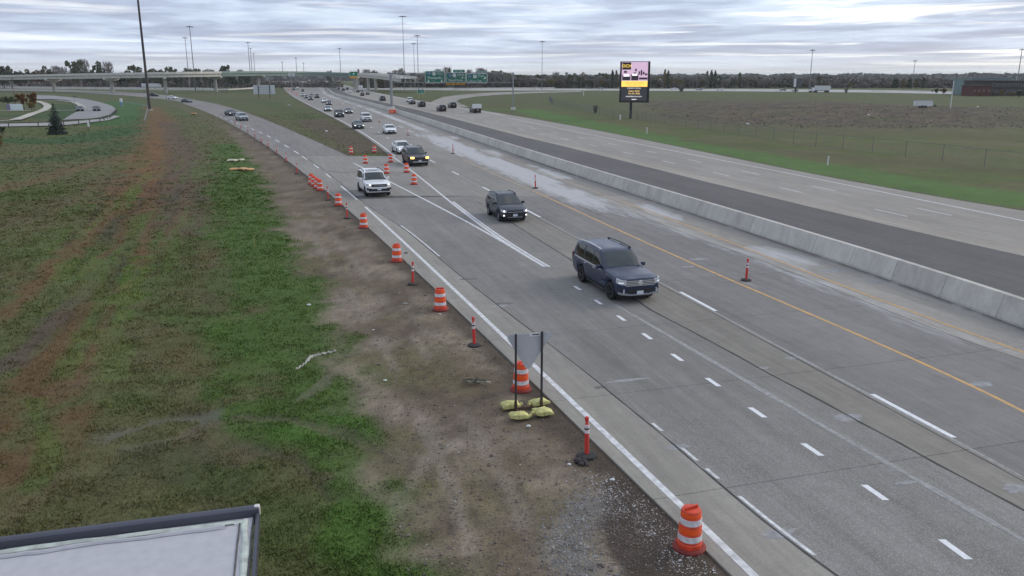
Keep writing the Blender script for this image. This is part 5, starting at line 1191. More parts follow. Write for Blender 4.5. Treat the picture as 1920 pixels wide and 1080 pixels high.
def car_thing(car, name, label, cat, paint, lit=True, detail=2, spokes=5, dark_rim=False, group=None, head=None, amber=False, grille_m=None, rails=None, sunroof=False):
    t = thing(name, label, cat, group=group); t['_L'] = car.L; c = car
    me = c.body(detail > 0); me.materials.append(PAINT[paint]); b = link_mesh('body', me, t)
    MB().box((0, 0, c.sill+.12), (c.L*.86, c.W*.70, .22)).build('underbody', blk, t)
    for a in c.axles: MB().box((c.L/2-a, 0, c.wr+.03), (c.wr*2.05, c.W*.80, c.wr*1.5)).build('wheel_well', blk, t)
    ws0, ws1 = c.ws
    c.patch(ws0+.05, ws1-.04, 6.25, 11.75, .008, 'windshield', glass_w, t, 6, 10)
    if c.rw: c.patch(c.rw[0], c.rw[1], 6.3, 11.7, .008, 'rear_window', glassm, t, 4, 8)
    for sd in (0, 1):
        for d0, d1 in c.sw: c.patch(d0, d1, *((4.10, 5.97) if sd == 0 else (13.90, 12.03)), .008, 'side_window', glassm, t, 6, 3)
    if detail >= 2:
        for sd in (0, 1): c.patch(c.sw[0][0]-.02, c.sw[-1][1]+.02, *((4.06, 5.99) if sd == 0 else (13.94, 12.01)), .004, 'pillar_trim', blk, t, 14, 3)
    add_wheels(c, t, spokes, dark_rim, rims=detail > 0)
    h = c.head; hm = (amber_on if amber else lamp_on if lit else lamp_off)
    if detail < 2: h = (h[0]+.04, h[0]+.32, h[2]+.01, h[3]-.02)
    c.wrap(h[0], h[1], h[2], h[3], .014, 'headlight', hm if detail < 2 else lamp_off, t, side=2, zb0=h[2]+.05, zb1=h[3]+.05, n=6)
    if detail >= 2 and (lit or amber):
        for o in [k for k in t.children if k.name.startswith('headlight')]:
            sg = 1 if o.data.vertices[0].co.y > 0 else -1
            q = c.outline(); u = h[0]+(h[1]-h[0])*c.bulb; LL_ = np.r_[0, np.cumsum([math.hypot(q[i+1][0]-q[i][0], q[i+1][1]-q[i][1]) for i in range(len(q)-1)])]
            y = np.interp(u, LL_, [p[0] for p in q]); d = np.interp(u, LL_, [p[1] for p in q])
            MB().lathe([(.058, -.03), (.058, .02), (.045, .035), (.001, .04)], n=12, axis='X').build('lamp_bulb', hm, o).location = (c.L/2-d+.012, sg*y, (h[2]+h[3])/2+.03)
    c.wrap(-c.gr[0], c.gr[0], c.gr[1], c.gr[2], .010, 'grille', grille_m or blk, t)
    c.wrap(-c.lg[0], c.lg[0], c.lg[1], c.lg[2], .012, 'lower_grille', blk, t)
    MB().box((c.L/2+.03, 0, c.plz), (.02, .31, .155), bevel=.005).build('licence_plate', platem, t)
    tl = c.tail; c.wrap(tl[0], tl[1], tl[2], tl[3], .014, 'tail_light', tail, t, side=2, rear=True, n=6)
    MB().box((-c.L/2-.02, 0, c.plz+.35), (.02, .31, .155), bevel=.005).build('licence_plate', platem, t)
    if detail >= 1:
        for sd in (1, -1):
            p = c.S(ws0+.42, 4.2 if sd > 0 else 13.8); MB().box((p.x, p.y+sd*.13, p.z+.10), (.13, .22, .17), bevel=.045).bar((p.x, p.y, p.z+.04), (p.x, p.y+sd*.1, p.z+.06), .06).build('mirror', PAINT[paint] if not c.black_mirror else blk, t, smooth=40)
    if detail >= 2:
        for sd in (0, 1):
            V_ = (lambda a, b: (a, b) if sd == 0 else (18-a, 18-b))
            for d0, d1 in c.doors:
                o = c.patch(d0, d1, *V_(.55, 3.92), .006, 'door', PAINT[paint], t, 8, 6); p = c.S(d1-.22, 3.45 if sd == 0 else 14.55); sg = 1 if sd == 0 else -1
                MB().box((p.x, p.y+sg*.018, p.z), (.20, .03, .035), bevel=.01).build('handle', chrome if rails == 'chrome' else PAINT[paint], o)
            c.patch(c.doors[0][0], c.doors[-1][1], *V_(.02, .42), .012, 'rocker_trim', blk, t, 8, 2)
        c.patch(ws0-.05, ws0+.05, 6.6, 11.4, .012, 'wiper_cowl', blk, t, 2, 6)
    if rails:
        for sd in (1, -1):
            d0, d1 = ws1+.25, c.roof_end; z = max(c.S(d0, 7)[2], c.S((d0+d1)/2, 7)[2])+.055; a, m_, e = c.S(d0, 7), c.S((d0+d1)/2, 7), c.S(d1, 7)
            mb = MB()
            pts = [Vector((p.x, sd*p.y, p.z+.065)) for p in (a, m_, e)]
            for u, v in zip(pts[:-1], pts[1:]): mb.bar(u, v, .045, .035)
            for p in pts[::2]: mb.box(p-Vector((0, 0, .03)), (.16, .055, .085), bevel=.012)
            mb.build('roof_rail', chrome if rails == 'chrome' and sd < 0 else blk, t)
    if sunroof: c.patch(ws1+.12, ws1+.75, 7.6, 10.4, .01, 'sunroof', glassm, t, 2, 4)
    return t
big_suv = Car(L=5.63, W=2.03, wb=3.34, fo=.98, wr=.405, sill=.34, tumble=.20, ws=(1.60, 2.42), rw=(5.33, 5.50), sw=[(2.02, 2.95), (3.03, 3.98), (4.10, 5.12)], doors=[(1.72, 2.98), (3.01, 4.00)], roof_end=5.0,
    top=[(0, .98), (.08, 1.08), (.5, 1.15), (1.1, 1.20), (1.60, 1.25), (2.42, 1.84), (2.7, 1.90), (3.6, 1.94), (4.8, 1.91), (5.28, 1.85), (5.52, 1.25), (5.63, 1.02)], belt=[(0, .95), (.5, 1.07), (1.1, 1.10), (1.6, 1.12), (3.2, 1.13), (5.4, 1.15), (5.52, 1.13), (5.63, 1.0)],
    head=(.70, 1.20, .86, 1.06), gr=(.66, .78, 1.04), lg=(.62, .50, .66), plz=.50, tail=(.62, 1.0, .9, 1.25), bulb=.25, black_mirror=False)
mid_suv = Car(L=4.57, W=1.85, wb=2.66, fo=.92, wr=.36, sill=.29, tumble=.24, ws=(1.12, 1.98), rw=(4.10, 4.42), sw=[(1.55, 2.40), (2.48, 3.25), (3.36, 3.92)], doors=[(1.30, 2.42), (2.46, 3.35)], roof_end=3.95,
    top=[(0, .78), (.10, .86), (.5, .97), (1.12, 1.08), (1.98, 1.57), (2.35, 1.66), (3.0, 1.69), (3.8, 1.63), (4.1, 1.55), (4.46, 1.10), (4.57, .92)], belt=[(0, .76), (.5, .90), (1.12, 1.00), (3, 1.08), (4.3, 1.13), (4.46, 1.06), (4.57, .90)],
    head=(.58, 1.10, .70, .84), gr=(.56, .68, .80), lg=(.62, .40, .60), plz=.52, tail=(.5, .95, .85, 1.05), bulb=.35, black_mirror=False)
box_suv = Car(L=4.98, W=1.99, wb=2.89, fo=.97, wr=.385, sill=.31, tumble=.19, ws=(1.50, 2.25), rw=(4.72, 4.88), sw=[(1.90, 2.74), (2.82, 3.65), (3.76, 4.5)], doors=[(1.62, 2.76), (2.80, 3.70)], roof_end=4.4,
    top=[(0, .92), (.08, 1.00), (.5, 1.06), (1.50, 1.16), (2.25, 1.68), (2.6, 1.77), (3.3, 1.80), (4.3, 1.77), (4.68, 1.70), (4.90, 1.15), (4.98, .98)], belt=[(0, .90), (.5, 1.00), (1.5, 1.08), (3, 1.12), (4.8, 1.14), (4.90, 1.1), (4.98, .95)],
    head=(.62, 1.12, .86, .98), gr=(.58, .78, .98), lg=(.80, .44, .64), plz=.60, tail=(.55, .95, .9, 1.1), bulb=.2, black_mirror=False)
sedan = Car(L=4.85, W=1.84, wb=2.82, fo=.96, wr=.335, sill=.24, tumble=.30, ws=(1.22, 2.12), rw=(3.52, 4.18), sw=[(1.75, 2.55), (2.62, 3.42)], doors=[(1.42, 2.58), (2.60, 3.5)], roof_end=3.4,
    top=[(0, .64), (.10, .72), (.5, .83), (1.22, .95), (2.12, 1.35), (2.5, 1.43), (2.9, 1.45), (3.4, 1.40), (4.20, 1.10), (4.65, 1.06), (4.78, 1.0), (4.85, .80)], belt=[(0, .62), (.5, .77), (1.22, .88), (3, .95), (4.2, 1.0), (4.65, 1.0), (4.85, .78)],
    head=(.55, 1.05, .58, .70), gr=(.5, .46, .66), lg=(.66, .30, .42), plz=.46, tail=(.45, .9, .78, .94), bulb=.3, black_mirror=False)
pickup = Car(L=5.75, W=2.0, wb=3.6, fo=.95, wr=.40, sill=.36, tumble=.20, ws=(1.50, 2.20), rw=(3.72, 3.84), sw=[(1.9, 2.75), (2.85, 3.55)], doors=[(1.62, 2.8), (2.84, 3.68)], roof_end=3.5,
    top=[(0, .96), (.08, 1.05), (.5, 1.12), (1.5, 1.2), (2.2, 1.74), (2.5, 1.85), (3.4, 1.87), (3.7, 1.80), (3.88, 1.24), (5.6, 1.24), (5.7, 1.2), (5.75, 1.0)], belt=[(0, .94), (.5, 1.05), (1.5, 1.13), (3.9, 1.19), (5.6, 1.21), (5.75, .97)],
    head=(.62, 1.05, .86, 1.04), gr=(.60, .72, 1.03), lg=(.7, .48, .62), plz=.52, tail=(.62, .95, .85, 1.15), bulb=.4, black_mirror=True)
van = Car(L=5.1, W=1.98, wb=3.05, fo=.95, wr=.35, sill=.28, tumble=.16, ws=(.95, 1.9), rw=(4.93, 5.0), sw=[(1.5, 2.4), (2.5, 3.6), (3.7, 4.6)], doors=[(1.2, 2.4), (2.5, 3.6)], roof_end=4.6,
    top=[(0, .80), (.1, .92), (.95, 1.12), (1.9, 1.66), (2.3, 1.76), (3.3, 1.80), (4.7, 1.77), (4.92, 1.68), (5.05, 1.1), (5.1, .95)], belt=[(0, .78), (.95, 1.02), (3, 1.06), (5.0, 1.08), (5.1, .93)],
    head=(.55, 1.05, .74, .92), gr=(.52, .55, .75), lg=(.66, .32, .46), plz=.50, tail=(.6, .95, .95, 1.3), bulb=.3, black_mirror=False)
def place(t, px, py, hdg, mid=True):
    """front (or rear) bumper foot stands on the surveyed paving point; hdg = compass-like angle of travel from +Y, clockwise"""
    x, y = G(px, py); a = R(90-hdg); L = t['_L'] if '_L' in t.keys() else 4.6; t.rotation_euler = (0, 0, a)
    s = 1 if mid else -1
    t.location = (x-math.cos(a)*L/2*s, y-math.sin(a)*L/2*s, .002)
def road_dir(curve, y, back=True):
    d = (float(curve(y*1.03))-float(curve(y)))/(y*.03); h = math.degrees(math.atan2(d, 1)); return h+180 if back else h
# --- the five nearest cars, each built with its doors, lamps and trims
t = car_thing(big_suv, 'large_suv', 'large dark blue grey SUV with chrome grille, nearest vehicle to the camera', 'car', 'blue_grey', lit=False, detail=2, spokes=6, dark_rim=True, rails='chrome', grille_m=blk)
for k in range(4): big_suv.wrap(-.66, .66, .80+k*.066, .832+k*.066, .024, 'grille_bar', chrome, t)
big_suv.wrap(.66, .74, .85, 1.06, .022, 'lamp_surround', chrome, t, side=2, n=3); big_suv.wrap(.78, 1.02, .93, .98, .020, 'lamp_glow', mat('headlamp_pale', (.8, .84, .86), .2, var=.05, emit=(.9, .97, 1.0), estr=.25), t, side=2, n=4)
big_suv.wrap(.46, 1.02, .38, .45, .03, 'bumper_trim', grey_tr, t, side=2, zb0=.46, zb1=.55, n=8); big_suv.wrap(-.46, .46, .38, .44, .03, 'bumper_trim', grey_tr, t); big_suv.wrap(.78, 1.05, .62, .70, .02, 'fog_recess', blk, t, side=2, n=5)
big_suv.wrap(.74, .80, .50, .68, .03, 'fog_bezel', chrome, t, side=2, n=3); MB().lathe([(.11, -.02), (.10, .02), (.001, .025)], n=16, axis='X').build('badge', chrome, t).location = (big_suv.L/2+.03, 0, .93); t.children[-1].scale = (1, 1.35, .62)
for sd in (0, 1): big_suv.patch(1.95, 5.2, *((4.0, 4.13) if sd == 0 else (14.0, 13.87)), .016, 'belt_trim', chrome, t, 14, 1)
for sd in (0, 1): big_suv.patch(1.7, 4.0, *((.03, .16) if sd == 0 else (17.97, 17.84)), .06, 'running_board', grey_tr, t, 8, 1)
t['_L'] = 5.63*.94; t.scale = (.94, .94, .94); place(t, 1199, 569, 162.5)
t = car_thing(mid_suv, 'crossover_suv', 'dark navy crossover with lit headlights behind the large blue grey SUV', 'car', 'navy', detail=2, spokes=5, rails='black')
mid_suv.wrap(-.50, .50, .71, .735, .02, 'grille_bar', chrome, t); mid_suv.wrap(.72, .82, .48, .56, .022, 'fog_light', lamp_on, t, side=2, n=3); mid_suv.wrap(-.50, .50, .36, .40, .02, 'bumper_trim', grey_tr, t)
t['_L'] = 4.57*.95; t.scale = (.95, .95, .95); place(t, 966, 418, 163.5)
t = car_thing(box_suv, 'white_suv', 'white SUV with black lower grille on the entrance ramp beside the gore drums', 'car', 'white', detail=2, spokes=6, dark_rim=True, rails='black', sunroof=True)
box_suv.wrap(-.46, .46, .86, .885, .02, 'grille_bar', chrome, t); box_suv.wrap(.56, 1.02, .50, .66, .022, 'bumper_trim', blk, t, side=2, n=6, zb0=.56, zb1=.74); box_suv.wrap(-.7, .7, .36, .40, .02, 'bumper_trim', grey_tr, t)
place(t, 712, 369.5, 160)
t = car_thing(box_suv, 'off_road_suv', 'dark grey off-road SUV with glowing amber lamps beside the gore drums', 'car', 'dark_grey', amber=True, detail=2, spokes=6, dark_rim=True, rails='black')
box_suv.wrap(.60, 1.0, .80, 1.0, .03, 'amber_lamp', amber_on, t, side=2, n=5); box_suv.wrap(-.75, .75, .42, .56, .03, 'bumper_trim', grey_tr, t); box_suv.wrap(-.5, .5, .92, .95, .022, 'grille_bar', grey_tr, t)
place(t, 788, 312.5, 161)
t = car_thing(sedan, 'white_sedan', 'white sedan half hidden behind the off-road SUV with amber lamps', 'car', 'white', detail=2, spokes=5); place(t, 761, 290, 161)
# --- traffic further off: one of each kind built, then copied with its parts
PROTO = {}
for key, cr_, nm in (('suv', box_suv, 'suv'), ('cross', mid_suv, 'crossover_suv'), ('sedan', sedan, 'sedan_car'), ('pickup', pickup, 'pickup_truck'), ('van', van, 'van')):
    PROTO[key] = (cr_, nm, car_thing(cr_, nm, 'x', 'car', 'white', detail=1 if key != 'van' else 1))
def strip_extra(): pass
used_p = set()
def traffic(kind, paint, px, py, hdg, label, group, cat='car', lit=True, front=True):
    c, nm, pr = PROTO[kind]
    if kind in used_p: t = copy_tree(pr)
    else: t = pr; used_p.add(kind)
    t['label'] = label; t['category'] = cat; t['group'] = group
    for o in t.children:
        b = o.name.split('.')[0]
        if b in ('body', 'mirror'): o.material_slots[0].link = 'OBJECT'; o.material_slots[0].material = PAINT[paint]
        if b == 'headlight': o.material_slots[0].link = 'OBJECT'; o.material_slots[0].material = lamp_on if lit else lamp_off
    place(t, px, py, hdg, front); return t
gw = 'oncoming westbound traffic'; ge = 'eastbound traffic seen from behind'; gr_ = 'cars on the curving entrance ramp'
def wh(px, py): y = G(px, py)[1]; return road_dir(GG if y < 130 else CV['RE'], y)
for kind, paint, px, py, lb, lit in [
    ('sedan', 'white', 734, 252, 'white car alone in the lane by the gore, ahead of the white sedan', False),
    ('sedan', 'teal_grey', 674, 242.5, 'dark grey green car with one lane line beside the pale SUV', True),
    ('suv', 'white', 689, 229, 'white SUV with a wide black grille in the right lane of the queue', False),
    ('suv', 'teal_grey', 638, 220.5, 'dark grey green SUV in the left file of the queue', True),
    ('sedan', 'grey', 655, 213.5, 'grey car with bright headlights beside the grey green SUV', True),
    ('sedan', 'silver', 616, 209, 'silver car leading the left file behind the grey green SUV', True),
    ('sedan', 'navy', 617.5, 197, 'dark car with bright headlights just behind the silver car', True),
    ('cross', 'white', 609, 193, 'white car partly hidden behind the dark car with bright headlights', True),
    ('cross', 'black', 583, 188, 'black car in front of the tight bunch with bright headlights', True),
    ('sedan', 'black', 574, 184.5, 'black car at the left of the tight bunch', True),
    ('cross', 'silver', 568, 181, 'silver car at the back left of the tight bunch', True),
    ('suv', 'dark_grey', 595, 184, 'dark SUV at the right of the tight bunch', True),
    ('sedan', 'grey', 585, 178.5, 'grey car at the back of the tight bunch', True),
    ('suv', 'black', 568, 172, 'black SUV between the tight bunch and the flyover', True),
    ('cross', 'white', 558, 167, 'white car in the thinning queue short of the flyover', True),
    ('van', 'dark_grey', 551, 169.5, 'dark van in the left lane by the orange drums near the flyover', False),
    ('sedan', 'black', 549, 162, 'black car almost under the flyover with lit headlights', True),
    ('cross', 'silver', 535, 156.5, 'silver car coming out from under the flyover', False),
    ('sedan', 'dark_grey', 539, 159, 'dark car just beyond the flyover drums', False),
    ('cross', 'black', 543, 154, 'black car deep in the shade of the flyover', False),
    ('sedan', 'black', 524, 151.6, 'farthest dark car in the left lane beyond the flyover', False),
    ('cross', 'white', 517, 151.4, 'farthest white car in the left lane beyond the flyover', False)]:
    traffic(kind, paint, px, py, wh(px, py), lb, gw, lit=lit)
for kind, paint, px, py, h_, lb, lit in [('cross', 'silver', 459, 227, 148, 'silver crossover leading the pair on the entrance ramp', False), ('sedan', 'dark_grey', 438, 217.5, 146, 'dark car following the silver crossover on the entrance ramp', True), ('sedan', 'teal_grey', 358, 192.5, 125, 'grey green car alone on the ramp near the dark mast', False), ('sedan', 'white', 331, 186, 116, 'white car on the ramp just right of the dark mast', True), ('cross', 'black', 297, 181, 108, 'black car on the ramp right beside the dark mast', False)]:
    traffic(kind, paint, px, py, h_, lb, gr_, lit=lit)
def ehd(px, py): y = G(px, py)[1]; return road_dir(PP if y < 180 else off(QQ, -3), y, False)
for kind, paint, px, py, lb in [('suv', 'black', 851, 203, 'dark SUV entering the exit ramp lane ahead of the flatbed'), ('suv', 'black', 831, 209.5, 'black SUV left of the exit ramp, nearest in its lane'), ('suv', 'black', 793, 201, 'black SUV third from the exit ramp beneath the gore sign'),
    ('sedan', 'black', 775, 196, 'black car just in front of the white SUV beneath the gore sign'), ('suv', 'white', 770, 192, 'white SUV seen from behind beneath the low green exit sign'), ('pickup', 'dark_grey', 719, 189.5, 'dark pickup seen from behind left of the gantry post'),
    ('cross', 'black', 680, 180, 'black crossover behind the white lorry under the flyover end'), ('sedan', 'dark_grey', 690, 178, 'dark car right of the black crossover near the flyover piers'), ('sedan', 'white', 657, 174, 'low white car near the right flyover piers'), ('sedan', 'black', 671, 173.2, 'low black car in front of the flyover piers'),
    ('suv', 'black', 644, 170.5, 'black SUV in front of the group of four near the flyover'), ('cross', 'navy', 651.5, 168, 'navy car at the right of the group of four near the flyover'), ('cross', 'black', 635, 167.8, 'black car second of the group of four near the flyover'), ('sedan', 'dark_grey', 629, 165.2, 'dark car at the far left of the group of four near the flyover'),
    ('sedan', 'navy', 604, 157, 'navy car beyond the white box lorry under the flyover'), ('suv', 'black', 599, 154.6, 'dark SUV farthest ahead beyond the white box lorry')]:
    traffic(kind, paint, px, py, ehd(px, py), lb, ge, lit=False, front=False)
for kind, paint, px, py, h_, lb in [('sedan', 'black', 151, 209.5, 151, 'black car stopped at the mouth of the park street, left of two'), ('sedan', 'black', 182, 209, 152, 'black car on the wide park street, right of two')]: traffic(kind, paint, px, py, h_, lb, 'cars on the park street', lit=False)
gf = 'cars on the far highway'
for kind, paint, px, py, h_, lb in [('sedan', 'silver', 1120, 167.6, 265, 'silver car on the far highway left of the billboard'), ('sedan', 'white', 1257, 168, 265, 'white car on the far highway just right of the billboard'), ('sedan', 'silver', 1304, 169.4, 265, 'silver car on the far highway past the round grey bush'), ('sedan', 'white', 1343, 169.6, 265, 'white car on the far highway under the three poplars'), ('sedan', 'grey', 1461, 170.2, 265, 'grey car on the far highway left of the dark panel sign'), ('sedan', 'silver', 1484, 171, 265, 'silver car right at the foot of the dark panel sign'), ('sedan', 'black', 36, 164.6, 85, 'dark car on the low road under the flyover at the left edge'), ('sedan', 'black', 68, 165, 85, 'dark car on the low road beside the first flyover pier'), ('cross', 'white', 8, 164.4, 85, 'white car on the low road at the very left edge')]: traffic(kind, paint, px, py, h_, lb, gf if px > 500 else 'cars on the low road', lit=False)
# --- lorries
def lorry(name, label, px, py, hdg, trailer, cab_m, box_m, group=None, tractor=True, cat='lorry'):
    x, y = G(px, py); t = thing(name, label, cat, (x, y, 0), R(90-hdg), group); L = trailer
    MB().box((-L/2-.3, 0, 2.55), (L, 2.5, 2.8), bevel=.06).build('cargo_box', box_m, t); MB().box((-L/2, 0, 1.02), (L*.96, 1.0, .25)).build('chassis', blk, t)
    for k in range(int(L/1.5)): MB().box((-.9-k*1.5, 0, 2.55), (.06, 2.56, 2.7)).build('panel_rib', box_m, t)
    MB().box((1.05, 0, 1.75), (1.9, 2.3, 2.1), bevel=.15).build('cab', cab_m, t); MB().box((2.5 if tractor else 2.2, 0, 1.15), (1.5 if tractor else .8, 2.0, 1.0), bevel=.15).build('hood', cab_m, t); MB().box((1.85, 0, 2.2), (.35, 2.05, .85), bevel=.08).build('windshield', glass_w, t)
    tm, rm = wheel_meshes(.5, .3, 6, True)
    for ax in (([2.5, .2, -1.0] if tractor else [2.0]) + [-L+.9, -L+2.1]):
        for sd in (1, -1): w = link_mesh('wheel', tm, t); w.location = (ax, sd*1.05, .5); link_mesh('rim', rm, w)
    for sd in (1, -1): MB().box((3.2 if tractor else 2.6, sd*.75, 1.0), (.06, .35, .2)).build('headlight', lamp_off, t); MB().box((-L-.32, sd*1.0, .9), (.06, .3, .15)).build('tail_light', tail, t)
    for s in (-.6, .6): MB().box((-L-.32, s, 2.5), (.06, 1.14, 2.6), bevel=.01).build('rear_door', box_m, t)
    return t
boxw = mat('lorry_box_white', (.66, .67, .66), .5, var=.05, scale=.7)
lorry('semi_lorry', 'white articulated lorry on the far highway right of the dark panel sign', 1527, 173.2, 268, 9.0, PAINT['white'], boxw)
lorry('semi_lorry', 'white trailer lorry with a violet cab under the flyover behind the dark mast', 266, 165.6, 267, 15.5, mat('cab_violet', (.09, .05, .14), .4, var=.1), boxw)
lorry('box_lorry', 'white box lorry seen from behind under the right part of the flyover', 614, 156.0, ehd(617, 159), 7.0, PAINT['white'], boxw, tractor=False)
lorry('box_lorry', 'pale box lorry just behind the black crossover at the flyover piers', 676, 172.0, ehd(678, 174), 6.0, PAINT['silver'], boxw, tractor=False)
lorry('box_lorry', 'yellowish white box lorry deep under the middle of the flyover', 580, 152.8, ehd(580, 154), 6.5, PAINT['white'], boxw, tractor=False)
# flatbed pickup with a white crate on the exit lane
t = traffic('pickup', 'black', 896, 212.5, ehd(896, 212), 'dark pickup hauling a white box on its bed in the exit lane', ge, lit=False, front=False, cat='truck')
cb_ = thing('cargo_crate', 'white box riding on the bed of the dark pickup in the exit lane', 'box', t.matrix_world.translation if False else t.location); cb_.rotation_euler = t.rotation_euler
MB().box((-1.9, 0, 1.72), (1.9, 2.0, .95), bevel=.05).build('box_shell', boxw, cb_); MB().box((-1.9, 0, 2.22), (1.96, 2.06, .08)).build('lid', boxw, cb_)
# trailer parked in the brown field
x, y = G(1729, 209.5); t = thing('box_trailer', 'small white box trailer parked in the brown field left of the bare pole', 'trailer', (x, y, gz_at(x, y)), -.1)
MB().box((0, 0, 1.15), (4.3, 2.0, 1.35), bevel=.06).build('cargo_box', boxw, t); MB().box((0, 0, 1.86), (4.36, 2.06, .08), bevel=.02).build('roof', mat('trailer_roof', (.25, .26, .28), .5), t); MB().bar((2.1, 0, .45), (3.2, 0, .4), .12).box((3.1, 0, .6), (.35, .5, .35), bevel=.05).build('drawbar', blk, t)
tm, rm = wheel_meshes(.33, .2, 5, True)
for ax in (-.5, .3):
    for sd in (1, -1): w = link_mesh('wheel', tm, t); w.location = (ax, sd*1.0, .33); link_mesh('rim', rm, w)
for k in range(5): MB().box((-1.75+k*.85, -1.01, 1.15), (.05, .04, 1.25)).build('panel_rib', boxw, t)
# ------------------------------------------------------------------ traffic drums
orange = mat('drum_orange_plastic', (.78, .072, .022), .5, var=.06, scale=7, dirt=(.50, .058, .028)); sheet_o = mat('orange_sheeting', (.95, .115, .02), .4, var=.04, scale=5); sheet_w = mat('white_sheeting', (.80, .77, .79), .45, var=.05, scale=9, dirt=(.56, .52, .51))
drum_base = mat('drum_base_red_rubber', (.22, .030, .022), .7, var=.25, scale=4); cone_red = mat('channelizer_red', (.62, .045, .035), .5, var=.08, scale=4); cone_base = mat('channelizer_base_rubber', (.035, .034, .034), .85, var=.3, scale=5)
def drum_proto():
    t = thing('traffic_drum', 'x', 'traffic drum'); H = 1.0
    bm = MB(); bm.lathe([(.287, .06), (.283, .18), (.266, .20), (.262, .40), (.252, .415), (.250, .60), (.240, .612), (.236, .78), (.226, .79), (.223, .90), (.205, .935), (.19, .94)], n=28)
    bm.build('drum_body', orange, t, smooth=30)
    for z0, z1, r0, r1, m in [(.245, .385, .2685, .2655, sheet_w), (.43, .57, .2575, .2545, sheet_o), (.625, .765, .2455, .2415, sheet_w), (.80, .89, .2305, .2275, sheet_o)]:
        MB().lathe([(r0-.006, z0), (r0, z0+.003), (r1, z1-.003), (r1-.006, z1)], n=28, cap=False).build('reflective_band', m, t, smooth=40)
    hd = MB(); hd.box((0, 0, .975), (.36, .045, .06), bevel=.018).box((-.15, 0, .95), (.05, .07, .05), bevel=.01).box((.15, 0, .95), (.05, .07, .05), bevel=.01); hd.build('handle', orange, t, smooth=40)
    MB().lathe([(.37, .004), (.375, .05), (.35, .085), (.295, .095), (.29, .05)], n=30).build('base_ring', drum_base, t, smooth=35)
    return t
dp = drum_proto(); first = [True]
def drum(px, py, label, group, rz=None, ground=True, z=None):
    t = dp if first[0] else copy_tree(dp); first[0] = False
    p = spot(px, py) if ground else road_spot(px, py); t.location = p; t.scale = (.87, .87, .92); t['label'] = label; t['group'] = group; t.rotation_euler = (rng.uniform(-.03, .03), rng.uniform(-.03, .03), rng.uniform(0, 6.28) if rz is None else rz); return t
gd = 'orange and white drums along the shoulder'; gg_ = 'orange and white drums closing the gore'
drum(1292, 1028, 'nearest orange and white drum, on dark damp gravel at the bottom of the photo', gd, rz=.5)
drum(976.5, 732, 'orange and white drum standing right behind the two post yield sign', gd, rz=1.2)
drum(826, 582, 'orange and white drum on the shoulder dirt, next one up from the yield sign', gd, rz=.2)
drum(744, 491, 'orange and white drum between two thin red posts, second up from the yield sign', gd)
drum(682, 428, 'orange and white drum third up the shoulder from the yield sign', gd)
drum(635, 386, 'orange and white drum just below the huddled drums', gd)
for px, py, lb in [(584, 346, 'rearmost drum of the huddle of four at the pavement edge'), (589, 350, 'second drum from the back in the huddle of four'), (594.5, 354.5, 'third drum from the back in the huddle of four'), (600.5, 358, 'front drum of the huddle of four at the pavement edge')]: drum(px, py, lb, gd)
drum(658.3, 288.5, 'gore drum furthest up beside the ramp, on the brown grass', gg_); drum(702, 286.5, 'gore drum furthest up beside the through lanes', gg_)
for px, py, lb in [(685.3, 306.5, 'middle drum of the gore row beside the ramp, behind the white SUV'), (732.5, 304.5, 'second drum down the gore row beside the through lanes'), (725, 325.5, 'gore drum just right of the white SUV'), (762.5, 323.5, 'gore drum in front of the amber lit SUV'), (776.3, 346, 'lowest gore drum, closest to where the two white lines meet')]: drum(px, py, lb, gg_, ground=False)
gq_ = 'far orange drums by the flyover'
for k, (px, py) in enumerate([(553, 176), (547, 172.5), (542, 169), (538, 166), (534.5, 163), (531.5, 160.5), (529, 158.5), (549.5, 169.2), (557, 178)]):
    p = road_spot(px, py); t = copy_tree(dp); t.location = p; t['label'] = 'tiny orange drum in the far row guarding the left lane near the flyover'; t['group'] = gq_; t.scale = (1.3, 1.3, 1.15)
# ------------------------------------------------------------------ thin red channelizer posts on rubber bases
def chan_proto():
    t = thing('channelizer_post', 'x', 'channelizer')
    MB().lathe([(.055, .05), (.056, .80), (.050, .84), (.036, .86), (.034, .93), (.05, .95), (.052, 1.02), (.03, 1.04)], n=16).build('tube', cone_red, t, smooth=35)
    for z in (.62, .755): MB().lathe([(.056, z), (.0605, z+.004), (.0605, z+.085), (.056, z+.089)], n=16, cap=False).build('reflective_band', sheet_w, t, smooth=40)
    MB().lathe([(.0565, .715), (.0605, .72), (.0605, .748), (.0565, .752)], n=16, cap=False).build('dark_collar', blk, t, smooth=40)
    MB().lathe([(.24, 0), (.245, .045), (.22, .065), (.09, .085), (.06, .085)], n=8).build('base', cone_base, t, smooth=30); return t
cp = chan_proto(); fc = [True]
def chan(px, py, label, group, road=False, sc=1.0):
    t = cp if fc[0] else copy_tree(cp); fc[0] = False; t.location = road_spot(px, py) if road else spot(px, py); t['label'] = label; t['group'] = group; t.rotation_euler = (rng.uniform(-.03, .03), rng.uniform(-.03, .03), rng.uniform(0, 6)); t.scale = (sc, sc, sc)
gc = 'thin red posts along the shoulder'
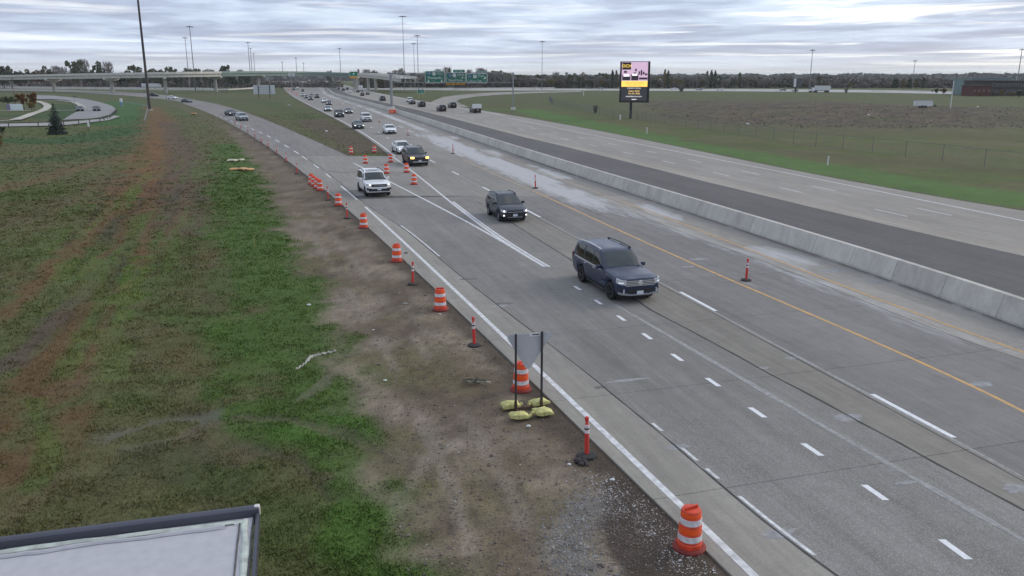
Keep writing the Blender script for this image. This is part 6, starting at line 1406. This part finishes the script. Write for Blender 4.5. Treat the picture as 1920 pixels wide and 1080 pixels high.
for px, py, lb in [(1100, 857, 'nearest thin red post on a round rubber base, left of the white edge line'), (889.5, 649, 'thin red post just up the shoulder from the yield sign'), (774, 534, 'thin red post between the drums second and first up from the yield sign'), (651, 410, 'thin red post just below the drum under the huddle'), (615.5, 375.5, 'thin red post right at the foot of the huddled drums'),
                   (557, 326, 'thin red post first above the huddled drums'), (537, 304.5, 'thin red post second above the huddled drums'), (519, 290, 'thin red post third above the huddled drums'), (503, 277, 'thin red post fourth above the huddled drums'), (490, 268, 'thin red post fifth above the huddled drums'), (478, 259, 'small red post far up the ramp edge, sixth above the huddle'), (465, 250, 'small red post far up the ramp edge, seventh above the huddle'), (452, 241, 'tiny red post beside the silver crossover on the ramp'), (441, 234, 'tiny red post furthest up the ramp edge')]: chan(px, py, lb, gc)
gc2 = 'thin posts between the lanes'
for px, py, lb, s in [(1399, 526, 'red channelizer post on the yellow line right of the large SUV', .98), (1004, 353, 'red channelizer post on the closed lane beyond the navy crossover', 1.05), (849.5, 288, 'dark looking post beside the off-road SUV on the closed lane', 1.05), (765, 254, 'small post on the closed lane right of the lone white car', 1.0), (711, 229.5, 'small post on the closed lane right of the white SUV in the queue', 1.0), (636, 197, 'tiny far post right of the silver queue leader', 1.0)]: chan(px, py, lb, gc2, road=True, sc=s)
# ------------------------------------------------------------------ the yield sign seen from behind, on two posts with sand bags
pA, pB = spot(967, 771), spot(1015, 767); dpv = pB-pA
yw = thing('yield_sign', 'blank grey back of an inverted triangle road sign on two thin dark posts', 'road sign', pA)
tA, tB = at_depth(966, 627, pA.y), at_depth(1015, 622, pB.y)
postm = mat('perforated_steel_post', (.060, .060, .062), .6, metal=.3, var=.3, scale=14)
for q, tp in ((Vector((0, 0, 0)), tA-pA), (dpv, tB-pA)):
    MB().box((q+Vector((0, 0, tp.z/2-.02)))+Vector((0, 0, .03)), (.062, .062, tp.z-q.z)).build('post', postm, yw)
cx_ = at_depth(990, 697, pA.y+.16); tl_, tr_ = at_depth(947, 628, pA.y+.10), at_depth(1038, 621, pA.y+.25)
u = (tr_-tl_); wS = u.length; u.normalize(); dn = cx_-(tl_+tr_)/2; hS_ = dn.length; dn.normalize(); nrm = u.cross(dn).normalized()
def rtri(w, h, r):
    P = [Vector((-w/2, 0)), Vector((w/2, 0)), Vector((0, -h))]; out = []
    for i in range(3):
        a, b, c = P[i-1], P[i], P[(i+1) % 3]; d1, d2 = (a-b).normalized(), (c-b).normalized(); k = r*1.7
        p0, p1 = b+d1*k, b+d2*k
        for t in np.linspace(0, 1, 6): out.append(p0.lerp(b, t).lerp(b.lerp(p1, t), t))
    return out
mid_ = (tl_+tr_)/2-pA; bmS = MB(); fr, bk = [], []
for p in rtri(wS, hS_, .11): q = mid_+u*p.x+dn*(-p.y); fr.append(bmS.bm.verts.new(q+nrm*.004)); bk.append(bmS.bm.verts.new(q-nrm*.004))
bmS.bm.faces.new(fr); bmS.bm.faces.new(list(reversed(bk)))
for i in range(len(fr)): bmS.bm.faces.new((fr[i], bk[i], bk[(i+1) % len(fr)], fr[(i+1) % len(fr)]))
bmS.build('sign_sheet', mat('sign_back_grey', (.50, .505, .515), .6, metal=.0, var=.05, scale=3), yw)
st = mid_+u*.15+dn*.045; fdir = -nrm if nrm.y > 0 else nrm
b_ = MB(); rotm = Matrix((u, fdir, u.cross(fdir))).transposed(); b_.box(st+fdir*.016, (.30, .008, .10), rot=rotm); b_.build('sticker', white_paint, yw)
MB().box(st+fdir*.024+u*.02, (.18, .006, .026), rot=rotm).build('sticker_print', black_m, yw)
skid = mat('rusty_skid_steel', (.10, .055, .042), .8, var=.3, scale=7)
for q in (Vector((0, 0, 0)), dpv):
    MB().bar(q+Vector((-.15, .55, .05)), q+Vector((.20, -.62, .05)), .055, .05).bar(q+Vector((0, 0, .03)), q+Vector((0, 0, .28)), .08).build('skid_foot', skid, yw)
MB().bar(Vector((.02, .0, .075)), dpv+Vector((.02, 0, .075)), .05, .05).build('cross_member', skid, yw)
bagm = mat('yellow_sand_bag', (.66, .63, .24), .75, var=.14, scale=6, bump=.3, bscale=18, dirt=(.36, .34, .13)); tie = mat('bag_tie', (.03, .03, .03), .7)
def bag_mesh(seed):
    r_ = random.Random(seed); bm = bmesh.new(); bmesh.ops.create_cube(bm, size=1); bmesh.ops.subdivide_edges(bm, edges=bm.edges, cuts=5, use_grid_fill=True)
    for v in bm.verts:
        x, y, z = v.co*2; k = (1-abs(x)**3*.45); e = (1-abs(x)**4*.35)*(1-abs(y)**4*.35)
        v.co = Vector((x*.29*(1+.06*abs(y)**3), y*.185*(1+.18*abs(x)**3), z*.115*e*k+.02*math.sin(x*5+seed)*math.cos(y*4)+r_.uniform(-.008, .008))); v.co.z = max(v.co.z, -.085)
    me = bpy.data.meshes.new('sack'); bm.to_mesh(me); bm.free(); me.materials.append(bagm); me.polygons.foreach_set('use_smooth', [True]*len(me.polygons)); return me
for k, (px, py, a, lb) in enumerate([(957, 768, .25, 'yellow sand bag at the left sign post, rear left of the four'), (1011, 763, .45, 'yellow sand bag at the right sign post, rear right of the four'), (973, 788, .2, 'yellow sand bag front left of the four, below the left post'), (1018, 781, .4, 'yellow sand bag front right of the four, nearest the road')]):
    p = spot(px, py); t = thing('sand_bag', lb, 'sand bag', p+Vector((0, 0, .13)), a, 'yellow sand bags weighing down the yield sign'); t.rotation_euler = (rng.uniform(-.1, .1), rng.uniform(-.1, .1), a)
    t.scale = (.84, .84, .84); link_mesh('sack', bag_mesh(k), t); s = 1 if k in (0, 2) else -1
    MB().lathe([(.02, -.03), (.055, .05), (.075, .10), (.03, .12)], c=(0, 0, 0), n=9, axis='X').build('tied_neck', bagm, t, smooth=50); n_ = t.children[-1]; n_.location = (s*.30, 0, -.02); n_.rotation_euler = (0, 0, 0 if s > 0 else math.pi)
    MB().lathe([(.045, .02), (.05, .035), (.045, .05)], n=10, axis='X').build('tie_cord', tie, t); n_ = t.children[-1]; n_.location = (s*.30, 0, -.02); n_.rotation_euler = (0, 0, 0 if s > 0 else math.pi)
# ------------------------------------------------------------------ debris
def blob(mb, c, s, seed):
    r_ = random.Random(seed); r = bmesh.ops.create_icosphere(mb.bm, subdivisions=2, radius=1)
    for v in r['verts']: k = 1+r_.uniform(-.22, .22); v.co = Vector((v.co.x*s[0]*k+c[0], v.co.y*s[1]*k+c[1], v.co.z*s[2]*k+c[2]))
soil = mat('dark_clod', (.055, .046, .042), .95, var=.3, scale=9)
p = spot(1090, 871); t = thing('dirt_clod', 'small heap of dark clods just below the nearest thin red post', 'clod', p)
for k, (dx_, dy_, s) in enumerate([(-.08, .05, .10), (.07, .0, .08), (-.02, -.09, .07), (.12, -.1, .05)]): mb = MB(); blob(mb, (dx_, dy_, s*.6), (s, s, s*.8), k); mb.build('clod', soil, t, smooth=60)
plast = mat('dirty_white_plastic', (.50, .49, .45), .6, var=.2, scale=5, dirt=(.30, .29, .26))
P_ = [G(*q) for q in [(555, 690), (572, 679), (585, 668), (600, 661), (616, 657), (631, 654)]]; t = thing('plastic_sheet_strip', 'crumpled long white plastic strip lying on the grass by the dirt', 'plastic strip', (P_[0][0], P_[0][1], gz_at(*P_[0])))
bm = bmesh.new(); prev = None
Pr = resample(P_, 40)
for i, (x, y) in enumerate(Pr):
    w = .035+.10*math.exp(-((i-19)/5.5)**2)+.03*math.exp(-((i-33)/4)**2); z = gz_at(x, y)-t.location.z+.04+.03*math.sin(i*1.7)+.06*math.exp(-((i-19)/5)**2)
    row = [bm.verts.new((x-P_[0][0]+dx_*w*.5, y-P_[0][1]+dx_*w, z+dz_)) for dx_, dz_ in ((-1, 0), (-.3, .05), (.4, .03), (1, 0))]
    if prev:
        for j in range(3): bm.faces.new((prev[j], prev[j+1], row[j+1], row[j]))
    prev = row
me = bpy.data.meshes.new('strip'); bm.to_mesh(me); bm.free(); me.materials.append(plast); link_mesh('strip', me, t)
p = spot(893, 724); t = thing('wire_tangle', 'tangled scrap of dark wire on the dirt left of the yield sign', 'wire', p); wm_ = mat('scrap_wire', (.10, .095, .07), .7, var=.3, scale=8); mb = MB(); r_ = random.Random(3); a = Vector((-.45, .1, .05))
for k in range(16): b = Vector((r_.uniform(-.45, .45), r_.uniform(-.30, .30), r_.uniform(.03, .22))); mb.tube(a, b, .014, .012, 5); a = b
mb.build('wire', wm_, t); MB().tube((-.3, .15, .06), (.42, .05, .10), .022, .022, 6).build('rod', plast, t)
for px, py, wx, lb, m in [(441, 304, .5, 'pale flattened sack lying on the grass, upper of two', mat('pale_sack', (.50, .48, .36), .8, var=.1)), (451, 319, .75, 'pale orange flattened sack lying on the grass, lower of two', mat('orange_sack', (.56, .33, .15), .8, var=.15, scale=3))]:
    p = spot(px, py); t = thing('flat_sack', lb, 'sack', p)
    for k in range(3): mb = MB(); blob(mb, ((k-1)*wx, rng.uniform(-.5, .5), .12), (wx*.75, .55, .15), k+7); mb.build('fold', m, t, smooth=60)
p = spot(363, 214); t = thing('flat_sack', 'small pale sack in the rough grass between dark mast and ramp', 'sack', p); mb = MB(); blob(mb, (0, 0, .2), (.7, .7, .25), 4); mb.build('fold', mat('orange_sack', (.56, .33, .15), .8), t, smooth=60)
for px, py, s, lb in [(579, 571, .09, 'small white litter scrap on green grass beside the dirt, upper left'), (722, 712, .06, 'white litter scrap on the dirt left of the wire tangle'), (1402, 234.5, .45, 'white litter heap on the edge of the brown field right of the billboard'), (542, 198, .5, 'pale litter strip in the gore grass left of the queue'), (612, 246, .25, 'white litter scrap on the brown gore earth'), (991, 801, .06, 'white pebble sized scrap just below the front left sand bag'), (825, 590, .05, 'tiny white scrap at the foot of the first drum above the yield sign'), (1067, 873, .05, 'tiny white scrap left of the nearest thin red post'), (700, 615, .045, 'tiny white scrap on the dirt below the litter on the grass'), (1148, 902, .06, 'white scrap on the dark damp strip above the nearest drum'), (1628, 221.5, .3, 'white scrap in the brown field left of the bare pole'), (1832, 207, .3, 'white scrap at the far end of the brown field near the right edge')]:
    p = spot(px, py); t = thing('litter_scrap', lb, 'litter', p); mb = MB(); blob(mb, (0, 0, s*.4), (s, s*.6, s*.5), int(px)); mb.build('crumple', plast if s > .4 else white_paint, t)
for k, (px, py, q) in enumerate([(905, 573, (.16, .10)), (760, 569, (.22, .05))]):
    p = spot(px, py) if k else road_spot(761, 475); t = thing('rubber_scrap', ['dark rubber scrap on the concrete just right of a drum', 'short broken stick on the dirt beside a drum'][k], 'scrap', p); mb = MB(); blob(mb, (0, 0, .03), (q[0]*.6, q[1]*.6, .03), 31+k); mb.build('fragment', blk if k == 0 else plast, t)
# orange nose of the barrier beside the gantry post
x, y = G(736, 213.5); t = thing('crash_cushion', 'orange red crash cushion block at the foot of the gantry post', 'crash cushion', (x, y, 0), .25); org = mat('cushion_orange', (.72, .11, .055), .5, var=.1, scale=2)
MB().box((0, 0, .55), (1.75, 1.2, .8), bevel=.12).build('shell', org, t, smooth=40); MB().box((0, 0, 1.0), (1.4, .9, .14), bevel=.05).build('lid', org, t); MB().box((-.2, -.62, .55), (.6, .04, .4), bevel=.02).build('panel', mat('cushion_pale', (.75, .30, .20), .5), t)
# ------------------------------------------------------------------ flat roof just below the camera
rz_ = 4.9                                             # roof height; dark metal coping round a pale weathered membrane
c1, c2 = G(487, 955, rz_), G(0, 1017, rz_)
ex = Vector((c1[0]-c2[0], c1[1]-c2[1], 0)); ex.normalize(); ey = Vector((ex.y, -ex.x, 0)); org_ = Vector((c1[0], c1[1], 0)); ang_ = math.atan2(ex.y, ex.x)
bd = thing('shelter_building', 'pale flat roof with dark metal edge trim in the bottom left corner', 'building', org_, ang_)
memb = mat('roof_membrane', (.46, .455, .46), .7, var=.08, scale=9, bump=.2, bscale=6, dirt=(.43, .43, .45)); cop = mat('coping_dark_metal', (.062, .066, .086), .45, metal=.25, var=.12, scale=1.2); caulk = mat('old_caulk', (.55, .60, .53), .8, var=.12, scale=7, bump=.4, bscale=20, dirt=(.36, .38, .34)); sealk = mat('cracked_sealant', (.10, .10, .09), .9, var=.4, scale=9)
Wb, Db = 9.0, 3.2
wallm = mat('shelter_wall', (.30, .29, .27), .85, var=.06, scale=1)
MB().box((-Wb/2-.06, -Db/2-.06, rz_/2-.15), (Wb-.24, Db-.24, rz_-.1)).build('wall', wallm, bd)
MB().box((-Wb/2, -Db/2, rz_-.04), (Wb-.12, Db-.12, .05)).build('roof_membrane', memb, bd)
cw_ = .105
co = MB(); co.box((-Wb/2, -cw_/2, rz_-.02), (Wb, cw_, .17), bevel=.028); co.build('coping', cop, bd, smooth=40)
MB().box((-cw_*.16, -Db/2-cw_/2, rz_-.05), (cw_*.32, Db-cw_, .15), bevel=.012).build('coping', cop, bd, smooth=40)
MB().box((-.02, -.04, rz_+.02), (.055, .06, .10), bevel=.015).build('corner_cap', mat('corner_cap_pale', (.62, .60, .56), .6), bd)
def rough_strip(name, m, x0, x1, y0, wy, z, seed, along='x', th=.012):
    n = 90; xs = np.linspace(x0, x1, n); r_ = np.random.default_rng(seed); a = y0+(vnoise(xs, xs*0, 3.1, seed, 4)-.5)*wy*.9; b = a-wy*(.6+.8*vnoise(xs, xs*0+9, 4.3, seed+2, 3))
    def pt(u, v, zz): return (u, v, zz) if along == 'x' else (v, u, zz)
    V = [pt(u, v, z) for u, v in zip(xs, a)]+[pt(u, v, z+th) for u, v in zip(xs, (a*.7+b*.3))]+[pt(u, v, z+th) for u, v in zip(xs, (a*.3+b*.7))]+[pt(u, v, z) for u, v in zip(xs, b)]
    F = [(k*n+i, k*n+i+1, (k+1)*n+i+1, (k+1)*n+i) for k in range(3) for i in range(n-1)]
    return mesh_np(name, V, F, m, bd)
rough_strip('caulk_bead', caulk, -Wb+.1, -.12, -cw_-.005, .075, rz_-.012, 5); rough_strip('sealant_crack', sealk, -Wb+.1, -.22, -cw_-.085, .022, rz_-.010, 9, th=.004); rough_strip('membrane_lap', memb, -Wb+.1, -.30, -cw_-.108, .05, rz_-.010, 12, th=.02)
rough_strip('caulk_bead', caulk, -Db+.1, -.14, -.085, .07, rz_-.011, 15, along='y'); rough_strip('sealant_crack', sealk, -Db+.1, -.14, -.045, .02, rz_-.006, 17, along='y', th=.004); rough_strip('sealant_crack', sealk, -Db+.1, -.2, -.165, .015, rz_-.007, 19, along='y', th=.004)
# ------------------------------------------------------------------ grass, weeds and stones too many to count
def scatter(n, r0, r1, a0=-43, a1=43, seed=1):
    r_ = np.random.default_rng(seed); r = np.exp(r_.uniform(math.log(r0), math.log(r1), n)); a = np.radians(r_.uniform(a0, a1, n)); return r*np.sin(a), r*np.cos(a), r, r_
def grass(name, n, r0, r1, hgt, wid, seed, a0, a1, per=3, jit=.75):
    x, y, r, r_ = scatter(n, r0, r1, a0, a1, seed)
    ok = road_gap(x, y) > .25; x, y, r = x[ok], y[ok], r[ok]
    # keep off the roof, the park streets
    dx, dy = x-org_.x, y-org_.y; lx, ly = dx*ex.x+dy*ex.y, dx*ex.y-dy*ex.x
    ok = ~((lx < .3) & (lx > -Wb-.3) & (ly > -.3) & (ly < Db+.3)); x, y, r = x[ok], y[ok], r[ok]
    c, g = ground_colour(x, y); keep = r_.random(len(x)) < np.clip(g*1.15-.05, 0, 1); x, y, r, c, g = x[keep], y[keep], r[keep], c[keep], g[keep]
    k = len(x); z = height(x, y); sc = np.clip(r/22, .85, 2.2)**.6*r_.uniform(.6, 1.4, k)*(.55+.6*g)
    tuft = vnoise(x, y, 1.6, 201, 3); sc *= .35+1.25*tuft
    P, C = [], []
    for j in range(per):
        a = r_.uniform(0, 6.283, k); w = wid*sc; h = hgt*sc*r_.uniform(.6, 1.2, k); ox, oy = r_.normal(0, .05, k)*sc, r_.normal(0, .05, k)*sc; bx, by = r_.normal(0, .45, k)*h, r_.normal(0, .45, k)*h
        b = np.stack([x+ox, y+oy, z-.01], 1); s = np.stack([np.cos(a)*w, np.sin(a)*w, 0*w], 1)
        P.append(np.stack([b-s, b+s, b+np.stack([bx, by, h], 1)], 1))
        cc = c*r_.uniform(1-jit*.35, 1+jit, k)[:, None]*np.stack([r_.uniform(.9, 1.28, k), r_.uniform(.95, 1.1, k), r_.uniform(.75, 1.15, k)], 1); C.append(np.repeat(cc[:, None, :], 3, 1))
    P = np.concatenate(P).reshape(-1, 3); C = np.concatenate(C).reshape(-1, 3)
    o = mesh_np(name, P, np.arange(len(P)).reshape(-1, 3), grass_mat, attrs={'Col': C}); tag(o, kind='stuff'); return o
grass_mat = attr_mat('grass_blades', .8, [(9.0, .12, 2)])
tag(grass('grass', 190000, 8.5, 80, .046, .014, 3, -43, 14, jit=.5), 'short mown grass and weeds over the left verge')
tag(grass('grass', 36000, 60, 220, .040, .045, 5, -43, -4, jit=.3), 'rough grass over the wider left verge')
# gravel and clods
def stones(name, pts_w, n, size, m, seed, label):
    r_ = np.random.default_rng(seed); P, F = [], []
    octv = np.array([(1, 0, 0), (-1, 0, 0), (0, 1, 0), (0, -1, 0), (0, 0, 1), (0, 0, -1)], float); of = np.array([(0, 2, 4), (2, 1, 4), (1, 3, 4), (3, 0, 4), (2, 0, 5), (1, 2, 5), (3, 1, 5), (0, 3, 5)])
    xs, ys = pts_w(r_, n); k = len(xs); z = height(xs, ys); s = size*np.exp(r_.normal(0, .45, k)); a = r_.uniform(0, 6.28, k)
    d = octv[None]*s[:, None, None]*r_.uniform(.6, 1.3, (k, 6, 1))*np.array([1, .8, .6]); rx = d[..., 0]*np.cos(a)[:, None]-d[..., 1]*np.sin(a)[:, None]; ry = d[..., 0]*np.sin(a)[:, None]+d[..., 1]*np.cos(a)[:, None]
    V = np.stack([rx+xs[:, None], ry+ys[:, None], d[..., 2]+z[:, None]+s[:, None]*.25], 2).reshape(-1, 3); Fq = (of[None]+6*np.arange(k)[:, None, None]).reshape(-1, 3)
    return tag(mesh_np(name, V, Fq, m), label, kind='stuff')
def near_line(pts, w):
    def f(r_, n):
        P = resample(W_(pts), 200); i = r_.integers(0, 200, n); x = P[i, 0]+r_.normal(0, w, n); y = P[i, 1]+r_.normal(0, w, n); ok = road_gap(x, y) > .06; return x[ok], y[ok]
    return f
peb = mat('gravel_grey', (.27, .26, .245), .9, var=.3, scale=3); pebd = mat('gravel_brown', (.16, .13, .11), .95, var=.35, scale=3); pebw = mat('gravel_pale', (.48, .46, .43), .9, var=.2, scale=3)
stones('gravel', near_line([(1120, 925), (1075, 985), (1060, 1040), (1110, 1090)], .33), 4200, .014, peb, 2, 'loose grey gravel beside the nearest drum')
stones('gravel', near_line([(1100, 890), (1160, 930), (1230, 990), (1290, 1060), (1330, 1100)], .30), 1300, .013, pebw, 4, 'pale crumbs of stone along the pavement edge')
stones('gravel', near_line([(1200, 940), (1180, 990), (1220, 1070)], .45), 2500, .014, pebd, 6, 'brown stones in the damp dark soil')
def in_dirt(r_, n):
    x, y, r, r2 = scatter(n, 11, 60, -16, 10, 77); ok = (x > dirt_edge(y)-.3) & (road_gap(x, y) > .1); return x[ok], y[ok]
stones('soil_clods', in_dirt, 16000, .018, pebd, 8, 'crumbled clods over the bare earth of the shoulder')
stones('gravel', lambda r_, n: tuple(v[::9] for v in in_dirt(r_, n)), 6000, .014, pebw, 9, 'scattered pale pebbles on the bare earth')
def field_clods(r_, n):
    x, y, r, r2 = scatter(n, 110, 330, 5, 42, 79); ok = in_poly(x, y, POLY_BROWN); return x[ok], y[ok]
stones('soil_clods', field_clods, 30000, .075, mat('field_clod', (.10, .082, .064), .95, var=.35, scale=.5), 10, 'rough clods and stubble of the tilled brown field')
# dim wood far behind everything, reading as one mass, and brush under the wood edge
def wood_band(name, label, pts, n, h0, h1, wl, m, seed):
    r_ = np.random.default_rng(seed); P = resample(pts, 600); i = r_.integers(0, 599, n); f = r_.random(n)[:, None]; c = P[i]*(1-f)+P[i+1]*f; c = c+r_.normal(0, wl*2.2, (n, 2))
    hh = h0+(h1-h0)*vnoise(c[:, 0], c[:, 1]*0, 1/(wl*5), seed, 4); z = r_.uniform(0, 1, n)**.8*hh
    Q, F = leaf_quads(np.stack([c[:, 0], c[:, 1], z], 1), wl, .9, r_=r_); return tag(mesh_np(name, Q, F, m), label, kind='stuff')
far_m = mat('far_wood_grey_green', (.105, .112, .105), .95, var=.3, scale=.02)
wood_band('far_wood', 'dim far woodland along the horizon', [(-1500, 1500), (-700, 1750), (-100, 2900), (600, 2400), (1500, 1600)], 9000, 9, 16, 7.0, far_m, 3)
brush_m = mat('brush_grey_brown', (.22, .20, .175), .95, var=.35, scale=.05)
wood_band('underbrush', 'tangled grey brown brush under the wood edge', [at_depth(q, 160, 735).xy[:] for q in (668, 1000, 1300, 1600, 1800)], 15000, 4.5, 10.5, .85, brush_m, 5)
wood_band('underbrush', 'dim brush and hedges behind the left part of the flyover', [at_depth(q, 160, 765).xy[:] for q in (-60, 200, 400, 500, 640)], 7000, 2.5, 7.5, .9, brush_m, 7)

# ------------------------------------------------------------------ the thin air between here and the far woods
hb = MB().box((0, 0, 26.0), (18600, 18600, 55.0)); hm_ = bpy.data.materials.new('haze'); hm_.use_nodes = True; hn = hm_.node_tree; hn.nodes.clear()
pv = hn.nodes.new('ShaderNodeVolumePrincipled'); pv.inputs['Color'].default_value = (.90, .91, .92, 1); pv.inputs['Density'].default_value = 0.00009; pv.inputs['Anisotropy'].default_value = 0.1
ho = hn.nodes.new('ShaderNodeOutputMaterial'); hn.links.new(pv.outputs[0], ho.inputs['Volume']); tag(hb.build('haze', hm_), kind='stuff')
